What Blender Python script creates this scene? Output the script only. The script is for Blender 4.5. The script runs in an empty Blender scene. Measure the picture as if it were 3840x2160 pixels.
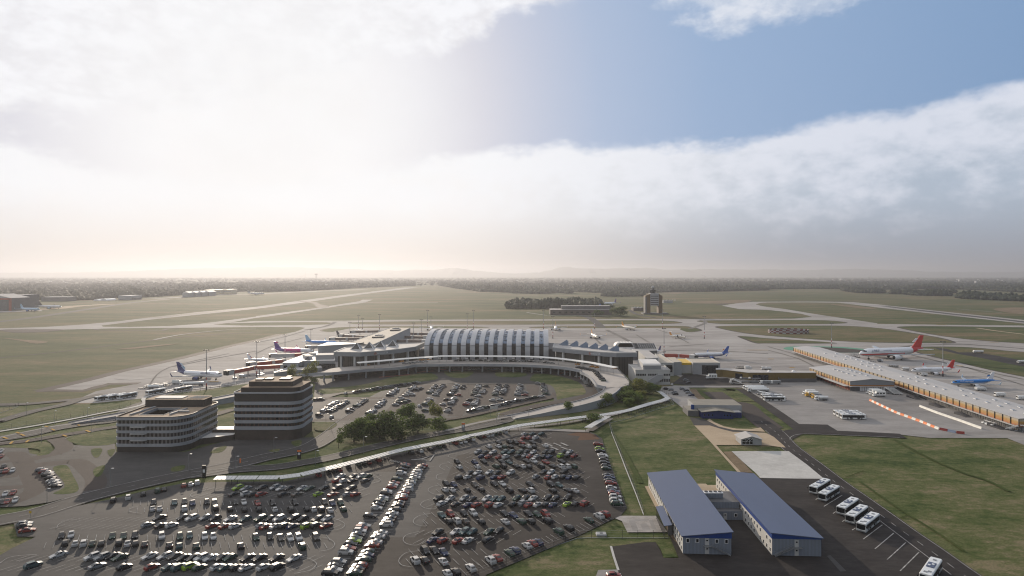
import bpy,bmesh,math,random
import numpy as np
from mathutils import Vector,Matrix
R=math.radians
PI=math.pi
random.seed(7)
SC=bpy.context.scene
COL=SC.collection
# camera frame
CAM_H=84.0
FOCAL=2400.0
HOR=1028.0
def P(x,y,z=0.0):
 """ground (or height z) point seen at a pixel of the 3840x2160 photograph"""
 dy=max(y-HOR,1.0)
 k=(CAM_H-z)/dy
 return Vector(((x-1920.0)*k,FOCAL*k,z))
def crop(ox,oy,s):
 return lambda x,y,z=0.0:P(ox+s*x,oy+s*y,z)
A1=crop(0,950,.37267);A2=crop(960,950,.37267);A3=crop(1920,950,.37267);A4=crop(2880,950,.37267)
B5=crop(0,1490,.46238);B6=crop(900,1490,.46238);B7=crop(1800,1490,.46238);B8=crop(2740,1490,.46238)
H1=crop(2400,1740,.28727);H3=crop(420,1400,.31056);H4=crop(3000,1780,.16563);H5=crop(3400,1460,.17081)
H6=crop(0,1980,.1941)
C1=crop(1000,1180,.24845);C2=crop(1560,1180,.24845);C3=crop(2160,1180,.24845);C4=crop(2700,1300,.24845)
C5=crop(1160,1400,.24845);C6=crop(1700,1400,.24845);C7=crop(0,1420,.24845);C8=crop(3200,1240,.24845)
K1=crop(2200,1220,.18634);K3=crop(600,1260,.18634)
AX=Vector((math.sin(R(2.8)),math.cos(R(2.8)),0))
AW=Vector((AX.y,-AX.x,0))
# materials
MATS={}
def nodes_of(m):
 m.use_nodes=True
 nt=m.node_tree
 nt.nodes.clear()
 return nt
def mat(name,col,rough=.6,metal=0.0,spec=.4,var=.12,scale=.5,coat=0.0,emit=None,stretch=None,bump=0.0):
 """principled surface whose colour wanders a little with a noise in object space"""
 if name in MATS:
  return MATS[name]
 m=bpy.data.materials.new(name)
 nt=nodes_of(m)
 N,L=nt.nodes.new,nt.links.new
 out=N('ShaderNodeOutputMaterial');b=N('ShaderNodeBsdfPrincipled')
 L(b.outputs[0],out.inputs[0])
 b.inputs['Roughness'].default_value=rough
 b.inputs['Metallic'].default_value=metal
 b.inputs['Specular IOR Level'].default_value=spec
 b.inputs['Coat Weight'].default_value=coat
 b.inputs['Coat Roughness'].default_value=.06
 c=(col[0],col[1],col[2],1)
 b.inputs['Base Color'].default_value=c
 if var>0:
  tc=N('ShaderNodeTexCoord');mp=N('ShaderNodeMapping')
  L(tc.outputs['Object'],mp.inputs[0])
  if stretch:
   mp.inputs['Scale'].default_value=stretch
  n=N('ShaderNodeTexNoise');n.inputs['Scale'].default_value=scale
  n.inputs['Detail'].default_value=5;n.inputs['Roughness'].default_value=.62
  L(mp.outputs[0],n.inputs['Vector'])
  mr=N('ShaderNodeMapRange');mr.inputs[1].default_value=.3;mr.inputs[2].default_value=.7
  mr.inputs[3].default_value=1-var;mr.inputs[4].default_value=1+var
  L(n.outputs[0],mr.inputs[0])
  mx=N('ShaderNodeVectorMath');mx.operation='SCALE'
  mx.inputs[0].default_value=col[:3]
  L(mr.outputs[0],mx.inputs['Scale'])
  L(mx.outputs[0],b.inputs['Base Color'])
  if bump>0:
   bp=N('ShaderNodeBump');bp.inputs['Strength'].default_value=bump
   L(n.outputs[0],bp.inputs['Height']);L(bp.outputs[0],b.inputs['Normal'])
 if emit:
  b.inputs['Emission Color'].default_value=(*emit[:3],1)
  b.inputs['Emission Strength'].default_value=emit[3]
 MATS[name]=m
 return m
def ground_mat(name,stops,scales=(.004,.03,.25),weights=(.5,.3,.2),stretch=(1,1,1),rough=.95,spec=.2,fine=.12):
 """several noises added together and run through a colour ramp"""
 m=bpy.data.materials.new(name)
 nt=nodes_of(m)
 N,L=nt.nodes.new,nt.links.new
 out=N('ShaderNodeOutputMaterial');b=N('ShaderNodeBsdfPrincipled');L(b.outputs[0],out.inputs[0])
 b.inputs['Roughness'].default_value=rough;b.inputs['Specular IOR Level'].default_value=spec*.3
 g=N('ShaderNodeNewGeometry');mp=N('ShaderNodeMapping');mp.inputs['Scale'].default_value=stretch
 mp.inputs['Rotation'].default_value=(0,0,R(2.8))
 L(g.outputs['Position'],mp.inputs[0])
 acc=None
 last=None
 for s,w in zip(scales,weights):
  n=N('ShaderNodeTexNoise');n.inputs['Scale'].default_value=s
  n.inputs['Detail'].default_value=6;n.inputs['Roughness'].default_value=.6
  L(mp.outputs[0],n.inputs['Vector'])
  mu=N('ShaderNodeMath');mu.operation='MULTIPLY';mu.inputs[1].default_value=w
  L(n.outputs[0],mu.inputs[0])
  if acc is None:
   acc=mu
  else:
   ad=N('ShaderNodeMath');ad.operation='ADD'
   L(acc.outputs[0],ad.inputs[0]);L(mu.outputs[0],ad.inputs[1]);acc=ad
  last=n
 cr=N('ShaderNodeValToRGB')
 el=cr.color_ramp.elements
 while len(el)>len(stops):el.remove(el[-1])
 while len(el)<len(stops):el.new(.5)
 for e,(p,c)in zip(el,stops):
  e.position=p;e.color=(*c,1)
 L(acc.outputs[0],cr.inputs[0])
 mr=N('ShaderNodeMapRange');mr.inputs[1].default_value=.3;mr.inputs[2].default_value=.7
 mr.inputs[3].default_value=1-fine;mr.inputs[4].default_value=1+fine
 n=N('ShaderNodeTexNoise');n.inputs['Scale'].default_value=scales[-1]*5;n.inputs['Detail'].default_value=4
 L(mp.outputs[0],n.inputs['Vector']);L(n.outputs[0],mr.inputs[0])
 mx=N('ShaderNodeVectorMath');mx.operation='SCALE'
 L(cr.outputs[0],mx.inputs[0]);L(mr.outputs[0],mx.inputs['Scale']);L(mx.outputs[0],b.inputs['Base Color'])
 MATS[name]=m
 return m
 # mesh collector
class MB:
 def __init__(self):
  self.v=[];self.f=[];self.m=[]
 def add(self,vs,fs,mi=0):
  o=len(self.v)
  self.v+=[tuple(p)for p in vs]
  self.f+=[tuple(i+o for i in f)for f in fs]
  self.m+=[mi]*len(fs)
  return self
 def box(self,c,s,mi=0,rz=0.0):
  x,y,z=(k*.5 for k in s)
  co,si=math.cos(rz),math.sin(rz)
  vs=[]
  for dz in(-z,z):
   for dx,dy in((-x,-y),(x,-y),(x,y),(-x,y)):
    vs.append((c[0]+dx*co-dy*si,c[1]+dx*si+dy*co,c[2]+dz))
  return self.add(vs,[(3,2,1,0),(4,5,6,7),(0,1,5,4),(1,2,6,5),(2,3,7,6),(3,0,4,7)],mi)
 def prism(self,poly,z0,z1,mi=0,cap=True,bottom=True,mtop=None):
  p=[(q[0],q[1])for q in poly]
  if area(p)<0:p=p[::-1]
  n=len(p)
  z0f=z0 if callable(z0)else(lambda x,y:z0)
  z1f=z1 if callable(z1)else(lambda x,y:z1)
  vs=[(x,y,z0f(x,y))for x,y in p]+[(x,y,z1f(x,y))for x,y in p]
  self.add(vs,[(i,(i+1)%n,(i+1)%n+n,i+n)for i in range(n)],mi)
  if cap:
   self.add(vs[n:],[tuple(range(n))],mi if mtop is None else mtop)
  if bottom:
   self.add(vs[:n],[tuple(range(n))[::-1]],mi)
  return self
 def quad(self,a,b,c,d,mi=0):
  return self.add([a,b,c,d],[(0,1,2,3)],mi)
 def rod(self,a,b,r0,r1=None,n=6,mi=0):
  a=Vector(a);b=Vector(b);r1=r0 if r1 is None else r1
  d=(b-a).normalized()
  u=d.orthogonal().normalized();w=d.cross(u)
  vs=[]
  for p,r in((a,r0),(b,r1)):
   for i in range(n):
    t=2*PI*i/n
    vs.append(p+u*(r*math.cos(t))+w*(r*math.sin(t)))
  fs=[(i,(i+1)%n,(i+1)%n+n,i+n)for i in range(n)]
  fs+=[tuple(range(n))[::-1],tuple(range(n,2*n))]
  return self.add(vs,fs,mi)
 def loft(self,rings,mi=0,closed=True,caps=True,mf=None):
  n=len(rings[0]);o=[]
  vs=[p for r in rings for p in r]
  for k in range(len(rings)-1):
   for i in range(n if closed else n-1):
    j=(i+1)%n
    self.add([rings[k][i],rings[k][j],rings[k+1][j],rings[k+1][i]],[(0,1,2,3)],mf(k,i)if mf else mi)
  if caps and closed:
   self.add(rings[0],[tuple(range(n))[::-1]],mf(0,0)if mf else mi)
   self.add(rings[-1],[tuple(range(n))],mf(len(rings)-2,0)if mf else mi)
  return self
 def mesh(self,name,mats,smooth=False,weld=False):
  me=bpy.data.meshes.new(name)
  me.from_pydata(self.v,[],self.f)
  if not isinstance(mats,(list,tuple)):mats=[mats]
  for m in mats:me.materials.append(m)
  me.polygons.foreach_set('material_index',self.m)
  if weld or smooth:
   bm=bmesh.new();bm.from_mesh(me)
   bmesh.ops.remove_doubles(bm,verts=bm.verts,dist=1e-4)
   bmesh.ops.recalc_face_normals(bm,faces=bm.faces)
   bm.to_mesh(me);bm.free()
  if smooth:
   me.polygons.foreach_set('use_smooth',[True]*len(me.polygons))
   try:
    me.set_sharp_from_angle(angle=R(38))
   except Exception:
    pass
  me.update()
  return me
 def build(self,name,mats,parent=None,loc=None,rz=0.0,smooth=False,weld=False):
  o=bpy.data.objects.new(name,self.mesh(name,mats,smooth,weld))
  COL.objects.link(o)
  if parent:o.parent=parent
  if loc is not None:o.location=loc
  if rz:o.rotation_euler=(0,0,rz)
  return o
def area(p):
 return .5*sum(p[i][0]*p[(i+1)%len(p)][1]-p[(i+1)%len(p)][0]*p[i][1]for i in range(len(p)))
def tag(o,label=None,cat=None,group=None,kind=None):
 if label:o['label']=label
 if cat:o['category']=cat
 if group:o['group']=group
 if kind:o['kind']=kind
 return o
def thing(name,label,cat,loc=(0,0,0),rz=0.0,group=None):
 o=bpy.data.objects.new(name,None)
 o.empty_display_size=.5
 COL.objects.link(o)
 o.location=loc;o.rotation_euler=(0,0,rz)
 return tag(o,label,cat,group)
def copy_tree(o,parent=None,cache=None):
 c=o.copy();COL.objects.link(c)
 if parent:c.parent=parent
 for ch in list(o.children):
  copy_tree(ch,c)
 return c
 # flat sheets of the ground
LAY=[0.02]
def smooth_line(pts,n=5,closed=False):
 pts=[Vector((p[0],p[1]))for p in pts]
 out=[];m=len(pts)
 rng=range(m)if closed else range(m-1)
 for i in rng:
  if closed:
   a,b,c,d=pts[(i-1)%m],pts[i],pts[(i+1)%m],pts[(i+2)%m]
  else:
   a,b,c,d=pts[max(i-1,0)],pts[i],pts[i+1],pts[min(i+2,m-1)]
  for k in range(n):
   t=k/n
   out.append(.5*((2*b)+(c-a)*t+(2*a-5*b+4*c-d)*t*t+(3*b-a-3*c+d)*t**3))
 if not closed:out.append(pts[-1])
 return out
def sheet(name,pts,m,z=None,sm=0,kind='structure'):
 pts=[(p[0],p[1])for p in pts]
 if sm:pts=[(p.x,p.y)for p in smooth_line(pts,sm,True)]
 if area(pts)<0:pts=pts[::-1]
 if z is None:
  LAY[0]+=.004;z=LAY[0]
 me=bpy.data.meshes.new(name)
 bm=bmesh.new()
 f=bm.faces.new([bm.verts.new((x,y,z))for x,y in pts])
 f.normal_update();bm.normal_update()
 bmesh.ops.triangulate(bm,faces=[f],ngon_method='EAR_CLIP')
 bm.to_mesh(me);bm.free()
 me.materials.append(MATS[m]if isinstance(m,str)else m)
 o=bpy.data.objects.new(name,me);COL.objects.link(o)
 if kind:o['kind']=kind
 return z
def ribbon_quads(mb,pts,w,z,mi=0,sm=5):
 if sm:pts=smooth_line(pts,sm)
 pts=[Vector((p[0],p[1]))for p in pts]
 L,Rr=[],[]
 for i,p in enumerate(pts):
  d=(pts[min(i+1,len(pts)-1)]-pts[max(i-1,0)]).normalized()
  nrm=Vector((-d.y,d.x))
  L.append(p+nrm*w/2);Rr.append(p-nrm*w/2)
 for i in range(len(pts)-1):
  zz=z if not callable(z)else None
  q=[Rr[i],Rr[i+1],L[i+1],L[i]]
  mb.add([(a.x,a.y,z)for a in q],[(0,1,2,3)],mi)
 return L,Rr
def ribbon(name,pts,w,m,z=None,sm=5,kind='structure'):
 if z is None:
  LAY[0]+=.004;z=LAY[0]
 mb=MB();ribbon_quads(mb,pts,w,z,0,sm)
 o=mb.build(name,MATS[m]if isinstance(m,str)else m)
 if kind:o['kind']=kind
 return z
def dashes(mb,pts,z,w=.25,on=3.0,off=5.0,sm=5):
 pts=smooth_line(pts,sm)if sm else[Vector((p[0],p[1]))for p in pts]
 acc=0.0
 for i in range(len(pts)-1):
  a,b=pts[i],pts[i+1];L=(b-a).length
  if L<1e-6:continue
  d=(b-a)/L;nrm=Vector((-d.y,d.x))*w/2
  s=-(acc%(on+off))
  while s<L:
   s0,s1=max(s,0),min(s+on,L)
   if s1>s0:
    p,q=a+d*s0,a+d*s1
    mb.add([(p.x-nrm.x,p.y-nrm.y,z),(q.x-nrm.x,q.y-nrm.y,z),(q.x+nrm.x,q.y+nrm.y,z),(p.x+nrm.x,p.y+nrm.y,z)],[(0,1,2,3)])
   s+=on+off
  acc+=L
  # camera, sun, sky
cam=bpy.data.cameras.new('camera');cam_o=bpy.data.objects.new('camera',cam);COL.objects.link(cam_o)
cam_o.location=(0,0,CAM_H);cam_o.rotation_euler=(R(90),0,0)
cam.sensor_width=36;cam.lens=36*FOCAL/3840
cam.shift_y=-(1080-HOR)/3840
cam.clip_start=1;cam.clip_end=90000
SC.camera=cam_o
SUN_AZ,SUN_EL=R(-21.0),R(13.1)
sdir=Vector((math.sin(SUN_AZ)*math.cos(SUN_EL),math.cos(SUN_AZ)*math.cos(SUN_EL),math.sin(SUN_EL)))
sun=bpy.data.lights.new('sun','SUN');sun_o=bpy.data.objects.new('sun',sun);COL.objects.link(sun_o)
sun.energy=4.7;sun.angle=R(.5);sun.color=(1,.85,.68)
sun_o.rotation_euler=(-sdir).to_track_quat('-Z','Y').to_euler()
sun_o.location=sdir*500
EXPOSURE=0.0
WSTR=.1
SC.view_settings.view_transform='Standard';SC.view_settings.look='None'
SC.view_settings.exposure=EXPOSURE;SC.view_settings.gamma=1
SC.view_settings.use_curve_mapping=False
SC.cycles.use_denoising=True;SC.cycles.filter_width=1.15
SC.cycles.max_bounces=5;SC.cycles.diffuse_bounces=2;SC.cycles.glossy_bounces=2
SC.cycles.transmission_bounces=2;SC.cycles.volume_bounces=0;SC.cycles.transparent_max_bounces=6
SC.cycles.caustics_reflective=False;SC.cycles.caustics_refractive=False
SC.cycles.sample_clamp_indirect=4
world=bpy.data.worlds.new('World');SC.world=world;world.use_nodes=True
nt=world.node_tree;nt.nodes.clear()
N,L=nt.nodes.new,nt.links.new
class E:
 """tiny arithmetic on shader sockets"""
 def __init__(s,k):s.k=k
 def _op(s,op,o,rev=False):
  n=N('ShaderNodeMath');n.operation=op
  for i,q in enumerate(((o,s)if rev else(s,o))):
   if isinstance(q,E):L(q.k,n.inputs[i])
   elif q is not None:n.inputs[i].default_value=q
  return E(n.outputs[0])
 def __add__(s,o):return s._op('ADD',o)
 def __radd__(s,o):return s._op('ADD',o)
 def __sub__(s,o):return s._op('SUBTRACT',o)
 def __rsub__(s,o):return s._op('SUBTRACT',o,True)
 def __mul__(s,o):return s._op('MULTIPLY',o)
 def __rmul__(s,o):return s._op('MULTIPLY',o)
 def __truediv__(s,o):return s._op('DIVIDE',o)
 def f(s,op,o=None):return s._op(op,o)
 def sat(s):
  n=N('ShaderNodeClamp');L(s.k,n.inputs[0]);return E(n.outputs[0])
 def step(s,a,b):
  n=N('ShaderNodeMapRange');n.interpolation_type='SMOOTHSTEP'
  L(s.k,n.inputs[0])
  for i,q in((1,a),(2,b)):
   if isinstance(q,E):L(q.k,n.inputs[i])
   else:n.inputs[i].default_value=q
  n.inputs[3].default_value=0;n.inputs[4].default_value=1
  return E(n.outputs[0])
 def curve(s,pts,a,b):
  lo=min(p[1]for p in pts);hi=max(p[1]for p in pts)
  n=N('ShaderNodeFloatCurve');cu=n.mapping.curves[0]
  q=[((x-a)/(b-a),(y-lo)/(hi-lo+1e-9))for x,y in pts]
  while len(cu.points)<len(q):cu.points.new(.5,.5)
  for p,(x,y)in zip(cu.points,q):p.location=(x,y)
  n.mapping.update()
  L(((s-a)*(1/(b-a))).sat().k,n.inputs['Value'])
  return E(n.outputs[0])*(hi-lo)+lo
def mixc(f,a,b):
 n=N('ShaderNodeMix');n.data_type='RGBA'
 L(f.sat().k,n.inputs[0])
 for i,q in((6,a),(7,b)):
  if isinstance(q,tuple):n.inputs[i].default_value=(*q,1)
  else:L(q,n.inputs[i])
 return n.outputs[2]
def noise(vec,scale,detail=6,rough=.55,off=0):
 n=N('ShaderNodeTexNoise');n.noise_dimensions='3D'
 n.inputs['Scale'].default_value=scale;n.inputs['Detail'].default_value=detail;n.inputs['Roughness'].default_value=rough
 v=N('ShaderNodeVectorMath');v.operation='ADD';v.inputs[1].default_value=(off,off*.7,off*1.3)
 L(vec,v.inputs[0]);L(v.outputs[0],n.inputs['Vector'])
 return E(n.outputs[0])
tc=N('ShaderNodeTexCoord')
sep=N('ShaderNodeSeparateXYZ');L(tc.outputs['Generated'],sep.inputs[0])
dx,dy,dz=(E(sep.outputs[i])for i in range(3))
az=dx.f('ARCTAN2',dy)*(180/PI)
el=dz.f('ARCSINE')*(180/PI)
sky=N('ShaderNodeTexSky');sky.sky_type='NISHITA';sky.sun_disc=False
sky.sun_elevation=SUN_EL;sky.sun_rotation=SUN_AZ
sky.altitude=200;sky.air_density=1.0;sky.dust_density=.6;sky.ozone_density=2.0
K=1/(WSTR*2**EXPOSURE)
def disp(r,g,b):
 return(r*K,g*K,b*K)
comb=N('ShaderNodeCombineXYZ')
inv=1.0/1.0
den=(dz.f('ABSOLUTE')+.16)
L((dx/den).k,comb.inputs[0]);L((dy/den).k,comb.inputs[1]);L((dz*1.2).k,comb.inputs[2])
cv=comb.outputs[0]
comb2=N('ShaderNodeCombineXYZ')
L((az*.1).k,comb2.inputs[0]);L((el*.17).k,comb2.inputs[1])
av=comb2.outputs[0]
dot=(dx*sdir.x+dy*sdir.y+dz*sdir.z).sat()
ang=dot.f('ARCCOSINE')*(180/PI)
edge=az.curve([(-60,11.5),(-40,9.5),(-25,7.5),(-14,8.4),(-8,9.8),(-3,10.7),(2,11.0),(8,11.1),(14,10.9),(18,10.8),(22,11.3),(28,12.0),(34,12.5),(39,13.1),(60,12)],-60,60)
n1=noise(av,2.6,7,.56,3.1);n2=noise(av,7.0,6,.6,9.0)
bank=(el-edge+(n1-.5)*2.6+(n2-.5)*1.1)
bank_m=1.0-bank.step(-.7,.7)
n3=noise(av,1.5,8,.55,1.7);n4=noise(av,5.0,5,.6,4.0)
ex_,ey_=(az-22.5)*.115,(el-22.6)*.33
top_m=1.0-((ex_*ex_+ey_*ey_).f('SQRT')+(n3-.5)*1.5+(n4-.5)*.9).step(.62,1.12)
left_m=(el-21.6-az*.306+(n3-.5)*9.0+(n4-.5)*3.5).step(-.8,1.6)
back_m=(noise(cv,1.1,7,.55,12.0)).step(.5,.62)*dy.step(-.1,-.5)*.3
n5=noise(av,1.9,7,.6,20.0);n6=noise(av,4.5,6,.6,31.0)
away=ang.step(14,52)
lit=mixc(away,disp(.93,.94,.97),disp(.72,.76,.86))
dark=mixc(away,disp(.93,.92,.93),disp(.44,.52,.63))
body=((n5-.5)*2.2+(n6-.5)*1.2+(el-edge)*.10+.95).step(0,1)
cloud_c=mixc(body,dark,lit)
dim=N('ShaderNodeVectorMath');dim.operation='SCALE';dim.inputs['Scale'].default_value=.58;L(sky.outputs[0],dim.inputs[0]);blue=dim.outputs[0]
glow=(1.0-ang.step(4,40))
glow2=(1.0-ang.step(3,24))
rp=N('ShaderNodeValToRGB');re_=rp.color_ramp.elements
for i_,(p_,c_)in enumerate(((7,(.90,.89,.91)),(17.5,(.63,.63,.71)),(28,(.40,.49,.66)),(37,(.30,.42,.62)),(51,(.20,.355,.575)),(75,(.14,.27,.48)))):
 k_=re_[i_]if i_<2 else re_.new(.5)
 k_.position=p_/80;k_.color=(*[v*K*1.06 for v in c_],1)
L((ang*(1/80)).k,rp.inputs[0]);bt=rp.outputs[0]
front=dy.step(-.2,.3)
skyc=mixc(front*.96,blue,bt)
c=mixc(top_m*.85,skyc,mixc(n6.step(.35,.7),disp(.52,.60,.74),disp(.80,.83,.90)))
c=mixc(back_m,c,disp(.30,.32,.37))
c=mixc(left_m*.95,c,mixc(n6.step(.3,.65),disp(.80,.80,.84),disp(.94,.95,.99)))
c=mixc(bank_m*front,c,cloud_c)
c=mixc(glow2*.8,c,mixc((noise(av,1.2,6,.6,44.0)-.3)*1.6,disp(.89,.885,.89),disp(.955,.965,.985)))
hz=mixc(ang.step(14,46),disp(.76,.685,.62),disp(.285,.305,.36))
hzm=(1.0-el.step(-.5,6.8))
c=mixc(hzm*front*.92,c,hz)
c=mixc((1.0-el.step(-2,5))*(1.0-front),c,disp(.15,.17,.22))
bg=N('ShaderNodeBackground');bg.inputs[1].default_value=WSTR
L(c,bg.inputs[0])
wo=N('ShaderNodeOutputWorld');L(bg.outputs[0],wo.inputs[0])
world.cycles.sampling_method='MANUAL';world.cycles.sample_map_resolution=512
# haze: the air itself, one closed box
HX,HY,HT=26000.0,27000.0,330.0
hz_mb=MB()
hz_mb.box((0,HY/2-500,HT/2-1.5),(2*HX,HY+3000,HT+1))
hm=bpy.data.materials.new('haze');hnt=nodes_of(hm)
ho=hnt.nodes.new('ShaderNodeOutputMaterial');hv=hnt.nodes.new('ShaderNodeVolumePrincipled')
hv.inputs['Color'].default_value=(.56,.57,.61,1);hv.inputs['Density'].default_value=9.2e-5
hv.inputs['Anisotropy'].default_value=.50
hnt.links.new(hv.outputs[0],ho.inputs['Volume'])
haze=hz_mb.build('haze',hm);haze['kind']='stuff'
# ground materials
ground_mat('grassland',[(.40,(.044,.060,.022)),(.47,(.070,.082,.034)),(.53,(.108,.098,.048)),(.60,(.165,.122,.074))],(.0035,.018,.12),(.42,.34,.24),(.6,1.8,1),fine=.2)
ground_mat('lawn',[(.41,(.033,.052,.015)),(.47,(.064,.082,.027)),(.53,(.102,.106,.046)),(.59,(.165,.140,.082))],(.012,.06,.35),(.34,.36,.30),(.85,1.4,1),fine=.3)
ground_mat('concrete',[(.41,(.215,.20,.19)),(.5,(.295,.278,.263)),(.59,(.365,.347,.33))],(.006,.05,.3),(.45,.35,.2),(.35,1.6,1),rough=.9,spec=.25,fine=.05)
ground_mat('yard_concrete',[(.41,(.18,.168,.158)),(.5,(.235,.222,.21)),(.59,(.285,.27,.256))],(.012,.06,.4),(.45,.35,.2),(.5,1.3,1),rough=.75,spec=.35,fine=.05)
ground_mat('pale_concrete',[(.42,(.38,.37,.35)),(.58,(.48,.47,.445))],(.02,.1,.4),(.45,.35,.2),rough=.8,spec=.3,fine=.05)
ground_mat('beige_paving',[(.33,(.33,.26,.18)),(.68,(.45,.36,.26))],(.03,.1,.5),(.45,.35,.2),rough=.9,fine=.08)
ground_mat('bare_earth',[(.40,(.125,.095,.062)),(.60,(.22,.165,.11))],(.03,.15,.6),(.4,.35,.25),fine=.12)
ground_mat('asphalt',[(.33,(.046,.044,.043)),(.52,(.058,.055,.053)),(.70,(.072,.068,.065))],(.02,.09,.5),(.4,.35,.25),rough=.8,spec=.35,fine=.07)
ground_mat('worn_asphalt',[(.40,(.045,.044,.0435)),(.50,(.061,.059,.058)),(.60,(.079,.076,.073))],(.02,.09,.5),(.4,.35,.25),(.6,1.4,1),rough=.8,spec=.35,fine=.06)
ground_mat('dark_asphalt',[(.40,(.021,.0185,.0175)),(.50,(.031,.027,.0255)),(.60,(.046,.041,.038))],(.02,.09,.5),(.4,.35,.25),(.6,1.4,1),rough=.8,spec=.35,fine=.07)
ground_mat('brown_asphalt',[(.33,(.052,.043,.039)),(.70,(.074,.062,.056))],(.02,.09,.5),(.4,.35,.25),rough=.85,spec=.3,fine=.07)
ground_mat('rust_surface',[(.33,(.085,.050,.034)),(.70,(.12,.068,.044))],(.03,.12,.5),(.4,.35,.25),fine=.08)
ground_mat('wood_floor',[(.33,(.025,.036,.014)),(.5,(.04,.05,.02)),(.70,(.07,.07,.035))],(.0012,.008,.05),(.4,.35,.25),(1,.5,1))
ground_mat('pad_concrete',[(.38,(.24,.22,.20)),(.62,(.38,.36,.34))],(.05,.2,.6),(.4,.35,.25))
ground_mat('ditch_grass',[(.36,(.034,.050,.013)),(.52,(.050,.068,.019)),(.66,(.085,.092,.030))],(.03,.12,.4),(.34,.36,.30),fine=.3)
mat('white_paint',(.30,.295,.285),.95,spec=.08,var=.45,scale=.6)
mat('yellow_paint',(.40,.24,.06),.95,spec=.08,var=.2,scale=.6)
mat('red_paint',(.40,.11,.09),.95,spec=.08,var=.1)
mat('green_paint',(.06,.22,.14),.8,var=.1)
mat('tyre_mark',(.17,.16,.15),.98,spec=.05,var=.35,scale=.04)
mb=MB();gs=[-30000,-9000,-3000,-1000,-300,300,1000,3000,9000,30000];gy=[-900,0,400,1000,2000,4500,9000,18000,27800]
gv=[(x*.86,y,0)for y in gy for x in gs]
mb.add(gv,[(j*10+i,j*10+i+1,j*10+i+11,j*10+i+10)for j in range(len(gy)-1)for i in range(9)])
mb.build('ground',MATS['grassland'])['kind']='structure'
# landside lawn (greener than the open airfield)
sheet('lawn',[P(-900,2400),P(-700,1500),C7(-60,300),C7(0,380),C7(1000,395),C7(1450,372),C7(2250,295),C1(0,880),C1(700,960),P(1500,1400),P(2350,1400),C3(1250,1130),C4(-300,560),C4(340,640),C4(1180,1180),C4(2576,1330),P(4100,1640),P(4700,2400)],'lawn')
# far-left apron by the hangars
ribbon('apron',[A1(-60,590),A1(250,580),A1(420,575)],60,'concrete',sm=0)
ribbon('apron',[A1(300,572),A1(560,555),A1(760,530),A1(1100,512)],45,'beige_paving',sm=0)
ribbon('road',[A1(-80,695),A1(300,650),A1(900,560),A1(1300,500),A1(1700,460)],22,'asphalt')
ribbon('apron',[A1(1560,455),A1(1830,440),A1(2150,418),A1(2576,408),A2(300,395),A2(1100,362)],45,'concrete')
# runways and taxiways
sheet('runway',[A1(-300,775),A1(-300,757),A1(0,755),A1(450,741),A1(850,715),A1(1200,683),A1(1500,646),A1(2000,590),A1(2576,538),A2(400,482),A2(800,430),A2(1200,381),A2(1500,344),A2(1640,343),A2(1560,352),A2(1200,395),A2(800,449),A2(400,507),A2(0,559),A1(2000,617),A1(1500,668),A1(1020,727),A1(1040,741),A1(1250,752),A1(700,766),A1(0,772)],'concrete')
ribbon('runway_centre',[A1(1550,649),A1(2000,602),A1(2576,549)],24,'asphalt',sm=0)
sheet('taxiway',[A1(1000,738),A1(1300,741),A1(1700,732),A1(2000,710),A1(2400,660),A1(2576,637),A2(0,632),A2(500,566),A2(850,512),A2(1040,482),A2(1075,467),A2(1180,466),A2(1100,492),A2(1075,499),A2(900,520),A2(500,581),A2(150,632),A2(0,650),A1(2300,700),A1(2200,712),A1(2280,722),A1(2576,728),A1(2576,742),A1(1700,750),A1(1100,756),A1(900,762)],'concrete')
ribbon('taxiway',[A2(1080,495),A2(1830,497)],12,'concrete',sm=0)
sheet('taxiway_junction',[A2(400,482),A2(560,500),A2(610,540),A2(700,545),A2(740,530),A2(640,510),A2(600,490)],'brown_asphalt',sm=3)
slab=[A1(2300,699),A2(0,681),A2(900,678),A2(1300,669),A2(2576,664),A3(1000,661),A3(2576,659),A4(250,657),A4(450,640),A4(520,655),A4(850,690),A4(1100,710),A4(1500,716),A4(2576,727),A4(2900,730),P(4600,1225),P(5200,1700),P(4300,1690),P(3200,1440),P(2750,1420),P(2500,1380),P(2000,1335),P(1500,1345),P(1330,1400),P(1040,1425),C7(2700,215),C7(2250,290),C7(1450,367),C7(1040,372),C7(1450,190),C7(1900,110),C7(2120,66),C7(1640,66),C7(1480,110),C7(1240,170),C7(790,165),A1(900,1277),A1(1200,1195),A1(1800,1067),A1(2300,942),A1(2576,883),A2(60,867),A2(250,820),A2(400,788),A2(470,762),A2(495,750),A2(440,742),A2(300,741),A2(0,741),A1(2400,742),A1(2400,728)]
Z_APRON=sheet('apron',slab,'concrete')
for pts,w in(([C7(560,190),C7(800,178),C7(1250,184),C7(1500,120),C7(1660,80),C7(2100,72)],9),([C7(600,185),A1(900,1270),A1(1200,1190),A1(1800,1060),A1(2300,936),A1(2576,877),A2(250,813)],11)):
 ribbon('shoulder',pts,w,'brown_asphalt',sm=0)
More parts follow.
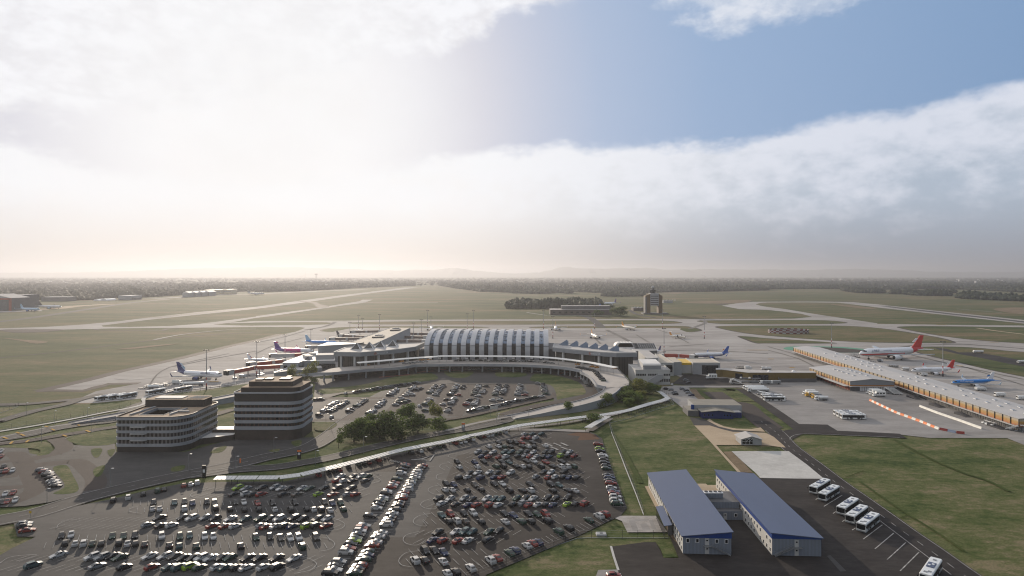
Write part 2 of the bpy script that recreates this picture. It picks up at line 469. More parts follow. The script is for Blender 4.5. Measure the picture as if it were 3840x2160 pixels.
isl=[[A1(2170,714),A1(2330,705),A1(2576,698),A2(0,697),A2(400,694),A2(640,694),A2(745,699),A2(772,704),A2(730,711),A2(600,718),A2(300,723),A2(0,726),A1(2576,728),A1(2300,722)],[A2(940,704),A2(1000,694),A2(1200,689),A2(1800,683),A2(2576,680),A3(600,676),A3(1300,674),A3(1560,679),A3(1670,692),A3(1690,700),A3(1600,708),A3(1350,713),A3(600,715),A3(0,717),A2(1900,717),A2(1300,716),A2(1050,713)],[A3(1880,682),A3(2000,676),A3(2576,673),A4(300,673),A4(560,675),A4(720,687),A4(778,700),A4(700,707),A4(450,712),A4(0,714),A3(2500,714),A3(2150,711),A3(1970,698)],[A2(665,778),A2(740,756),A2(880,744),A2(1100,738),A2(1700,735),A2(2150,737),A2(2330,746),A2(2100,752),A2(1400,752),A2(1000,753),A2(850,775),A2(760,791)],[A3(200,749),A3(320,738),A3(1000,732),A3(1640,732),A3(1790,742),A3(1875,765),A3(1885,778),A3(1840,787),A3(1760,792),A3(1690,766),A3(1640,753),A3(1000,753),A3(420,754)],[A3(2065,741),A3(2200,731),A3(2576,729),A4(350,729),A4(700,730),A4(950,740),A4(1200,765),A4(1500,813),A4(1720,852),A4(1830,882),A4(1848,893),A4(1800,900),A4(1200,898),A4(800,886),A4(400,860),A4(100,836),A3(2500,821),A3(2300,795),A3(2150,765)],[A3(2290,836),A3(2430,842),A4(0,857),A4(300,875),A4(560,892),A4(660,905),A4(400,907),A4(0,905),A3(2470,904),A3(2380,872)],[A4(1320,744),A4(1420,736),A4(1700,735),A4(2576,746),A4(3100,756),A4(3100,945),A4(2576,905),A4(2300,888),A4(2050,868),A4(1800,838),A4(1550,795),A4(1380,762)],[A4(1418,957),A4(1480,947),A4(1750,942),A4(2050,950),A4(2400,985),A4(2800,1030),A4(2800,1290),A4(2576,1242),A4(2250,1175),A4(1900,1092),A4(1640,1030),A4(1480,985)],]
for p in isl:
 pp=smooth_line(p,3,True)
 cen=sum(pp,Vector((0,0)))/len(pp)
 sheet('island_edge',[q+(q-cen).normalized()*4 for q in pp],'brown_asphalt')
 sheet('grass_island',pp,'grassland')
sheet('access_road',[A4(1660,945),A4(1800,962),A4(1920,998),A4(2080,997),A4(2300,1030),A4(2700,1105),A4(2700,1165),A4(2400,1108),A4(2150,1055),A4(1900,1012),A4(1720,970)],'dark_asphalt')
ribbon('access_road',[A3(1180,570),A3(1250,610),A3(1380,640),A3(1500,655)],9,'asphalt')
ribbon('access_road',[A3(680,620),A3(760,640),A3(830,680),A3(900,748)],14,'asphalt',sm=3)
ribbon('access_road',[A3(150,596),A3(350,625),A3(900,628),A3(1000,632)],6,'concrete',sm=0)
sheet('runway',[A3(2110,527),A3(2250,505),A3(2420,488),A3(2576,487),A4(300,485),A4(600,486),A4(860,492),A4(1100,513),A4(1250,530),A4(1800,590),A4(2576,671),A4(3200,735),A4(3200,770),A4(2576,708),A4(2000,645),A4(1500,590),A4(1100,545),A4(840,513),A4(700,497),A4(400,494),A4(0,495),A3(2500,500),A3(2450,513),A3(2500,528),A4(0,541),A4(170,561),A4(400,600),A4(640,637),A4(800,660),A4(1100,705),A4(1100,712),A4(880,695),A4(520,658),A4(445,640),A4(340,610),A4(150,585),A4(0,571),A3(2500,567),A3(2290,562)],'concrete')
ribbon('runway_centre',[A4(1180,534),A4(1800,606),A4(2576,690),A4(3200,752)],22,'asphalt',sm=0)
ribbon('shoulder',[A3(2055,522),A3(2200,500),A3(2420,484)],14,'brown_asphalt',sm=0)
ribbon('shoulder',[A4(600,484),A4(800,484),A4(900,490)],14,'brown_asphalt',sm=0)
ribbon('track',[A1(-80,1060),A1(600,992),A1(1300,905),A1(1950,832),A1(2576,795)],5,'brown_asphalt')
ribbon('track',[A1(1550,870),A1(1850,815),A1(2300,770),A1(2576,762)],5,'concrete')
ribbon('track',[A1(950,762),A1(1050,775),A1(1500,780),A1(1640,778),A1(1680,760),A1(1800,754)],6,'brown_asphalt')
ribbon('track',[A4(1900,560),A4(2350,597)],4,'concrete',sm=0)
ribbon('track',[A4(2100,752),A4(2320,785),A4(2700,830)],5,'beige_paving',sm=0)
sheet('bare_patch',[A1(0,770),A1(300,765),A1(650,768),A1(450,792),A1(130,798)],'brown_asphalt',sm=3)
for q in([A1(1180,965),A1(1500,930),A1(1800,910),A1(1600,935),A1(1350,962)],[A1(0,850),A1(250,870),A1(480,890),A1(360,910),A1(200,880)],[A3(1500,400),A3(1650,394),A3(1800,398),A3(1640,406)],[A3(1700,490),A3(2000,480),A3(2400,470),A3(2300,500),A3(1900,505)],[A4(2260,560),A4(2576,545),A4(2700,600),A4(2520,610)],[A4(600,510),A4(900,530),A4(1100,560),A4(950,555)]):
 sheet('bare_patch',q,'bare_earth',sm=3)
sheet('painted_rim',[A4(155,960),A4(200,943),A4(300,938),A4(560,938),A4(760,945),A4(950,962),A4(1110,985),A4(1000,1000),A4(700,1000),A4(400,990),A4(220,975)],'green_paint',sm=3)
sheet('parking_pad',[A4(430,945),A4(600,948),A4(780,958),A4(960,975),A4(1060,986),A4(960,999),A4(700,999),A4(520,985)],'brown_asphalt',sm=3)
LAY[0]+=.004
mk=MB()
for pts,w in(([A3(1250,820),A3(1380,900)],2.5),([A3(950,770),A3(1150,870),A3(1200,905)],6),([A3(1450,765),A3(1560,800)],2),([A3(1680,850),A3(1780,905)],2),([A3(830,850),A3(890,910)],2.5),([A4(0,975),A4(300,1060),A4(480,1150)],2),([A4(0,940),A4(250,1010),A4(420,1075)],2),([A3(1500,985),A3(1900,975),A3(2576,1010)],3),([A3(1580,940),A3(1980,912)],1.6),([A1(1500,1330),A1(1700,1150),A1(2300,1010)],1.2),([A1(1750,1140),A1(2100,1070),A1(2576,985)],2),([A2(0,900),A2(250,850),A2(500,780)],2.2),([A2(0,1010),A2(180,930),A2(480,850)],1.6),([A2(500,770),A2(700,735),A2(800,690)],7),([A3(1790,760),A3(1950,700),A3(1900,672)],7),([A4(1450,1025),A4(1900,1130),A4(2576,1270)],3),([A4(1750,905),A4(2200,930),A4(2576,960)],6),([A4(1250,965),A4(1500,925),A4(1950,915)],5),([A4(2000,1150),A4(2576,1330)],2),([A1(1150,1265),A1(1350,1275),A1(1700,1240)],.8)):
 ribbon_quads(mk,pts,w,LAY[0])
mk.build('tyre_marks',MATS['tyre_mark'])['kind']='structure'
LAY[0]+=.004
mk=MB()
for x0,x1,y,f in((2370,2576,975,A3),(0,60,1065,A4),(215,265,1150,A4),(1690,1800,720,A4),(2230,2320,895,A4),(1640,1690,808,A3),(1900,1960,1135,A4),(2100,2200,1295,A1)):
 a,b=f(x0,y),f(x1,y)
 mk.quad((a.x,a.y-1.2,LAY[0]),(b.x,b.y-1.2,LAY[0]),(b.x,b.y+1.2,LAY[0]),(a.x,a.y+1.2,LAY[0]))
mk.build('stand_markings',MATS['yellow_paint'])['kind']='structure'
# right: service yard and its roads
Z_YARD=sheet('service_yard',[P(2630,1450),C3(1480,905),C3(1830,905),C4(0,418),C4(430,466),C4(900,440),C4(1360,360),C4(2576,440),P(3840,1600),P(4600,1750),P(4800,1950),H5(2576,1230),H5(2200,1078),H5(1900,1076),H5(500,1076),C4(2576,1318),C4(1790,1288),C4(1620,1182),C4(1180,1172),C4(950,1030),C4(700,880),C4(500,740),C4(330,625),C4(0,600),C3(1830,1095),C3(1480,1090),P(2520,1446)],'yard_concrete')
sheet('yard_bay',[C4(1180,1174),C4(1620,1182),C4(1790,1286),C4(1720,1278),C4(1240,1266)],'dark_asphalt')
sheet('yard_bay',[C4(-560,440),C3(1480,900),C3(1830,905),C4(0,482),C4(110,478),C4(220,520),C4(395,582),C4(200,596),C4(-300,600),P(2520,1440)],'dark_asphalt')
sheet('staff_car_park',[C3(1180,1110),C3(1500,1100),C3(1700,1105),C3(1760,1160),C3(1960,1330),C3(1760,1410),C3(1600,1410),C3(1450,1290)],'yard_concrete')
ribbon('road',[C3(1300,1105),C3(1700,1090),C4(0,608),C4(340,605)],8,'yard_concrete')
ribbon('bare_strip',[C3(1760,1130),C3(1850,1240),C3(2000,1350)],5,'bare_earth',sm=3)
ribbon('road',[C3(2060,1170),C3(2300,1330),C4(330,880),C4(520,1040),C4(760,1230)],14,'brown_asphalt')
ribbon('verge',[C3(2300,1150),C4(180,650),C4(420,830)],9,'lawn')
ribbon('yard_edge_road',[C4(300,640),C4(560,800),C4(900,1030),C4(1230,1270)],7,'dark_asphalt')
ROAD_R=[C4(620,1130),B8(370,290),B8(470,400),B8(660,545),B8(845,690),B8(1040,830),B8(1225,965),B8(1400,1095),B8(1600,1235),B8(1790,1375),B8(2050,1560),B8(2300,1740)]
Z_ROADR=ribbon('road',ROAD_R,9.5,'dark_asphalt')
ribbon('road',[B8(420,330),B8(520,285),B8(650,285),B8(1000,298),B8(1400,318)],10,'dark_asphalt')
LAY[0]+=.004
mk=MB();dashes(mk,ROAD_R,LAY[0],.22,3,4.5)
for s in(-1,1):
 q=smooth_line(ROAD_R,6);o=[]
 for i,p in enumerate(q):
  d=(q[min(i+1,len(q)-1)]-q[max(i-1,0)]).normalized();o.append(p+Vector((-d.y,d.x))*4.3*s)
 ribbon_quads(mk,o[5:],.22,LAY[0],0,0)
ribbon_quads(mk,[B8(480,345),B8(490,325),B8(540,305),B8(660,301),B8(1000,314),B8(1370,330)],.3,LAY[0])
mk.build('road_markings',MATS['white_paint'])['kind']='structure'
sheet('paving',[B7(1738,232),B7(1870,232),B7(1960,262),B7(2100,284),B7(2310,292),B8(300,300),B8(350,325),B8(430,395),B8(445,412),B8(300,395),B7(2150,391),B7(1915,391),B7(1968,450),B7(2118,614),B7(2094,618),B7(1850,345)],'beige_paving')
sheet('paving',[B7(1862,178),B7(1900,205),B7(1980,240),B7(2080,258),B7(2200,262),B7(2275,248),B7(2312,283),B7(2200,278),B7(2050,268),B7(1930,240),B7(1840,190)],'beige_paving')
sheet('road',[B7(1700,165),B7(1790,175),B7(1840,190),B7(1935,241),B7(2060,270),B7(2200,281),B7(2320,292),B7(2050,284),B7(1960,262),B7(1860,231),B7(1735,231)],'asphalt')
sheet('pad',[B7(2040,442),B8(90,441),B8(470,441),B8(620,552),B8(757,666),B8(500,664),B8(240,660),B7(2240,622),B7(2140,535)],'pale_concrete')
sheet('bare_strip',[B7(1972,445),B7(2038,443),B7(2135,533),B7(2215,618),B7(2115,612)],'bare_earth')
tar=[H1(1560,190),H1(2395,206),B8(960,822),B8(1200,1003),B8(1420,1170),B8(1640,1337),B8(1795,1449),B8(2050,1640),P(3500,2320),P(2200,2320),B7(1130,1449),B7(1066,1218),B7(1332,1182),B7(1425,1182),B7(1465,1250),B7(1488,1310),B7(1612,1312),B7(1500,1050),B7(1640,1060),B7(1880,998),B7(2140,996),H1(1340,730),H1(1500,700)]
Z_TAR=sheet('tarmac',tar,'dark_asphalt')
sheet('paving',[H1(740,266),H1(860,266),H1(880,285),H1(1020,283),H1(1110,420),H1(1300,735),H1(1000,735),H1(860,440)],'beige_paving')
sheet('bare_strip',[H1(60,305),H1(135,296),H1(310,640),H1(420,860),H1(500,1060),H1(400,960),H1(200,570)],'bare_earth')
sheet('paving',[H1(64,300),H1(130,298),H1(250,560),H1(200,572)],'beige_paving')
sheet('paving',[B7(1085,985),B7(1140,968),B7(1425,968),B7(1520,1100),B7(1195,1102),B7(1150,1010)],'pad_concrete')
for q in([B7(1205,1005),B7(1250,1000),B7(1290,1095),B7(1240,1092)],[B7(1300,1035),B7(1350,1030),B7(1385,1082),B7(1320,1085)],[B7(1370,1005),B7(1400,1003),B7(1430,1078),B7(1398,1078)],[B7(1230,1000),B7(1370,995),B7(1375,1006),B7(1235,1010)]):
 sheet('worn_patch',q,'yard_concrete')
sheet('lawn',[B7(1430,1184),B7(1460,1190),B7(1550,1230),B7(1605,1306),B7(1488,1308),B7(1470,1250)],'lawn')
LAY[0]+=.004
mk=MB()
for a,b in((B8(830,950),B8(852,935)),(B8(690,836),B8(706,826)),(B8(757,892),B8(905,800)),(B8(905,1016),B8(930,1000)),(B8(985,1085),B8(1012,1068)),(B8(1076,1158),B8(1230,1042)),(B8(1170,1238),B8(1322,1110)),(B8(1269,1325),B8(1420,1186)),(B8(1375,1417),B8(1527,1265))):
 ribbon_quads(mk,[a,b],.3,LAY[0],0,0)
ribbon_quads(mk,[B8(1200,1000),B8(1640,1335),B8(1790,1449)],.25,LAY[0],0,0)
mk.build('bay_markings',MATS['white_paint'])['kind']='structure'
for q,w in(([B8(1325,345),B8(1480,430),B8(1680,530),B8(1900,622),B8(2080,680),B8(2260,770)],2.2),([B8(1050,690),B8(1250,830),B8(1440,957),B8(1700,1120),B8(1900,1260)],1.2),([B7(1075,300),B7(1150,420),B7(1230,560),B7(1300,700)],3),([B8(930,655),B8(1080,600)],.8),([B8(1375,985),B8(1455,955)],.8)):
 ribbon('ditch',q,w*.75,'ditch_grass')
sheet('patch',[B8(780,1296),B8(808,1290),B8(940,1420),B8(890,1424)],'worn_asphalt')
ribbon('kerb',[B7(1062,1215),B7(1085,1300),B7(1122,1412)],.7,'pale_concrete',sm=0)
# the big car parks in front
lot=[B5(-150,1420),B5(0,1290),B5(100,1232),B5(270,1150),B5(290,1140),B5(140,1138),B5(112,1030),B5(290,985),B5(480,928),B5(600,895),B5(880,838),B5(1200,762),B5(1480,705),B5(1850,692),B6(200,690),B6(365,690),B6(700,605),B6(1000,530),B6(1300,455),B6(1600,395),B6(1900,335),B6(2150,290),B7(250,283),B7(450,272),B7(720,268),B7(860,276),B7(940,305),B7(990,340),B7(1012,420),B7(1050,530),B7(1092,640),B7(1140,765),B7(1192,905),B7(1142,966),B7(800,1130),B7(400,1300),B7(50,1449),B7(-300,1600),P(1500,2350),P(-400,2350)]
Z_LOT=sheet('car_park',lot,'worn_asphalt')
Z_LOT=sheet('car_park',[B6(1760,480),B6(2000,425),B6(2250,300),B7(430,276),B7(720,272),B7(860,280),B7(936,308),B7(986,342),B7(1008,420),B7(1046,530),B7(1088,640),B7(1136,765),B7(1188,905),B7(1138,963),B7(800,1126),B7(400,1296),B7(50,1445),P(1750,2330),P(1180,2330),B6(880,1330),B6(1000,1145),B6(1420,1145),B6(1530,960),B6(1640,740)],'dark_asphalt')
sheet('car_park',[B6(930,608),B6(1000,540),B6(1290,470),B6(1600,405),B6(1560,480),B6(1430,560),B6(1285,612)],'dark_asphalt')
sheet('bare_patch',[B7(705,310),B7(790,288),B7(860,286),B7(930,310),B7(972,345),B7(900,350),B7(790,355),B7(810,322)],'rust_surface')
# roads on the left and towards the terminal
R1=[B5(-120,1030),B5(0,1006),B5(300,945),B5(700,822),B5(1200,700),B5(1650,607),B5(1946,545),B6(200,496),B6(433,448),B6(560,410),B6(650,365),B6(760,290),B6(850,215),B6(930,160),B6(1030,85)]
R2=[B5(1550,640),B5(1750,615),B6(0,592),B6(300,572),B6(520,535),B6(700,502),B6(1000,430),B6(1300,360),B6(1600,300),B6(1900,250),B6(2150,195),B7(200,178),C6(780,640)]
ribbon('road',R1,11.5,'asphalt',sm=4)
ribbon('road',R2,8.5,'asphalt',sm=4)
ribbon('road',[C7(-100,935),C7(0,918),C7(400,850),C7(900,740),C7(1400,668),C7(1760,610),H3(480,350),H3(1200,340),H3(1500,280)],13,'asphalt')
ribbon('road',[C7(-100,1005),C7(0,990),C7(400,950),C7(900,868),C7(1300,805),C7(1740,738),H3(1000,560),H3(1460,440)],6.5,'brown_asphalt')
ribbon('pavement',[C7(-50,905),C7(500,790),C7(1000,702),C7(1740,625)],2.0,'yard_concrete')
ribbon('perimeter_road',[C7(-60,660),C7(0,645),C7(500,500),C7(960,400),C7(1200,320),C7(1560,235)],8,'asphalt')
ribbon('perimeter_road',[C7(-60,402),C7(400,388),C7(800,352),C7(1200,315)],8,'asphalt')
ribbon('path',[C7(-60,822),C7(0,805),C7(500,725),C7(1000,635),C7(1500,535),C7(2150,400),H3(480,270),H3(1500,130)],2.6,'pale_concrete')
sheet('car_park',[B5(-80,430),B5(60,405),B5(220,400),B5(240,460),B5(340,480),B5(500,470),B5(560,395),B5(700,395),B5(930,370),B5(940,450),B5(1500,450),B5(1870,350),B6(600,330),B6(590,380),B6(350,440),B5(1640,580),B5(1100,690),B5(650,800),B5(560,820),B5(400,860),B5(200,890),B5(-80,905)],'worn_asphalt')
for p in([B5(30,470),B5(130,468),B5(180,520),B5(250,640),B5(290,740),B5(230,800),B5(60,870)],[B5(60,640),B5(300,560),B5(480,540),B5(620,530),B5(720,600),B5(780,680),B5(760,760)],[B5(450,340),B5(520,400),B5(480,450),B5(330,490),B5(160,530)],[B5(-80,545),B5(120,520)],[B5(-80,665),B5(150,640)],[B5(-80,745),B5(200,735)]):
 ribbon('lane',p,7.5 if len(p)>2 else 4.5,'brown_asphalt',sm=4)
for p in([B5(-40,410),B5(150,385),B5(380,370),B5(420,420),B5(400,465),B5(300,480),B5(330,440),B5(250,420)],[B5(440,570),B5(540,560),B5(590,640),B5(640,750),B5(570,790),B5(430,790),B5(520,740),B5(505,680),B5(440,610)],[B5(560,330),B5(930,270),B5(935,380),B5(700,400),B5(600,380)],[B5(740,430),B5(830,425),B5(800,490),B5(760,490)],[B5(870,440),B5(935,430),B5(900,490)],[B5(1760,420),B5(1840,400),B5(1800,450),B5(1700,460)],[B5(1400,575),B5(1500,560),B5(1480,600),B5(1390,610)],[B5(760,590),B5(850,560),B5(820,640),B5(770,650)],[B6(608,205),B6(740,206),B6(785,218),B6(770,245),B6(700,275),B6(610,270)],[B6(230,440),B6(320,425),B6(300,455)],[B6(420,365),B6(500,358),B6(480,405),B6(430,395)]):
 sheet('lawn',p,'lawn',sm=3)
sheet('forecourt',[C1(560,985),C1(1100,950),C1(1700,900),C2(0,845),C2(700,820),C2(1400,830),C2(2100,850),C3(0,870),C3(250,960),C3(330,1090),C3(300,1180),C6(1900,420),C6(1500,480),C6(1530,330),C6(1520,200),C6(1400,165),C6(600,172),C5(2060,165),C5(1700,165),C5(700,310),C5(480,320),C5(75,440),C5(75,300),C1(720,1130),C1(740,1050)],'asphalt')
Z_MID=sheet('car_park',[C5(40,430),C5(350,395),C5(900,372),C5(1080,280),C5(1700,170),C5(2060,165),C6(0,176),C6(600,178),C6(1230,172),C6(1400,168),C6(1510,190),C6(1555,290),C6(1530,355),C6(1400,398),C6(1000,478),C6(700,560),C6(300,640),C6(0,700),C5(2000,745),C5(1500,745),C5(1000,750),C5(500,745),C5(40,742)],'worn_asphalt')
for p in([C5(600,700),C5(760,600),C5(950,420)],[C5(1130,640),C5(1290,560),C5(1400,400),C5(1620,180)],[C5(1560,480),C5(1650,390),C5(1800,180)],[C5(1950,560),C5(2060,330),C5(2140,180)],[C6(20,660),C6(160,400),C6(260,180)],[C6(420,480),C6(500,350),C6(590,180)],[C6(760,480),C6(820,350),C6(900,180)],[C6(1170,360),C6(1200,250),C6(1180,185)]):
 ribbon('lane',p,9,'brown_asphalt',sm=4)
ribbon('lane',[C5(60,395),C5(420,385),C5(900,385),C6(0,385),C6(700,395),C6(1200,385),C6(1480,360)],6,'brown_asphalt',sm=4)
ribbon('lane',[C5(60,715),C5(700,712),C5(1400,722),C6(0,695),C6(700,548),C6(1250,425),C6(1490,370),C6(1540,300)],4.5,'brown_asphalt',sm=4)
for p in([C5(140,260),C5(330,225),C5(560,215),C5(900,160),C5(1300,60),C5(1600,20),C5(1850,10),C5(1940,90),C5(1700,135),C5(1200,185),C5(800,260),C5(500,295),C5(250,325),C5(160,300)],[C2(420,870),C2(500,860),C2(860,865),C2(800,940),C2(700,965),C2(560,960),C2(470,930)],[C2(1210,875),C2(1400,870),C2(1640,885),C2(1660,930),C2(1500,955),C2(1300,950),C2(1205,930)],[C2(1790,905),C2(1950,900),C2(2120,930),C2(2300,975),C2(2420,1010),C2(2520,1090),C2(2560,1200),C2(2400,1240),C2(2200,1280),C2(2130,1290),C2(2110,1180),C2(2040,1080),C2(1850,1030),C2(1720,1000)]):
 sheet('lawn',p,'lawn',sm=3)
for p in([C2(-560,955),C2(-100,915)],[C2(0,882),C2(270,858)],[C2(490,850),C2(700,845)],[C2(2150,905),C2(2330,860)]):
 ribbon('red_strip',p,3.2,'red_paint',sm=0)
sheet('red_crossing',[C2(340,802),C2(430,800),C2(465,842),C2(360,846)],'red_paint')
ribbon('road',[C2(1700,885),C2(2000,895),C2(2330,945),C2(2480,1010),C3(210,1000),C3(330,1100),C3(330,1170),C3(200,1230),C3(0,1300),C6(1500,455),C6(1100,540),C6(760,640)],8,'brown_asphalt')
ribbon('path',[C6(-300,910),C6(0,855),C6(300,775),C6(830,670),C6(1100,640),C6(1700,560),C6(2200,470),C6(2400,420)],3.2,'yard_concrete')
PATH_C=[C6(740,855),C6(1000,838),C6(1400,795),C6(1700,760),C6(1950,715),C6(2200,680),C6(2500,618),C3(900,1430),C3(1400,1300)]
ribbon('path',PATH_C,3.0,'yard_concrete')
ribbon('path',[C6(2360,690),C6(2200,790),C6(2050,880)],4.5,'yard_concrete',sm=0)
ribbon('path',[C6(700,860),C6(1100,865),C6(1500,870),C6(1900,885),C6(2050,890)],5,'yard_concrete')
# hills on the horizon
def hill_range(pts,D,depth,m):
 mb=MB();xs=[];n=260
 x0,x1=pts[0][0],pts[-1][0]
 prof=[]
 for i in range(n+1):
  x=x0+(x1-x0)*i/n
  for a,b in zip(pts,pts[1:]):
   if a[0]<=x<=b[0]:
    t=(x-a[0])/(b[0]-a[0]);t=t*t*(3-2*t);y=a[1]+(b[1]-a[1])*t;break
  y-=1.2*math.sin(x*.021)+.8*math.sin(x*.057+1)+.5*math.sin(x*.13)
  prof.append(((x-1920)/FOCAL*D,CAM_H+(HOR-y)/FOCAL*D))
 rows=[]
 for(t,s)in((-1,0),(-.5,.45),(0,1),(.6,.5),(1,0)):
  rows.append([(X*(1+t*depth/D*.3),D+t*depth,max(h,5)*s-(6 if s==0 else 0))for X,h in prof])
 mb.loft(rows,closed=False,caps=False)
 return mb.build('hills',m,smooth=True)
mat('hill_wood',(.045,.06,.035),.95,var=.3,scale=.002)
h=hill_range([(-900,1036),(-100,1024),(350,1021),(640,1010),(800,1004),(1100,1001),(1330,1010),(1500,1014),(1620,1012),(1710,1003),(1790,1016),(1900,1026),(2010,1022),(2060,1012),(2110,1001),(2200,1008),(2340,1005),(2420,1005),(2500,1012),(2640,1008),(2780,1012),(2900,1009),(3050,1013),(3210,1007),(3350,1013),(3500,1018),(3700,1021),(3900,1016),(4300,1012),(4900,1024)],21500,2600,MATS['hill_wood'])
h['kind']='structure'
# building materials
mat('white_panel',(.31,.32,.34),.85,var=.06,scale=.8)
mat('dark_clad',(.030,.025,.022),.5,var=.15,scale=.6)
mat('brown_clad',(.055,.042,.034),.6,var=.2,scale=.5)
mat('roof_gravel',(.33,.25,.175),.95,var=.14,scale=.25)
mat('roof_grey',(.38,.365,.35),.8,var=.12,scale=.15)
mat('roof_dark',(.21,.195,.165),.9,var=.12,scale=.15)
mat('roof_beige',(.42,.375,.31),.85,var=.10,scale=.12)
mat('roof_white',(.66,.64,.61),.6,var=.08,scale=.1)
mat('wall_grey',(.30,.31,.32),.7,var=.08,scale=.15)
mat('wall_pale',(.42,.42,.41),.7,var=.08,scale=.15)
mat('wall_dark',(.10,.10,.105),.7,var=.2,scale=.15)
mat('fascia',(.24,.255,.275),.45,metal=.3,var=.08,scale=.12)
mat('glass_dark',(.018,.02,.024),.12,spec=.6,var=.5,scale=.3)
mat('glass_sky',(.10,.14,.20),.1,metal=.55,var=.25,scale=.4)
mat('hall_glass',(.010,.011,.014),.3,spec=.2,var=.5,scale=.3)
mat('saw_blue',(.20,.25,.33),.4,var=.08)
mat('glass_brown',(.05,.04,.03),.2,spec=.6,var=.7,scale=.45)
mat('metal_roof',(.37,.38,.40),.42,metal=.6,var=.10,scale=.25)
mat('steel',(.33,.34,.35),.45,metal=.7,var=.1)
mat('steel_dark',(.05,.05,.055),.5,metal=.4,var=.1)
mat('blue_roof',(.064,.086,.150),.5,var=.06,scale=.08,stretch=(1,.2,1))
mat('blue_trim',(.010,.045,.20),.5,var=.1)
mat('navy_wall',(.012,.022,.11),.5,var=.12,scale=.4)
mat('ochre',(.10,.058,.016),.6,var=.12,scale=.3)
mat('olive_clad',(.15,.105,.03),.55,var=.12,scale=.2)
mat('rust_red',(.30,.065,.03),.6,var=.12,scale=.3)
mat('deck_concrete',(.36,.33,.30),.85,var=.12,scale=.12)
mat('parapet',(.30,.31,.33),.7,var=.1,scale=.2)
mat('canopy_white',(.72,.70,.66),.5,var=.06)
mat('trim_white',(.68,.68,.68),.5,var=.06)
mat('red_brown',(.30,.050,.030),.6,var=.12,scale=.4)
mat('yellow',(.62,.40,.03),.5,var=.08)
mat('white',(.74,.74,.74),.4,var=.05)
mat('black',(.012,.012,.013),.45,var=.2)
mat('rubber',(.012,.012,.012),.9,var=.3,scale=4)
mat('dark_void',(.012,.012,.013),.9,var=.3)
mat('sign_text',(.60,.62,.64),.5,var=0)
def gradient_panel():
 m=bpy.data.materials.new('sunset_cladding');nt=nodes_of(m);N,L=nt.nodes.new,nt.links.new
 o=N('ShaderNodeOutputMaterial');b=N('ShaderNodeBsdfPrincipled');L(b.outputs[0],o.inputs[0]);b.inputs['Roughness'].default_value=.55
 g=N('ShaderNodeNewGeometry');s=N('ShaderNodeSeparateXYZ');L(g.outputs['Position'],s.inputs[0])
 mr=N('ShaderNodeMapRange');mr.inputs[1].default_value=3.2;mr.inputs[2].default_value=7.4;L(s.outputs[2],mr.inputs[0])
 cr=N('ShaderNodeValToRGB');e=cr.color_ramp.elements
 for p,c in((0,(.30,.075,.025)),(.18,(.36,.14,.025)),(.5,(.38,.22,.05)),(.72,(.38,.32,.22))):
  k=e.new(p)if p not in(0,)else e[0];k.position=p;k.color=(*c,1)
 e[len(e)-1].position=1;e[len(e)-1].color=(.38,.365,.34,1)
 L(mr.outputs[0],cr.inputs[0]);L(cr.outputs[0],b.inputs['Base Color']);MATS['sunset_cladding']=m
gradient_panel()
def bands_mat(name,c1,c2,pitch,duty=.5,rough=.3,horizontal=False,spec=.5,rnd=(.45,1.7)):
 """vertical strips: window glass and mullions along a wall, in metres"""
 m=bpy.data.materials.new(name);nt=nodes_of(m);N,L=nt.nodes.new,nt.links.new
 o=N('ShaderNodeOutputMaterial');b=N('ShaderNodeBsdfPrincipled');L(b.outputs[0],o.inputs[0])
 b.inputs['Roughness'].default_value=rough;b.inputs['Specular IOR Level'].default_value=spec
 g=N('ShaderNodeNewGeometry');s=N('ShaderNodeSeparateXYZ');L(g.outputs['Position'],s.inputs[0])
 a=N('ShaderNodeMath');a.operation='ADD';L(s.outputs[0],a.inputs[0])
 if horizontal:
  L(s.outputs[2],a.inputs[0]);a.inputs[1].default_value=0
 else:
  L(s.outputs[1],a.inputs[1])
 d=N('ShaderNodeMath');d.operation='DIVIDE';d.inputs[1].default_value=pitch;L(a.outputs[0],d.inputs[0])
 f=N('ShaderNodeMath');f.operation='FRACT';L(d.outputs[0],f.inputs[0])
 t=N('ShaderNodeMath');t.operation='LESS_THAN';t.inputs[1].default_value=duty;L(f.outputs[0],t.inputs[0])
 fl=N('ShaderNodeMath');fl.operation='FLOOR';L(d.outputs[0],fl.inputs[0])
 wn=N('ShaderNodeTexWhiteNoise');wn.noise_dimensions='1D';L(fl.outputs[0],wn.inputs['W'])
 mr=N('ShaderNodeMapRange');mr.inputs[3].default_value,mr.inputs[4].default_value=rnd;L(wn.outputs[0],mr.inputs[0])
 sc=N('ShaderNodeVectorMath');sc.operation='SCALE';sc.inputs[0].default_value=c1;L(mr.outputs[0],sc.inputs['Scale'])
 x=N('ShaderNodeMix');x.data_type='RGBA';L(t.outputs[0],x.inputs[0]);x.inputs[6].default_value=(*c2,1);L(sc.outputs[0],x.inputs[7])
 L(x.outputs[2],b.inputs['Base Color']);MATS[name]=m
bands_mat('office_glazing',(.020,.018,.018),(.155,.145,.14),1.9,.58,.15)
bands_mat('tower_glazing',(.016,.014,.014),(.075,.045,.035),2.1,.7,.12)
bands_mat('terminal_glazing',(.035,.032,.028),(.09,.085,.075),1.5,.85,.18)
bands_mat('shed_glazing',(.05,.052,.055),(.25,.24,.23),1.6,.8,.2)
bands_mat('ribbed_wall',(.17,.195,.235),(.155,.175,.21),1.0,.5,.5,rnd=(.96,1.04))
bands_mat('sheet_wall',(.50,.49,.46),(.44,.43,.40),1.2,.9,.6,rnd=(.96,1.04))
bands_mat('roof_sheets',(.40,.385,.37),(.36,.345,.33),4.0,.92,.6,rnd=(.96,1.04))
bands_mat('bay_doors',(.55,.54,.53),(.05,.05,.05),2.6,.75,.4)
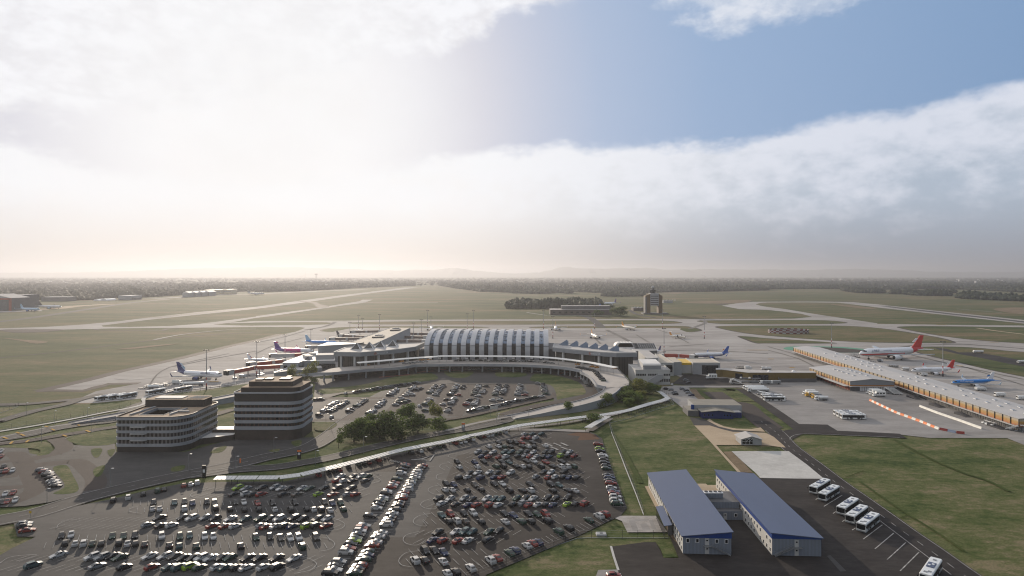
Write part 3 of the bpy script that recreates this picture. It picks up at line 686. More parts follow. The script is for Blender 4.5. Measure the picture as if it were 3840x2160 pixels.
def rrect(x0,y0,x1,y1,r,n=6):
 """rectangle with corner radii r = (front left, front right, back right, back left)"""
 out=[]
 for(cx,cy,a0,rr)in((x0,y0,180,r[0]),(x1,y0,270,r[1]),(x1,y1,0,r[2]),(x0,y1,90,r[3])):
  sx=1 if cx==x0 else-1;sy=1 if cy==y0 else-1
  if rr<=0:out.append((cx,cy));continue
  for i in range(n+1):
   t=R(a0+90*i/n);out.append((cx+sx*rr+rr*math.cos(t),cy+sy*rr+rr*math.sin(t)))
 return out
def offset(poly,d):
 """grow a counter-clockwise polygon by d"""
 p=[Vector((q[0],q[1]))for q in poly]
 if area(p)<0:p=p[::-1]
 n=len(p);out=[]
 for i in range(n):
  a,b,c=p[i-1],p[i],p[(i+1)%n]
  d1=(b-a).normalized();d2=(c-b).normalized()
  n1=Vector((d1.y,-d1.x));n2=Vector((d2.y,-d2.x));m=(n1+n2)
  if m.length<1e-6:out.append(b+n1*d);continue
  m.normalize();out.append(b+m*(d/max(.35,m.dot(n1))))
 return out
def at(z):return lambda x,y:z
def simple(name,mats,parent,fn,**k):
 mb=MB();fn(mb);return mb.build(name,mats,parent,**k)
def prism_obj(name,poly,z0,z1,m,parent=None,mtop=None):
 mb=MB();mb.prism(poly,z0,z1,0,mtop=1 if mtop else None)
 return mb.build(name,[MATS[m]]+([MATS[mtop]]if mtop else[]),parent)
def text_mesh(name,s,size,m,parent,loc,rot,depth=.03):
 cu=bpy.data.curves.new(name,'FONT');cu.body=s;cu.size=size;cu.extrude=depth;cu.resolution_u=2
 cu.align_x='CENTER';cu.align_y='CENTER'
 o=bpy.data.objects.new(name,cu);COL.objects.link(o)
 dg=bpy.context.evaluated_depsgraph_get()
 me=bpy.data.meshes.new_from_object(o.evaluated_get(dg));bpy.data.objects.remove(o);bpy.data.curves.remove(cu)
 me.materials.clear();me.materials.append(MATS[m])
 o=bpy.data.objects.new(name,me);COL.objects.link(o);o.parent=parent;o.location=loc;o.rotation_euler=rot
 return o
 # the two white-banded office buildings
def dark_office(root,plan,bands,h,m_glass,roof_m,courtyard=None,base_h=3.0,rim='dark_clad',top_band=None):
 core=offset(plan,-.35)
 prism_obj('ground_floor',core,0,base_h,'brown_clad',root)
 lo=base_h
 for a,b in bands:
  if a>lo+.05:prism_obj('window_band',core,lo,a,m_glass,root)
  prism_obj('white_band',plan,a,b,'white_panel',root)
  lo=b
 if top_band:prism_obj('parapet_wall',core,lo,top_band,'dark_clad',root);lo=top_band
 return lo
t=thing('office_building','lower grey-white banded office building with a courtyard in its roof','office building',(0,0,0))
pl=rrect(-187,300.5,-153.5,338,(2.5,9,5,2))
OFB=[(2.9,4.3),(6.2,7.5),(9.3,10.5),(12.5,13.7),(15.4,16.7)]
core=offset(pl,-.35)
prism_obj('ground_floor',core,0,2.9,'dark_clad',t)
lo=2.9
cy=(-179,307,-167,323)
for a,b in OFB:
 if a>lo:prism_obj('window_band',core,lo,a,'office_glazing',t)
 if b<16:prism_obj('white_band',pl,a,b,'white_panel',t)
 else:
  mb=MB();mb.prism(pl,a,b,0,cap=False,bottom=True);mb.build('white_band',[MATS['white_panel']],t)
 lo=b
mb=MB();x0,y0,x1,y1=cy
inner=offset(pl,-.5)
def clip(poly,f):
 out=[]
 for i in range(len(poly)):
  a,b=poly[i-1],poly[i];fa,fb=f(a),f(b)
  if(fa>=0)!=(fb>=0):
   t_=fa/(fa-fb);out.append(Vector((a[0]+(b[0]-a[0])*t_,a[1]+(b[1]-a[1])*t_)))
  if fb>=0:out.append(Vector((b[0],b[1])))
 return out
for f in((lambda p:x0-p[0],),(lambda p:p[0]-x1,),(lambda p:p[0]-x0,lambda p:x1-p[0],lambda p:y0-p[1]),(lambda p:p[0]-x0,lambda p:x1-p[0],lambda p:p[1]-y1)):
 q=list(inner)
 for g in f:q=clip(q,g)
 mb.prism(q,16.3,16.45,0)
mb.build('roof',MATS['roof_gravel'],t)
mb=MB()
for(a,b,c,d)in((x0,y0,x1,y0),(x1,y0,x1,y1),(x1,y1,x0,y1),(x0,y1,x0,y0)):
 mb.box(((a+c)/2,(b+d)/2,13.4),(abs(c-a)+.3,abs(d-b)+.3,6.5),0)
mb.box(((x0+x1)/2,(y0+y1)/2,10.6),(x1-x0,y1-y0,.2),1)
mb.build('courtyard',[MATS['wall_grey'],MATS['wall_dark']],t)
simple('roof_rim',MATS['brown_clad'],t,lambda mb:mb.loft([[(p.x,p.y,16.7)for p in offset(pl,.08)],[(p.x,p.y,17.0)for p in offset(pl,.08)],[(p.x,p.y,17.0)for p in offset(pl,-.4)],[(p.x,p.y,16.4)for p in offset(pl,-.4)]],caps=False))
ph=rrect(-186.6,325.5,-156.5,337.4,(.2,.2,4,2))
prism_obj('penthouse',ph,16.4,20.2,'dark_clad',t,'roof_gravel')
mb=MB()
for i in range(5):mb.rod((-166+i*1.6,327,20.5),(-164+i*1.6,334,20.5),.18)
mb.box((-176,331,20.4),(14,6,.4),0);mb.build('roof_ducts',MATS['wall_pale'],t)
for a,b in(((-182.5,306,16.8),(-180.5,324,16.8)),((-164,307,16.8),(-162.5,320,16.8)),((-163,313,17),(-158,313,17))):simple('roof_duct',MATS['wall_grey'],t,lambda mb:mb.rod(a,b,.6,n=4)and None)
simple('terrace',MATS['wall_pale'],t,lambda mb:[mb.prism(rrect(-179.5,299.4,-171.5,302,(1.5,1.5,0,0)),z-.3,z,0)for z in(6.1,9.2,12.4)]and None)
t=thing('office_building','taller dark office building with five white bands and stepped black top floors','office building',(0,0,0))
pl=rrect(-141,322.5,-106.9,347,(2.5,6.5,4,2.5))
core=offset(pl,-.4)
prism_obj('ground_floor',core,0,5.5,'brown_clad',t)
lo=5.5
for a,b in[(5.5,7.2),(8.8,10.3),(11.85,13.4),(14.9,16.6),(18.1,19.7)]:
 if a>lo:prism_obj('window_band',core,lo,a,'tower_glazing',t)
 prism_obj('white_band',pl,a,b,'white_panel',t);lo=b
prism_obj('upper_wall',offset(pl,-.2),19.7,23.7,'dark_clad',t)
simple('white_rim',MATS['white_panel'],t,lambda mb:mb.loft([[(p.x,p.y,23.7)for p in offset(pl,.1)],[(p.x,p.y,24.4)for p in offset(pl,.1)],[(p.x,p.y,24.4)for p in offset(pl,-.5)],[(p.x,p.y,23.8)for p in offset(pl,-.5)]],caps=False))
prism_obj('roof',offset(pl,-.45),23.7,23.95,'roof_gravel',t)
prism_obj('setback_storey',rrect(-138,325.5,-108.3,345.5,(.5,3,2,.5)),23.95,26.4,'dark_clad',t,'roof_gravel')
prism_obj('penthouse',rrect(-135,328,-112.5,344,(.5,.5,.5,.5)),26.4,29.0,'dark_clad',t,'roof_gravel')
for x,y,w,d in((-131,333,3.5,4),(-126.5,334,3.5,4),(-118.2,335,5.5,5),(-118.8,341,2.5,3)):
 simple('roof_hatch',MATS['brown_clad'],t,lambda mb:mb.box((x,y,29.35),(w,d,.7)))
t=thing('link_building','low brown link with pale flat roof between the two banded office buildings','link building')
prism_obj('lower_wall',[(-157,313.5),(-140.5,322.6),(-140.5,327),(-153.5,327)],0,3.0,'brown_clad',t,'roof_white')
prism_obj('upper_block',[(-153.1,327.2),(-141.3,327.2),(-141.3,334),(-153.1,334)],0,4.6,'brown_clad',t,'roof_white')
# blue-roofed sheds on the right
def window_box(mb,c,w,h,n,mi=0,mf=1):
 n=Vector(n).normalized();u=Vector((-n.y,n.x,0));c=Vector(c)
 for(k,ww,hh,m_)in((.03,w+.3,h+.3,mf),(.07,w,h,mi)):
  p=[c+n*k+u*a*ww/2+Vector((0,0,b*hh/2))for a,b in((-1,-1),(1,-1),(1,1),(-1,1))]
  mb.add([*p,*[q-n*k*1.2 for q in p]],[(3,2,1,0),(0,1,5,4),(1,2,6,5),(2,3,7,6),(3,0,4,7)],m_)
def blue_shed(label,fl,fr,L,zl,zr,stairs_right,n_front):
 t=thing('blue_roofed_building',label,'office building',(0,0,Z_TAR),group='blue-roofed two-storey office buildings')
 d=(Vector((2.6,61))/61.06)
 bl=(fl[0]+d.x*L,fl[1]+d.y*L);br=(fr[0]+d.x*L,fr[1]+d.y*L)
 W=Vector((fr[0]-fl[0],fr[1]-fl[1]));wl=W.length;W.normalize()
 hz=lambda x,y:zl+(zr-zl)*((x-fl[0])*W.x+(y-fl[1])*W.y)/wl
 ze=min(zl,zr)-.25
 mb=MB();mb.prism([fl,fr,br,bl],0,ze,0);mb.build('wall',[MATS['sheet_wall']],t)
 nf=Vector((d.x,d.y))*-1
 mb=MB();a=Vector((*fl,0));b=Vector((*fr,0));o=Vector((nf.x,nf.y,0))*.05
 mb.add([a+o,b+o,b+o+Vector((0,0,ze-.1)),a+o+Vector((0,0,ze-.1)),a,b,b+Vector((0,0,ze-.1)),a+Vector((0,0,ze-.1))],[(0,1,2,3),(0,3,7,4),(1,5,6,2),(3,2,6,7)])
 mb.build('front_cladding',MATS['ribbed_wall'],t)
 ov=offset([fl,fr,br,bl],.55)
 zo=lambda x,y:hz(x,y)-.05
 mb=MB();mb.prism(ov,lambda x,y:hz(x,y)-.12,lambda x,y:hz(x,y)+.12,0);mb.build('roof',MATS['blue_roof'],t)
 mb=MB();mb.prism(offset([fl,fr,br,bl],.12),ze-.25,lambda x,y:hz(x,y)-.13,0,cap=False);mb.build('blue_fascia',MATS['blue_trim'],t)
 def at_front(s,z):return(fl[0]+W.x*wl*s,fl[1]+W.y*wl*s,z)
 for s in n_front:
  mb=MB();window_box(mb,Vector(at_front(s,3.95))+o,.75,1.0,(nf.x,nf.y,0));mb.build('window',[MATS['glass_dark'],MATS['trim_white']],t)
 for z in(3.65,1.15):
  mb=MB();window_box(mb,Vector(at_front(.5,z))+o,.9,1.9,(nf.x,nf.y,0),1,1);window_box(mb,Vector(at_front(.5,z+.45))+o*1.5,.5,.4,(nf.x,nf.y,0));mb.build('door',[MATS['glass_dark'],MATS['wall_pale']],t)
 s0,s1=(.5,.97)if stairs_right else(.5,.04)
 mb=MB();f0=Vector((nf.x,nf.y,0))
 mid=Vector(at_front(.5,2.55));mb.add([mid+Vector((W.x,W.y,0))*k+f0*j+Vector((0,0,z))for z in(0,.12)for k,j in((-1.1,.1),(1.3,.1),(1.3,1.2),(-1.1,1.2))],[(3,2,1,0),(4,5,6,7),(0,1,5,4),(1,2,6,5),(2,3,7,6),(3,0,4,7)])
 top=Vector(at_front(s0+(.09 if stairs_right else-.09),2.6))+f0*.65;bot=Vector(at_front(s1,.1))+f0*.65
 for k in(-.5,.5):mb.rod(top+f0*k,bot+f0*k,.11,n=4);mb.rod(top+f0*k+Vector((0,0,.95)),bot+f0*k+Vector((0,0,.95)),.035,n=4)
 for i in range(14):
  p=top.lerp(bot,(i+.5)/14);mb.box(p,(.28,1.0,.05),0,math.atan2(W.y,W.x))
 for i in range(5):
  p=top.lerp(bot,i/4);mb.rod(p+f0*.5,p+f0*.5+Vector((0,0,.95)),.03,n=4)
 mb.build('staircase',MATS['steel'],t)
 nl=Vector((-d.y,d.x,0))
 for k in range(21):
  s=1.5+k*2.85
  for z in(1.2,3.7):
   if random.random()<.85:
    mb=MB();window_box(mb,(fl[0]+d.x*s,fl[1]+d.y*s,z),.75,1.0,nl);mb.build('window',[MATS['glass_dark'],MATS['trim_white']],t)
 return t
blue_shed('blue mono-pitch shed beside the fence, with the blue lean-to on posts',(51.2,191.8),(65.4,190.9),60.5,5.35,6.85,True,(.1,.3,.7,.9))
c_=MB();q=[H1(205,572,4),H1(300,572,4),H1(420,822,4),H1(315,822,4)]
t=thing('lean_to','blue lean-to canopy on thin posts along the shed beside the fence','canopy',(0,0,Z_TAR))
mb=MB();mb.prism(q,lambda x,y:3.75+.12*(x-47),lambda x,y:3.9+.12*(x-47));mb.build('roof',MATS['blue_roof'],t)
for i in range(9):
 p=q[0].lerp(q[3],(i+.2)/8.4);simple('post',MATS['steel_dark'],t,lambda mb:mb.rod((p.x+.3,p.y,0),(p.x+.3,p.y,3.85),.09))
prism_obj('back_wall',[H1(365,822,3),H1(424,822,3),H1(400,700,3),H1(360,700,3)],0,3.4,'wall_dark',t)
blue_shed('blue mono-pitch shed nearest the row of parked buses',(77.4,190.5),(91.7,189.8),60.5,6.75,5.5,False,())
t=thing('side_porch','small blue porch against the far wall of the blue shed by the buses','porch',(0,0,Z_TAR))
mb=MB();mb.prism([(92.3,196),(95,196),(95.4,204),(92.6,204)],lambda x,y:3.3-(x-92)*.2,lambda x,y:3.45-(x-92)*.2);mb.build('roof',MATS['blue_trim'],t)
for y in(196.5,203.5):simple('post',MATS['steel_dark'],t,lambda mb:mb.rod((95,y,0),(95,y,2.8),.08))
t=thing('connecting_block','grey flat-roofed connecting block between the two blue-roofed sheds','building',(0,0,Z_TAR))
prism_obj('wall',[(67.2,221),(78.4,221),(78.9,232),(67.8,232)],0,5.0,'ribbed_wall',t,'wall_dark')
prism_obj('porch_wall',[(70,218),(79.6,218),(79.7,221),(70.1,221)],0,2.9,'ribbed_wall',t,'wall_dark')
mb=MB();window_box(mb,(72.6,218,1.2),.8,1.9,(0,-1,0),1,1);window_box(mb,(72.6,217.93,1.7),.5,.4,(0,-1,0));mb.build('door',[MATS['glass_dark'],MATS['wall_pale']],t)
mb=MB();window_box(mb,(76.2,218,1.6),.7,1.0,(0,-1,0));mb.build('window',[MATS['glass_dark'],MATS['trim_white']],t)
t=thing('cooling_unit','white rooftop cooling unit with four round fans between the blue sheds','air conditioner',(70.8,225.5,Z_TAR+5.0))
simple('casing',MATS['ribbed_wall'],t,lambda mb:[mb.box((0,0,.95),(6.4,2.2,1.7)),mb.box((0,0,.05),(6,2,.1))]and None)
simple('rim',MATS['trim_white'],t,lambda mb:mb.box((0,0,1.9),(6.6,2.4,.2)))
for i in range(4):simple('fan',MATS['steel_dark'],t,lambda mb:mb.rod((-2.4+i*1.6,0,1.95),(-2.4+i*1.6,0,2.25),.62,n=14))
t=thing('navy_hall','dark navy hall with pale gabled front porch and taller grey block behind','hall',(0,0,.1))
prism_obj('grey_block',[(108.5,381.5),(136.5,380),(137.5,398),(109.5,399)],0,6.0,'wall_grey',t,'roof_dark')
gx=lambda x,y:5.0-abs(x-119.5)*.11
mb=MB();mb.prism([(110.6,372.2),(128.3,370.8),(129,381.3),(111,381.8)],0,lambda x,y:3.8,0);mb.build('navy_wall',MATS['navy_wall'],t)
mb=MB()
for p in([(109.8,371),(119.5,370.3),(120,381.6),(110.2,381.9)],[(119.5,370.3),(129,369.7),(129.6,381.2),(120,381.6)]):mb.prism(p,lambda x,y:gx(x,y)-.15,gx,0)
mb.build('porch_roof',MATS['roof_dark'],t)
mb=MB();mb.add([(110.6,372.1,3.8),(128.3,370.7,3.8),(119.5,371.4,4.8)],[(0,1,2)]);mb.build('gable',MATS['navy_wall'],t)
prism_obj('annexe',[(129.2,374),(134,373.5),(134.6,381),(129.8,381.3)],0,3.2,'navy_wall',t,'roof_grey')
prism_obj('side_wing',[(104,378),(110,377),(110.2,392),(104.5,392)],0,3.4,'wall_dark',t,'roof_dark')
for x in(112,114.3,116.5,123.3,125,126.5):
 mb=MB();window_box(mb,(x,372.2-(x-110.6)*.079,2.0),.9,1.1,(-.08,-1,0));mb.build('window',[MATS['glass_dark'],MATS['blue_trim']],t)
prism_obj('blue_panel',[(106.6,381.0),(108.4,380.9),(108.4,381.4),(106.6,381.5)],2,6.2,'blue_trim',t)
t=thing('garden_hut','small grey gabled hut with a braced glazed front on beige paving','hut',(0,0,.2))
fl,fr,br,bl=(112.4,313.9),(122.2,313.2),(122.9,322.6),(113,323.3)
prism_obj('wall',[fl,fr,br,bl],0,2.7,'wall_grey',t)
apx=117.3
mb=MB()
for p in([(111.8,313.3),(apx,312.9),(apx+.7,323.6),(112.4,324)],[(apx,312.9),(122.8,312.5),(123.5,323),(apx+.7,323.6)]):mb.prism(p,lambda x,y:4.35-abs(x-apx-(y-313)*.07)*.30,lambda x,y:4.5-abs(x-apx-(y-313)*.07)*.30)
mb.build('roof',MATS['roof_grey'],t)
mb=MB();mb.add([(112.4,313.86,2.7),(122.2,313.16,2.7),(apx,313.5,4.3)],[(0,1,2)]);mb.build('gable',MATS['wall_grey'],t)
simple('glazing',MATS['glass_dark'],t,lambda mb:mb.add([(113,313.75,.5),(117.8,313.4,.5),(117.8,313.4,3.6),(113,313.75,2.7)],[(0,1,2,3)]))
mb=MB()
for a,b in(((113,.5),(117.8,.5)),((113,1.7),(117.8,1.7)),((113,2.7),(117.8,3.6)),((114.6,.5),(114.6,3)),((116.2,.5),(116.2,3.3)),((114.6,1.7),(116.2,3.2)),((116.2,1.7),(117.8,3.4))):
 mb.rod((a[0],313.65-(a[0]-113)*.07,a[1]),(b[0],313.65-(b[0]-113)*.07,b[1]),.07,n=4)
mb.build('braces',MATS['trim_white'],t)
# arched hall
D0=580.0
XL,XR=-79.8,32.8
def axp(x,d,z=0.0):
 """x across at the hall front, d back along the airfield axis"""
 return Vector((x+AX.x*d,D0+AX.y*d-.049*(x+23.5),z))
PROF=[(0,0),(0,8),(-.4,14),(0,18.6),(.6,20.2),(2,21.8),(4.5,23.4),(9,25.3),(15,27.3),(23,29.2),(34,30.4),(46,30.0),(60,29),(76,26.5),(90,21),(93,14),(93.5,0)]
t=thing('arched_hall','barrel-roofed glass hall with fourteen silver ribs in the middle of the terminal','terminal hall',axp(-23.5,30))
base=t.location.copy()
def rel(v):return v-base
mb=MB()
rings=[[rel(axp(x,d+.8,z-(.9 if z>1 else 0)))for d,z in PROF]for x in(XL+.3,XR-.3)]
mbg=MB()
for i in range(len(PROF)-1):
 mi=0 if PROF[i][1]<21 and PROF[i][0]<50 else(1 if PROF[i][0]<60 else 2)
 mbg.add([rings[0][i],rings[0][i+1],rings[1][i+1],rings[1][i]],[(0,1,2,3)],mi)
for r in rings:mbg.add(r,[tuple(range(len(r)))],2)
mbg.build('glass_vault',[MATS['hall_glass'],MATS['glass_sky'],MATS['wall_grey']],t)
pitch=(XR-XL)/13.52
for k in range(14):
 x0=XL+k*pitch;x1=x0+pitch*.54
 mb=MB()
 outl=[[rel(axp(x,d,z))for d,z in PROF]for x in(x0,x1)]
 inn=[[rel(axp(x,d+1.0,max(z-1.2,0)))for d,z in PROF]for x in(x0,x1)]
 for i in range(len(PROF)-1):
  mb.add([outl[0][i],outl[0][i+1],outl[1][i+1],outl[1][i]],[(3,2,1,0)])
  mb.add([outl[0][i],outl[0][i+1],inn[0][i+1],inn[0][i]],[(0,1,2,3)])
  mb.add([outl[1][i],outl[1][i+1],inn[1][i+1],inn[1][i]],[(3,2,1,0)])
 rib=mb.build('roof_rib',MATS['metal_roof'],t,smooth=True)
 mb=MB();a=rel(axp((x0+x1)/2,-.15,19.0));mb.box(a,(x1-x0+.2,.5,.35));mb.build('gutter',MATS['black'],rib)
mb=MB()
for k in range(13):
 x0=XL+k*pitch+pitch*.54;x1=x0+pitch*.46
 for d in(6,9,12,15,19,23,27,31):
  for(da,za),(db,zb)in zip(PROF,PROF[1:]):
   if da<=d<=db:z=za+(zb-za)*(d-da)/(db-da)
  if random.random()<.8:mb.box(rel(axp((x0+x1)/2+random.uniform(-.3,.3),d+.8,z-.6)),(random.uniform(1.2,pitch*.42),.45,.25))
mb.build('skylight_bars',MATS['steel_dark'],t)
prism_obj('end_block',[rel(axp(XR+.2,6)),rel(axp(XR+6.5,6)),rel(axp(XR+6.5,60)),rel(axp(XR+.2,60))],0,15.5,'wall_dark',t)
prism_obj('end_block',[rel(axp(XL-6,6)),rel(axp(XL-.2,6)),rel(axp(XL-.2,60)),rel(axp(XL-6,60))],0,14,'wall_dark',t)
# the two terminal wings
def wing(label,name,roofpx,f,zt,front,sign,sign_at,z_low,glaz):
 t=thing('terminal_wing',label,'terminal',(0,0,0))
 poly=[f(x,y,zt)for x,y in roofpx]
 poly=[Vector((p.x,p.y))for p in poly]
 if area(poly)<0:poly=poly[::-1]
 mb=MB();mb.prism(poly,zt-3.6,zt-.5,0);
 mb.build('fascia',[MATS['fascia']],t)
 mb=MB();mb.loft([[(p.x,p.y,zt-.5)for p in poly],[(p.x,p.y,zt+.15)for p in poly],[(p.x,p.y,zt+.15)for p in offset(poly,-.9)],[(p.x,p.y,zt-.3)for p in offset(poly,-.9)]],caps=False)
 mb.build('parapet',MATS['wall_pale'],t)
 prism_obj('roof',offset(poly,-.85),zt-.5,zt-.25,'roof_grey',t)
 body=offset(poly,-3.0)
 mb=MB();mb.prism(body,0,zt-3.61,0);mb.build('glazed_front',MATS[glaz],t)
 fr=[f(x,y,zt)for x,y in front]
 for a,b in zip(fr,fr[1:]):
  n=max(1,int((b-a).length/11))
  for i in range(n):
   p=a.lerp(b,(i+.5)/n);d=(b-a).normalized();nn=Vector((-d.y,d.x,0))
   if nn.y<0:nn=-nn
   p=p+nn*1.9
   simple('pier',MATS['wall_pale'],t,lambda mb:mb.box((p.x,p.y,(zt-3.6)/2),(1.7,1.7,zt-3.65),0,math.atan2(d.y,d.x)))
 a,b=fr[sign_at],fr[sign_at+1]
 d=(b-a).normalized();nn=Vector((d.y,-d.x,0))
 if nn.y>0:nn=-nn
 m=a.lerp(b,sign[1])+nn*.08
 text_mesh('lettering',sign[0],2.1,'sign_text',t,(m.x,m.y,zt-2.0),(R(90),0,math.atan2(d.y,d.x)))
 lo=a.lerp(b,sign[2])+nn*.1
 mb=MB()
 for k in range(5):
  an=2*PI*k/5+.3;u=d
  mb.add([lo+Vector((0,0,zt-2-lo.z)),lo+u*(1.3*math.cos(an-.35))+Vector((0,0,zt-2-lo.z+1.3*math.sin(an-.35))),lo+u*(1.3*math.cos(an+.35))+Vector((0,0,zt-2-lo.z+1.3*math.sin(an+.35)))],[(0,1,2)])
 mb.build('emblem',MATS['rust_red'],t)
 return t,poly
TA,pa=wing('left terminal wing lettered 2A, four glass pyramids on its flat roof','a',[(1010,560),(1420,568),(1600,553),(1800,538),(2050,510),(2250,482),(2385,420),(2150,432),(1990,440),(1300,485),(1185,492)],C1,19.0,[(1010,560),(1420,568),(1600,553),(1800,538),(2050,510),(2250,482)],('terminal 2A',.75,.2),2,0,'terminal_glazing')
for x,y in((1360,522),(1550,508),(1720,492),(1905,476)):
 p=C1(x,y,18.7);s=4.4
 mb=MB();b=[(p.x-s,p.y-s,18.75),(p.x+s,p.y-s,18.75),(p.x+s,p.y+s,18.75),(p.x-s,p.y+s,18.75)];ap=(p.x,p.y,24.4)
 mb.add([*b,ap],[(0,1,4),(1,2,4),(2,3,4),(3,0,4)])
 pyr=mb.build('glass_pyramid',MATS['glass_dark'],TA)
 mb=MB()
 for q in b:mb.rod(q,ap,.33,.16,n=4)
 for q,r in zip(b,b[1:]+b[:1]):mb.rod(q,r,.5,n=4)
 mb.build('frame',MATS['trim_white'],pyr)
TB,pb=wing('right terminal wing lettered 2B, sawtooth skylights on its flat roof','b',[(408,945),(600,965),(800,984),(930,995),(1050,1001),(1258,998),(1212,965),(1060,945),(850,925),(620,907),(420,908)],A3,19.0,[(408,945),(600,965),(800,984),(930,995),(1050,1001)],('terminal 2B',.3,-.12),2,0,'terminal_glazing')
for x,y in((515,928),(615,938),(712,950),(810,962),(910,972),(1020,986)):
 p=A3(x,y,18.7)
 st=simple('sawtooth_skylight',MATS['saw_blue'],TB,lambda mb:[mb.add([(p.x-3.4+j*.9,p.y+7-j*3.6,18.75),(p.x+4.2+j*.3,p.y+7-j*3.6,18.75),(p.x+4.2+j*.3,p.y+7-j*3.6,23.6-j*.35),(p.x+4.2+j*.3,p.y+10-j*3.6,18.75)],[(0,1,2),(1,3,2),(0,2,3)])for j in range(3)]and None)
simple('staircase',MATS['steel'],TB,lambda mb:[mb.rod((K1(650,850).x,K1(650,850).y-6,1+k*3),(K1(760,850).x,K1(650,850).y-6,3.5+k*3),.2,n=4)for k in range(4)]and None)
# elevated forecourt road
ZD=7.0
fe=[C1(430,925,4.2),C1(750,893,6.6),C1(1000,867,8),C1(1500,822,8),C1(2000,790,8),C2(0,752,8),C2(350,744,8),C2(700,741,8),C2(1300,744,8),C2(1600,750,8),C2(1900,762,8),C2(2150,780,8),C2(2330,803,8),C2(2500,840,8),C3(60,850,8),C3(140,885,8),C3(205,925,8),C3(250,975,8),C3(280,1015,8),C3(315,1050,8),C3(450,1082,8)]
bk=[C1(460,905,4.4),C1(800,868,7),C1(1010,805,7),C1(1500,765,7),C1(2000,720,7),C2(0,690,7),C2(350,683,7),C2(700,680,7),C2(1300,680,7),C2(1600,682,7),C2(1900,690,7),C2(2150,700,7),C2(2330,715,7),C2(2500,735,7),C3(180,745,7),C3(400,770,7),C3(600,810,7),C3(690,890,7),C3(770,975,7),C3(798,1050,7),C3(690,1086,7)]
def dens(pts,k=4):
 out=[]
 for i in range(len(pts)-1):
  a,b,c,d=pts[max(i-1,0)],pts[i],pts[i+1],pts[min(i+2,len(pts)-1)]
  for j in range(k):
   s=j/k
   out.append(.5*((2*b)+(c-a)*s+(2*a-5*b+4*c-d)*s*s+(3*b-a-3*c+d)*s**3))
 return out+[pts[-1]]
fe=dens(fe);bk=dens(bk)
t=thing('elevated_road','curved concrete viaduct carrying the departures road past the terminal front','viaduct')
zf=lambda p:min(p.z,ZD)if p.z<7 else ZD
mb=MB()
for i in range(len(fe)-1):
 q=[Vector((fe[i].x,fe[i].y,zf(fe[i]))),Vector((fe[i+1].x,fe[i+1].y,zf(fe[i+1]))),Vector((bk[i+1].x,bk[i+1].y,zf(bk[i+1]))),Vector((bk[i].x,bk[i].y,zf(bk[i])))]
 dn=Vector((0,0,-1.0))
 mb.add(q+[p+dn for p in q],[(0,1,2,3),(7,6,5,4),(0,4,5,1),(2,6,7,3)])
mb.build('deck',MATS['deck_concrete'],t)
mb=MB()
for i in range(len(fe)-1):
 a,b=fe[i],fe[i+1];d=(b-a);d.z=0;d.normalize();nn=Vector((d.y,-d.x,0))*.18
 a0=Vector((a.x,a.y,zf(a)-1.15));b0=Vector((b.x,b.y,zf(b)-1.15));h=Vector((0,0,2.15))
 mb.add([a0+nn,b0+nn,b0+nn+h,a0+nn+h,a0-nn,b0-nn,b0-nn+h,a0-nn+h],[(0,1,2,3),(5,4,7,6),(3,2,6,7),(1,0,4,5)])
mb.build('parapet',MATS['parapet'],t)
mb=MB()
for i in range(len(bk)-30,len(bk)-2):
 a,b=bk[i],bk[i+1];mb.rod((a.x,a.y,7.9),(b.x,b.y,7.9),.12,n=4);mb.rod((a.x,a.y,7),(a.x,a.y,7.9),.08,n=4)
mb.build('railing',MATS['steel'],t)
for i in range(6,len(fe)-1,2):
 p=fe[i].lerp(bk[i],.12)
 if zf(fe[i])<6.9:continue
 simple('column',MATS['wall_grey'],t,lambda mb:mb.rod((p.x,p.y,0),(p.x,p.y,6.0),.7,n=8))
mb=MB()
for i in range(8,len(fe)-14):
 a=fe[i].lerp(bk[i],.62);b=fe[i+1].lerp(bk[i+1],.62)
 mb.add([(a.x,a.y,0),(b.x,b.y,0),(b.x,b.y,6),(a.x,a.y,6)],[(0,1,2,3)])
mb.build('arcade_wall',MATS['glass_brown'],t)
def ramp(label,up,dn_,z0,z1):
 t=thing('ramp',label,'ramp')
 mb=MB();n=len(up);mps=(MB(),MB())
 for i in range(n-1):
  za=z0+(z1-z0)*i/(n-1);zb=z0+(z1-z0)*(i+1)/(n-1)
  u0,u1,l0,l1=up[i],up[i+1],dn_[i],dn_[i+1]
  mb.add([(u0.x,u0.y,za),(u1.x,u1.y,zb),(l1.x,l1.y,zb),(l0.x,l0.y,za)],[(3,2,1,0)])
  for mp,p,q in((mps[0],u0,u1),(mps[1],l0,l1)):
   mp.add([(p.x,p.y,0),(q.x,q.y,0),(q.x,q.y,zb+.55),(p.x,p.y,za+.55)],[(0,1,2,3)])
   d=(q-p);d.z=0;d.normalize();w=Vector((-d.y,d.x,0))*.2
   mp.add([Vector((p.x,p.y,za+.55))+w,Vector((q.x,q.y,zb+.55))+w,Vector((q.x,q.y,zb+.55))-w,Vector((p.x,p.y,za+.55))-w],[(3,2,1,0)])
 mb.build('roadway',MATS['deck_concrete'],t);[mp.build('side_wall',MATS['parapet'],t)for mp in mps]
def ramp_pts(px,f,z0,z1):
 n=len(px);return dens([f(x,y,z0+(z1-z0)*i/(n-1))for i,(x,y)in enumerate(px)],5)
ramp('tan concrete ramp curving up to the viaduct beside the oval lawn',ramp_pts([(770,655),(1150,578),(1500,490),(1800,437),(2060,365),(2230,285),(2300,200)],C6,.2,7),ramp_pts([(930,695),(1300,625),(1600,560),(1930,490),(2230,405),(2430,310),(2538,212)],C6,.2,7),.2,7)
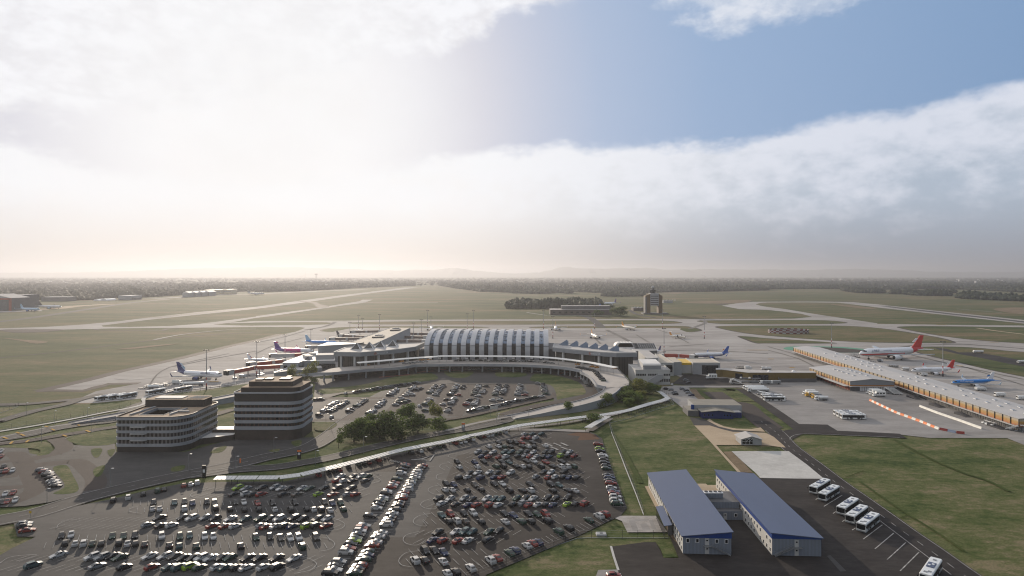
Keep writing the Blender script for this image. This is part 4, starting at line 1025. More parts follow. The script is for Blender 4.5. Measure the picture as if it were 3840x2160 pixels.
ramp('long low ramp rising behind the banded office buildings',ramp_pts([(1030,668),(1300,612),(1700,540),(2150,470),(2700,385),(3400,260),(4000,130),(4460,-30)],C7,.2,4.4),ramp_pts([(1075,696),(1380,640),(1800,570),(2250,500),(2800,410),(3500,285),(4080,150),(4480,5)],C7,.2,4.4),.2,4.4)
t=thing('kerb_canopy','long thin curved white canopy over the departures kerb','canopy')
cp=dens([C1(1370,726,12.2),C1(1700,700,12.2),C1(2100,664,12.2),C1(2576,632,12.2),C2(350,627,12.2),C2(700,625,12.2),C2(1300,628,12.2),C2(1750,634,12.2),C2(2150,662,12.2),C2(2576,716,12.2),C3(300,740,12.2),C3(470,775,12.2),C3(605,800,12.2)],5)
mb=MB()
for i in range(len(cp)-1):
 a,b=cp[i],cp[i+1];d=(b-a);d.z=0;d.normalize();w=Vector((-d.y,d.x,0))
 q=[a-w*2.4,b-w*2.4,b+w*2.4,a+w*2.4]
 q[0].z=q[1].z=12.2;q[2].z=q[3].z=12.6
 mb.add(q+[p-Vector((0,0,.35))for p in q],[(0,1,2,3),(7,6,5,4),(0,4,5,1),(2,6,7,3)]+([(0,3,7,4)]if i==0 else[])+([(1,5,6,2)]if i==len(cp)-2 else[]))
mb.build('roof',MATS['canopy_white'],t)
for i in range(1,len(cp)-1,3):
 p=cp[i];simple('post',MATS['steel'],t,lambda mb:[mb.rod((p.x,p.y+.6,7),(p.x,p.y+.6,12.3),.16)]and None)
for x in(215,355,632,766,1050,1330,1467,1748,1890):
 p=C2(x,660,10);s=thing('hanging_sign','small white board hung under the long kerb canopy','sign',(p.x,p.y,9.2),group='white boards under the kerb canopy')
 simple('board',MATS['trim_white'],s,lambda mb:mb.box((0,0,.9),(2.6,.15,1.5)))
 simple('post',MATS['steel'],s,lambda mb:[mb.rod((k,.05,-2.2),(k,.05,3.0),.05,n=4)for k in(-1,1)]and None)
 # left pier and low blocks
t=thing('terminal_pier','long beige-roofed pier running back from the left terminal wing','terminal pier')
rp=[C1(1590,462,14),C1(1290,412,14),C1(1875,196,14),C1(2172,199,14)]
prism_obj('wall',offset(rp,-.25),0,13.8,'wall_grey',t)
prism_obj('roof',rp,13.8,14.1,'roof_beige',t)
mb=MB()
for a,b in((rp[0],rp[3]),(rp[1],rp[2])):mb.rod((a.x,a.y,14.3),(b.x,b.y,14.3),.25,n=4)
mb.build('roof_edge',MATS['wall_pale'],t)
for(x0,y0),(x1,y1)in(((1590,340),(1770,300)),((1860,236),(2015,200))):
 q=[C1(x0,y0,15),C1(x1-10,y0-5,15),C1(x1,y1,15),C1(x0+50,y1+5,15)]
 pl_=prism_obj('plant_platform',q,14.1,15.6,'steel_dark',t)
 for k in(.3,.7):
  p=q[0].lerp(q[1],k).lerp(q[3].lerp(q[2],k),.5);simple('chiller',MATS['wall_pale'],pl_,lambda mb:mb.box((p.x,p.y,16.1),(3.2,5,1.0)))
prism_obj('stair_block',[C1(1370,440,15),C1(1450,430,15),C1(1465,418,15),C1(1390,420,15)],13.8,15.6,'wall_dark',t)
t=thing('lounge_building','wedge-shaped terminal block with bright white roof left of the pyramids','building')
wr=[C1(768,470,16),C1(1345,440,16),C1(1372,424,16),C1(930,412,16)]
prism_obj('wall',offset(wr,-.3),0,15.6,'wall_grey',t);prism_obj('roof',wr,15.6,16.0,'roof_white',t)
t=thing('service_building','low grey block with pale roof and rooftop plant beside the apron','building')
r1=[C1(240,722,9),C1(480,724,9),C1(545,697,9),C1(1030,690,9),C1(1030,640,9),C1(860,590,9),C1(770,548,9),C1(505,622,9)]
prism_obj('wall',offset(r1,-.2),0,8.6,'wall_grey',t);prism_obj('roof',r1,8.6,9.0,'roof_white',t)
prism_obj('upper_block',[C1(735,612,13),C1(1015,606,13),C1(1030,575,13),C1(800,580,13)],8.9,13.0,'wall_grey',t,'roof_grey')
for x,y in((600,622),(690,595),(630,640)):
 p=C1(x,y+20,9);simple('roof_plant',MATS['wall_pale'],t,lambda mb:[mb.box((p.x,p.y,10.0),(6,4,2)),mb.box((p.x,p.y,11.2),(7,5,.3))]and None)
p=C1(628,676,9);simple('glass_pyramid',MATS['glass_dark'],t,lambda mb:mb.add([(p.x-3,p.y-3,9.05),(p.x+3,p.y-3,9.05),(p.x+3,p.y+3,9.05),(p.x-3,p.y+3,9.05),(p.x,p.y,12)],[(0,1,4),(1,2,4),(2,3,4),(3,0,4)]))
for x,w in((283,4.5),(395,18),(907,15)):
 p=C1(x,770,5);q=[v for v in offset(r1,-.2)]
 yb=C1(240,722,9).y if x<500 else C1(700,695,9).y
 simple('window',MATS['glass_dark'],t,lambda mb:mb.box((p.x*yb/p.y,yb+.12,4.4),(w,.3,4.0)))
t=thing('ramp_wall','grey retaining block with sloping white top edge beside the apron','retaining wall')
rw=[C1(112,880,5.0),C1(330,852,5.0),C1(835,800,5.0),C1(820,770,5.0),C1(310,806,5.0)]
prism_obj('wall',rw,0,5.0,'wall_grey',t,'roof_grey')
mb=MB();mb.rod((rw[0].x,rw[0].y,5.2),(rw[4].x,rw[4].y,5.2),.4,n=4);mb.rod((rw[0].x,rw[0].y,5.2),(rw[1].x,rw[1].y,5.2),.3,n=4);mb.build('coping',MATS['trim_white'],t)
# right cluster of service buildings
t=thing('control_office','three-storey pale office block with rounded rooftop hall, behind the bushes','office building')
x0,y0,x1=C3(900,1060).x,486.0,C3(1425,1060).x
kb=486.0
pl=[(x0,kb),(x1,kb),(x1+1.5,kb+27),(x0+1.2-1.0,kb+31)]
prism_obj('wall',pl,0,10.6,'wall_pale',t);prism_obj('roof',offset(pl,.1),10.6,10.8,'roof_grey',t)
simple('parapet',MATS['wall_pale'],t,lambda mb:mb.loft([[(p.x,p.y,10.5)for p in offset(pl,.12)],[(p.x,p.y,11.5)for p in offset(pl,.12)],[(p.x,p.y,11.5)for p in offset(pl,-.3)],[(p.x,p.y,10.7)for p in offset(pl,-.3)]],caps=False))
W_=x1-x0
for z,cells in((7.6,[(.02,6),(.36,6),(.81,4)]),(3.4,[(.02,4),(.70,2),(.81,4)])):
 for s,n in cells:
  mb=MB()
  for i in range(n):mb.box((x0+W_*(s+.048*i)+.6,kb-.02,z),(.95,.2,1.5 if z>5 else 2.2))
  mb.build('window_row',MATS['glass_dark'],t)
simple('staircase',MATS['wall_grey'],t,lambda mb:[mb.add([(x0+W_*a,kb-k,z)for k in(.3,2.0)for a,z in((.36,3.6),(.62,7.9),(.78,8.0),(.78,5),(.55,1),(.36,1.2))],[(0,1,2,3,4,5)[::-1],(6,7,8,9,10,11),(0,1,7,6),(1,2,8,7),(2,3,9,8),(3,4,10,9),(5,0,6,11)])]and None)
hx0,hx1=x0+W_*.24,x0+W_*.76
pr=[(0,10.8),(0,14.2),(.5,15.0),(1.6,15.5),(24,15.9),(27,15.5),(27.5,10.8)]
mb=MB();ra=[[(x+d*.05,kb+3+d,z)for d,z in pr]for x in(hx0,hx1)]
for i in range(len(pr)-1):mb.add([ra[0][i],ra[0][i+1],ra[1][i+1],ra[1][i]],[(3,2,1,0)],0 if i<1 else 1)
for r in ra:mb.add(r,[tuple(range(len(r)))],2)
mb.build('rooftop_hall',[MATS['fascia'],MATS['roof_white'],MATS['wall_pale']],t)
for k in(0,1):
 bx=x0+1.5 if k==0 else x1-4.2
 mb=MB()
 for i in range(4):
  for j in(0,3):mb.rod((bx+i*1.7*(1 if k==0 else .4),kb+1+j,10.8),(bx+i*1.7*(1 if k==0 else .4),kb+1+j,13),.09,n=4)
 for z in(12,13):
  for j in(0,3):mb.rod((bx,kb+1+j,z),(bx+5.1*(1 if k==0 else .4),kb+1+j,z),.09,n=4)
 mb.build('roof_frame',MATS['trim_white'],t)
t=thing('connector_hall','long pale box with flat tan roof behind the three-storey office block','building')
q=[K1(1215,668,15),K1(1440,650,15),K1(1235,500,15),K1(1040,510,15)]
prism_obj('wall',q,0,15.0,'wall_pale',t,'roof_grey')
t=thing('baggage_hall','wide tan flat-roofed hall between office block and boarding bridge','building')
q=[K1(1440,752,11),K1(1755,750,11),K1(1470,566,11),K1(1370,566,11),K1(1440,640,11)]
prism_obj('wall',q,0,10.2,'wall_pale',t);prism_obj('roof',offset(q,-.4),10.2,10.5,'roof_beige',t)
simple('parapet',MATS['wall_pale'],t,lambda mb:mb.loft([[(p.x,p.y,10.15)for p in offset(q,.1)],[(p.x,p.y,11)for p in offset(q,.1)],[(p.x,p.y,11)for p in offset(q,-.4)],[(p.x,p.y,10.4)for p in offset(q,-.4)]],caps=False))
p=K1(1720,845,6);simple('window',MATS['glass_dark'],t,lambda mb:[mb.box((K1(1755,750,11).x-4,K1(1600,752,11).y-.05,6.2),(5,.4,6)),mb.box((K1(1640,752,11).x-1,K1(1600,752,11).y-.05,6.5),(9,.4,2.4))]and None)
t=thing('stair_tower','plain grey block with tan roof beside the yellow link','building')
q=[K1(1752,742,11),K1(1912,735,11),K1(1770,640,11),K1(1620,645,11)]
prism_obj('wall',q,0,11.0,'wall_grey',t,'roof_beige')
t=thing('yellow_link','small recessed link with bright yellow top panel beside the dark hangar door','link building')
a,b=K1(1915,760,9),K1(2145,745,9);yb=a.y+2
prism_obj('wall',[(a.x,yb),(b.x,yb),(b.x+.5,yb+25),(a.x+.5,yb+25)],0,7.2,'wall_pale',t)
prism_obj('yellow_panel',[(a.x,yb-.3),(b.x,yb-.3),(b.x+.5,yb+25),(a.x+.5,yb+25)],7.2,9.0,'yellow',t)
t=thing('vehicle_hall','grey hall with one huge dark glazed door facing the yard','hall')
bl=C3(1765,903);br=C3(2170,900);yb=bl.y
pl=[(bl.x,yb),(br.x,yb),(br.x+2,yb+30),(bl.x+2,yb+30)]
prism_obj('wall',pl,0,9.2,'wall_grey',t);prism_obj('roof',offset(pl,-.4),9.2,9.4,'roof_beige',t)
simple('parapet',MATS['wall_pale'],t,lambda mb:mb.loft([[(p.x,p.y,9.1)for p in offset(pl,.1)],[(p.x,p.y,10)for p in offset(pl,.1)],[(p.x,p.y,10)for p in offset(pl,-.4)],[(p.x,p.y,9.3)for p in offset(pl,-.4)]],caps=False))
W_=br.x-bl.x
simple('hangar_door',MATS['glass_dark'],t,lambda mb:mb.box((bl.x+W_*.63,yb-.1,3.9),(W_*.6,.4,7.8)))
simple('door_ribs',MATS['steel_dark'],t,lambda mb:[mb.rod((bl.x+W_*(.34+.058*i),yb-.33,0),(bl.x+W_*(.34+.058*i),yb-.33,7.7),.07,n=4)for i in range(11)]and None)
t=thing('olive_building','long low mustard-clad building with grey roof along the yard','building')
q=[C4(-60,345,6.2),C4(40,345,6.2),C4(430,392,6.2),C4(1455,392,6.2),C4(1400,366,6.2),C4(760,362,6.2),C4(110,328,6.2),C4(-60,325,6.2)]
prism_obj('wall',q,0,6.0,'olive_clad',t);prism_obj('roof',offset(q,.2),6.0,6.3,'roof_grey',t)
a,b=C4(430,392,6.2),C4(1455,392,6.2);a2=C4(40,345,6.2)
for p0,p1,s0,s1 in((a,b,.06,.29),(a2,a,.5,.77)):
 d=(p1-p0);u=d.normalized();c=p0.lerp(p1,(s0+s1)/2)
 simple('shutter',MATS['glass_dark'],t,lambda mb:mb.box((c.x,c.y-.15,2.3),(d.length*(s1-s0),.5,4.4),0,math.atan2(u.y,u.x)))
for x in(745,1110):
 p=C4(x,374,6.3);simple('roof_light',MATS['trim_white'],t,lambda mb:mb.add([(p.x-1.5,p.y-1.5,6.32),(p.x+1.5,p.y-1.5,6.32),(p.x+1.5,p.y+1.5,6.32),(p.x-1.5,p.y+1.5,6.32),(p.x,p.y,7.6)],[(0,1,4),(1,2,4),(2,3,4),(3,0,4)]))
t=thing('gate_pier','low dark gate pier with white vaults and slanted dark-glass frames on top','terminal pier')
q=[K1(920,520,9),K1(1420,505,9),K1(1400,440,9),K1(620,425,9),K1(640,455,9)]
prism_obj('wall',q,0,9.0,'wall_dark',t,'roof_grey')
for i in range(5):
 p=K1(655+i*60,432,9)
 mb=MB();n=8;mb.loft([[(p.x+4.6*math.cos(PI*k/n),p.y+y,9+4.6*math.sin(PI*k/n))for k in range(n+1)]for y in(-2,9)],closed=False);mb.add([(p.x+4.6*math.cos(PI*k/n),p.y-2,9+4.6*math.sin(PI*k/n))for k in range(n+1)],[tuple(range(n+1))[::-1]])
 mb.build('barrel_vault',MATS['roof_white'],t)
for i in range(9):
 p=K1(1010+i*43,470,9)
 fr_=simple('glass_frame',MATS['glass_dark'],t,lambda mb:mb.add([(p.x-2,p.y,9.1),(p.x+2.6,p.y,9.1),(p.x+1.2,p.y+6,13.8),(p.x-3.4,p.y+6,13.8)],[(0,1,2,3)]))
 simple('bar',MATS['trim_white'],fr_,lambda mb:mb.rod((p.x+2.9,p.y-.1,9.1),(p.x+1.4,p.y+5.9,14),.22,n=4))
 # orange warehouse: long shed, cross wing
eL0=A4(258,944,7.5);eL1=Vector((268.9,340.3,7.5));wv=Vector((AW.x,AW.y,0))*26.5
dv=(eL1-eL0).normalized()
EX=42.0
t=thing('cargo_shed','very long grey-roofed shed with orange and cream panelled eaves','warehouse')
e0,e1=eL0,eL1+dv*1.0
def gable(mb,a,b,w,ze,zr,th=.25,ov=.6):
 """two roof slopes over the rectangle a..b wide w"""
 m0,m1=a+w*.5,b+w*.5;ww=w.normalized()*ov;dd=(b-a).normalized()*ov
 for(p,q,r,s)in((a-ww-dd,b-ww+dd,m1+dd,m0-dd),(m0-dd,m1+dd,b+w+ww+dd,a+w+ww-dd)):
  pts=[p.copy(),q.copy(),r.copy(),s.copy()]
  lowfirst=(p-(a-ww-dd)).length<.01
  for k,v in enumerate(pts):v.z=(ze if(k in(0,1))==lowfirst else zr)
  lo=[v-Vector((0,0,th))for v in pts]
  mb.add(pts+lo,[(0,1,2,3),(7,6,5,4),(0,4,5,1),(1,5,6,2),(2,6,7,3),(3,7,4,0)])
foot=[e0,e1,e1+wv,e0+wv]
prism_obj('lower_wall',offset(foot,-.7),0,3.2,'shed_glazing',t)
prism_obj('panel_band',foot,3.2,7.2,'sunset_cladding',t)
mb=MB();gable(mb,e0,e1,wv,7.5,8.7);mb.build('roof',MATS['roof_sheets'],t)
mb=MB()
for e in(e0,e1):mb.add([(e.x,e.y,7.2),(e.x+wv.x,e.y+wv.y,7.2),(e.x+wv.x/2,e.y+wv.y/2,8.5)],[(0,1,2)])
mb.build('gable',MATS['fascia'],t)
n=52;Lsh=(e1-e0).length;sd=Vector((-AW.x,-AW.y,0))
for i in range(n+1):
 p=e0.lerp(e1,i/n)+sd*.12;simple('panel_rib',MATS['steel_dark'],t,lambda mb:mb.box((p.x,p.y,5.3),(.2,.4,4.3),0,math.atan2(dv.y,dv.x)))
mb=MB()
c=(e0+e1)/2+sd*.8
mb.box((c.x,c.y,3.15),(Lsh,1.8,.25),0,math.atan2(dv.y,dv.x));mb.build('ledge',MATS['wall_pale'],t)
for s in(.48,.55,.72,.80,.88,.97):
 p=e0.lerp(e1,s)+sd*4.5;simple('loading_ramp',MATS['steel_dark'],t,lambda mb:mb.prism([(p.x-2.2,p.y-5),(p.x+2.2,p.y-5),(p.x+2.2,p.y+5),(p.x-2.2,p.y+5)],0,lambda x,y:.3+.12*(y-p.y+5)))
for k in range(26):
 for side in(.32,.66):
  s=.18+k*.032+(.01 if side>.5 else 0)
  if random.random()<.25:continue
  p=e0.lerp(e1,s)+wv*side;z=7.5+1.2*(side*2 if side<.5 else 2-side*2)
  mb=MB();mb.box((p.x,p.y,z+.22),(1.7,2.4,.4),0,math.atan2(dv.y,dv.x)-PI/2);mb.box((p.x,p.y,z+.46),(1.3,2.0,.1),1,math.atan2(dv.y,dv.x)-PI/2)
  mb.build('roof_light',[MATS['trim_white'],MATS['glass_sky']],t)
t=thing('cross_wing','orange-sided gabled warehouse wing with white bay doors facing the buses','warehouse')
wl0=Vector((245.6,528,7.0));wl1=Vector((242.9,460,7.0));wr=Vector((AW.x,AW.y,0))*31.0
foot=[wl0,wl1,wl1+wr,wl0+wr]
prism_obj('lower_wall',offset(foot,-.4),0,3.2,'rust_red',t);prism_obj('panel_band',foot,3.2,6.8,'sunset_cladding',t)
mb=MB();gable(mb,wl0,wl1,wr,7.1,9.0);mb.build('roof',MATS['roof_sheets'],t)
mb=MB();e=wl1;mb.add([(e.x,e.y-.1,6.7),(e.x+wr.x,e.y+wr.y-.1,6.7),(e.x+wr.x/2,e.y+wr.y/2-.1,8.7)],[(0,1,2)])
mb.add([(e.x,e.y-.15,4.4),(e.x+wr.x,e.y+wr.y-.15,4.4),(e.x+wr.x,e.y+wr.y-.15,6.75),(e.x,e.y-.15,6.75)],[(0,1,2,3)]);mb.build('gable',MATS['fascia'],t)
ff=wl1+wr*.5;simple('front_wall',MATS['wall_dark'],t,lambda mb:mb.box((ff.x,ff.y-.1,1.6),(31,.5,3.1),0,-R(2.8)))
for i in range(11):
 p=wl1+wr*(.24+.052*i);simple('bay_door',MATS['white'],t,lambda mb:mb.box((p.x,p.y-.4,1.55),(1.25,.2,2.7),0,-R(2.8)))
simple('awning',MATS['wall_pale'],t,lambda mb:[mb.box((ff.x,ff.y-1,3.4),(32.5,2.4,.25),0,-R(2.8)),mb.box(((wl0.x+wl1.x)/2-2,(wl0.y+wl1.y)/2-6,3.5),(4,56,.25),0,-R(2.3))]and None)
for i in range(14):
 p=wl0.lerp(wl1,(i+.5)/14);simple('wall_rib',MATS['steel_dark'],t,lambda mb:mb.box((p.x-.1,p.y,3.5),(.3,.3,6.6)))
for i in range(12):
 p=wl0.lerp(wl1,(i+3)/15.0)+Vector((-3.8,-2,0));simple('awning_post',MATS['steel_dark'],t,lambda mb:mb.rod((p.x,p.y,0),(p.x,p.y,3.4),.08,n=5))
for s in(.3,.4,.5,.62,.75):
 for side in(.35,.66):
  p=wl0.lerp(wl1,s)+wr*side;z=7.1+1.9*(side*2 if side<.5 else 2-side*2)
  mb=MB();mb.box((p.x,p.y,z+.25),(1.8,2.2,.4));mb.box((p.x,p.y,z+.49),(1.4,1.8,.1),1);mb.build('roof_light',[MATS['trim_white'],MATS['glass_sky']],t)
t=thing('trolley_pen','dark panelled pen against the mustard building, open on top','enclosure')
q=[C4(885,540),C4(1455,540),C4(1450,470),C4(890,470)]
mb=MB()
for a,b in zip(q,q[1:]+q[:1]):
 d=(b-a);c=(a+b)/2;mb.box((c.x,c.y,1.5),(d.length,.2,3.0),0,math.atan2(d.y,d.x))
mb.build('panel_fence',MATS['wall_dark'],t)
for i in range(4):
 p=C4(1310+i*45,470);simple('trolley_rack',MATS['steel'],t,lambda mb:[mb.box((p.x,p.y+3,1.9),(2.2,12,.15)),mb.box((p.x-1,p.y+3,1),(.12,12,1.8)),mb.box((p.x+1,p.y+3,1),(.12,12,1.8))]and None)
 # control tower
bc=A3(1418,610);TY=bc.y;u=TY/FOCAL*.37267
t=thing('control_tower','tall control tower with ochre twin legs, white banded block and radar ball','control tower',(bc.x,TY,0))
for s in(-1,1):
 mb=MB();x0,x1=46*u/1,84*u
 x0,x1=(34*u,84*u)if s<0 else(47*u,86*u)
 n=[(s*x0,0),(s*x1,0)]
 zt=203*u
 vs=[(s*x0,-9,0),(s*x1,-9,0),(s*x1,9,0),(s*x0,9,0),(s*x0,-9,zt),(s*x1,-9,zt-4),(s*x1,9,zt-4),(s*x0,9,zt)]
 mb.add(vs,[(0,1,5,4),(1,2,6,5),(2,3,7,6),(3,0,4,7),(4,5,6,7)]);mb.build('leg',MATS['ochre'],t,weld=True)
 if s<0:mb=MB();mb.box((s*(x1-1.3),0,zt/2-3),(3.2,18.4,zt-7));mb.build('leg_side',MATS['wall_dark'],t)
cbx=9*u
bw=82*u
prism_obj('cab_block',[(-35*u,-10),(48*u,-10),(48*u,10),(-35*u,10)],86*u,210*u,'white_panel',t)
for k in range(5):
 z=(97+21*k)*u;simple('window_band',MATS['glass_dark'],t,lambda mb:mb.box((6*u,-10,z),(76*u,.6,6.5*u)))
simple('collar',MATS['glass_dark'],t,lambda mb:mb.loft([[(r*math.cos(2*PI*i/12),r*math.sin(2*PI*i/12),z)for i in range(12)]for r,z in((5,210*u),(5.4,214*u),(6.2,240*u),(6.0,241*u))]))
simple('cab_roof',MATS['steel_dark'],t,lambda mb:mb.loft([[(r*math.cos(2*PI*i/12),r*math.sin(2*PI*i/12),z)for i in range(12)]for r,z in((6.4,241*u),(6.4,244*u),(2.2,247*u),(2.0,254*u))]))
simple('radar_ball',MATS['wall_grey'],t,lambda mb:mb.loft([[(3.5*math.sin(a)*math.cos(2*PI*i/14),3.5*math.sin(a)*math.sin(2*PI*i/14),266*u-3.5*math.cos(a))for i in range(14)]for a in[PI*(k+.15)/8.3 for k in range(9)]]),smooth=True)
prism_obj('podium',[(-110*u,-16),(140*u,-16),(140*u,12),(-110*u,12)],0,2.6,'wall_dark',t)
# far buildings
def far_block(name,label,cat,px,f,h,m,roof=None,depth=40,extra=None,group=None):
 a,b=f(px[0],px[2]),f(px[1],px[2]);Y=(a.y+b.y)/2;k=Y/a.y
 o=thing(name,label,cat,((a.x+b.x)/2,Y,0),group=group);w=(b.x-a.x)/2
 prism_obj('wall',[(-w,0),(w,0),(w*1.01,depth),(-w*.99,depth)],0,h,m,o,roof)
 if extra:extra(o,w,h)
 return o
def ex_low(o,w,h):
 prism_obj('upper_storey',[(-w*.62,14),(w*.99,14),(w,38),(-w*.6,38)],h-.2,h+7,'wall_dark',o,'roof_grey')
 mb=MB();[mb.box((-w+8+i*12,-.1,h*.5),(5,.4,3))for i in range(int(w*2/12)-1)];mb.build('window_row',MATS['glass_dark'],o)
mat('brick_dark',(.085,.068,.062),.8,var=.2,scale=.05)
far_block('depot','long low brown depot in front of the small wood','depot',(385,1005,621),A3,11,'brick_dark','roof_grey',45,ex_low)
far_block('field_hut','small brown block with railed roof left of the control tower','hut',(1222,1328,580),A3,7,'brick_dark','wall_dark',30,lambda o,w,h:simple('roof_plant',MATS['wall_grey'],o,lambda mb:[mb.box((-w+5+i*8,10,h+1),(3,5,2))for i in range(5)]and None))
far_block('field_hut','small grey block on the grass right of the control tower','hut',(1523,1617,500),A3,7,'wall_grey','wall_dark',30,lambda o,w,h:simple('roof_plant',MATS['wall_grey'],o,lambda mb:[mb.box((-w+5+i*8,10,h+1),(3,5,2))for i in range(5)]and None))
def ex_hangar(o,w,h):
 simple('red_frame',MATS['rust_red'],o,lambda mb:[mb.box((w*.97,-.5,h/2),(5,2,h)),mb.box((0,-.5,h-2),(2*w,2,4))]and None)
 simple('hangar_door',MATS['wall_dark'],o,lambda mb:mb.box((-w*.05,-.3,h*.42),(w*1.7,1,h*.8)))
def ex_gable(o,w,h):
 ex_hangar(o,w,h);mb=MB();mb.add([(-w,-.2,h),(w,-.2,h),(-w*.3,-.2,h+9),(-w,60,h),(w,60,h),(-w*.3,60,h+9)],[(0,1,2),(1,4,5,2),(0,2,5,3)]);mb.build('roof',MATS['roof_grey'],o)
far_block('hangar','dark gabled hangar with red frame cut off by the left edge','hangar',(-160,108,578),A1,29,'wall_dark','roof_grey',60,ex_gable)
far_block('hangar','flat-topped dark hangar with red door frame behind the gabled one','hangar',(95,214,553),A1,33,'wall_dark','roof_grey',60,ex_hangar)
far_block('far_shed','long dark shed among the trees behind the left hangars','shed',(415,680,482),A1,13,'wall_dark','roof_white',40)
far_block('far_shed','blue-grey shed with pale roof at the edge of the left wood','shed',(1190,1320,469),A1,14,'fascia','roof_white',60,lambda o,w,h:prism_obj('annexe',[(w*.9,4),(w*1.5,4),(w*1.5,40),(w*.9,40)],0,7,'wall_dark',o,'roof_grey'))
for i,(x0_,x1_)in enumerate(((938,992),(1010,1075))):
 a,b=A1(x0_,477),A1(x1_,477);rr=(b.x-a.x)/2
 o=thing('storage_tent',('smaller' if i==0 else 'larger')+' white round-topped storage tent at the edge of the left wood','tent',((a.x+b.x)/2,a.y,0))
 mb=MB();n=10;rg=[[(rr*math.cos(PI*k/n),y,rr*.62*math.sin(PI*k/n))for k in range(n+1)]for y in(0,50)]
 mb.loft(rg,closed=False);mb.add(rg[0],[tuple(range(n+1))[::-1]]);mb.build('shell',MATS['white'],o)
for i in range(4):
 far_block('far_shed',['leftmost','second from left','third from left','rightmost'][i]+' of four joined grey sheds at the far end of the left field','shed',(1835+i*68,1900+i*68,441-i*4),A1,15,'fascia','roof_grey',60,group='row of grey sheds by the far apron',extra=lambda o,w,h:simple('roof_ridge',MATS['roof_white'],o,lambda mb:mb.add([(-w,-.3,h),(w,-.3,h),(0,-.3,h+6),(-w,60,h),(w,60,h),(0,60,h+6)],[(0,1,2),(1,4,5,2),(0,2,5,3)])))
mat('pale_yellow',(.58,.50,.33),.7,var=.08,scale=.02)
for i,(a_,b_,y_)in enumerate(((2058,2128,412),(2130,2222,413),(2242,2325,411))):
 far_block('far_block',['set-back','middle','right-hand'][i]+' pale yellow block at the far end of the left field','building',(a_,b_,y_),A1,20,'pale_yellow','roof_white',60,group='pale yellow blocks by the far apron',extra=lambda o,w,h:simple('window_row',MATS['wall_grey'],o,lambda mb:mb.box((0,-.3,h*.55),(w*1.8,1,3))))
p=A4(205,800);t=thing('blast_screen','round red and white chequered screen on the grass island','screen',(p.x,p.y,.1))
mat('blast_red',(.16,.03,.03),.6,var=.1)
rx,ry,hh=28.5,16,5.0
for mi,nm in((0,'white_panels'),(1,'red_panels')):
 mb=MB();n=36
 for i in range(n):
  for k in range(3):
   if(i+k)%2==mi:
    a0,a1=2*PI*i/n,2*PI*(i+1)/n
    pts=[(rx*math.cos(a),ry*math.sin(a),z)for a,z in((a0,hh*k/3),(a1,hh*k/3),(a1,hh*(k+1)/3),(a0,hh*(k+1)/3))]
    mb.add(pts,[(0,1,2,3)])
 mb.build(nm,MATS['wall_pale' if mi==0 else 'blast_red'],t)
sheet('dark_pad',[(p.x+27*math.cos(a*.2),p.y+15*math.sin(a*.2))for a in range(31)],'dark_asphalt')
# cars
PAINT={'w':('white',(.40,.40,.395)),'k':('black',(.012,.012,.014)),'g':('dark green',(.018,.045,.030)),'s':('silver',(.21,.22,.23)),'r':('red',(.19,.026,.020)),'l':('lime green',(.19,.30,.02)),'b':('dark blue',(.018,.028,.075)),'t':('teal',(.045,.085,.090)),'n':('brown-grey',(.075,.065,.055)),'o':('orange',(.55,.23,.02))}
for k,(n,c)in PAINT.items():
 mat('paint_'+n.replace(' ','_').replace('-','_'),c,.42,metal=.2 if k in 'st' else 0,spec=.32,var=.04,coat=.12)
CARM={k:MATS['paint_'+n.replace(' ','_').replace('-','_')]for k,(n,c)in PAINT.items()}
mat('car_glass',(.010,.012,.014),.08,spec=.7,var=0)
mat('lamp_clear',(.55,.55,.52),.15,spec=.8,var=0)
mat('lamp_red',(.22,.012,.01),.25,var=0)
mat('hub',(.30,.30,.31),.4,metal=.8,var=0)
BODIES={'saloon':(4.65,[(2.32,.60,.50,.50,.50),(2.20,.80,.66,.66,.6),(1.55,.89,.80,.80,.7),(.95,.90,.90,.92,.74),(.10,.91,.93,1.40,.60),(-.75,.91,.94,1.42,.60),(-1.55,.90,.96,.99,.70),(-2.15,.86,.95,.95,.7),(-2.32,.72,.70,.70,.6)]),'hatchback':(4.15,[(2.05,.60,.52,.52,.5),(1.95,.80,.68,.68,.6),(1.35,.88,.84,.84,.7),(.90,.89,.93,.95,.74),(.15,.89,.96,1.45,.60),(-1.25,.89,.99,1.46,.58),(-1.80,.88,1.0,1.08,.66),(-2.0,.84,.92,.92,.66),(-2.07,.76,.62,.62,.6)]),'estate':(4.7,[(2.33,.60,.52,.52,.5),(2.22,.80,.68,.68,.6),(1.58,.89,.82,.82,.7),(1.0,.90,.92,.94,.74),(.2,.91,.95,1.44,.62),(-1.6,.90,.98,1.46,.60),(-2.15,.88,.98,1.10,.66),(-2.28,.84,.88,.88,.66),(-2.35,.76,.62,.62,.6)]),'off-roader':(4.55,[(2.25,.66,.62,.62,.55),(2.15,.86,.86,.86,.66),(1.55,.93,1.0,1.0,.76),(1.05,.94,1.08,1.10,.78),(.35,.95,1.10,1.68,.68),(-1.55,.94,1.13,1.70,.66),(-2.05,.92,1.13,1.26,.72),(-2.2,.88,1.0,1.0,.7),(-2.28,.8,.70,.70,.64)]),}
def car_sections(kind):
 rings=[]
 for x,w,hb,hr,wr in BODIES[kind][1]:
  b=.22
  rings.append([(x,-w*.96,b),(x,-w,b+(hb-b)*.45),(x,-w*.95,hb),(x,-wr,hr),(x,wr,hr),(x,w*.95,hb),(x,w,b+(hb-b)*.45),(x,w*.96,b)])
 return rings
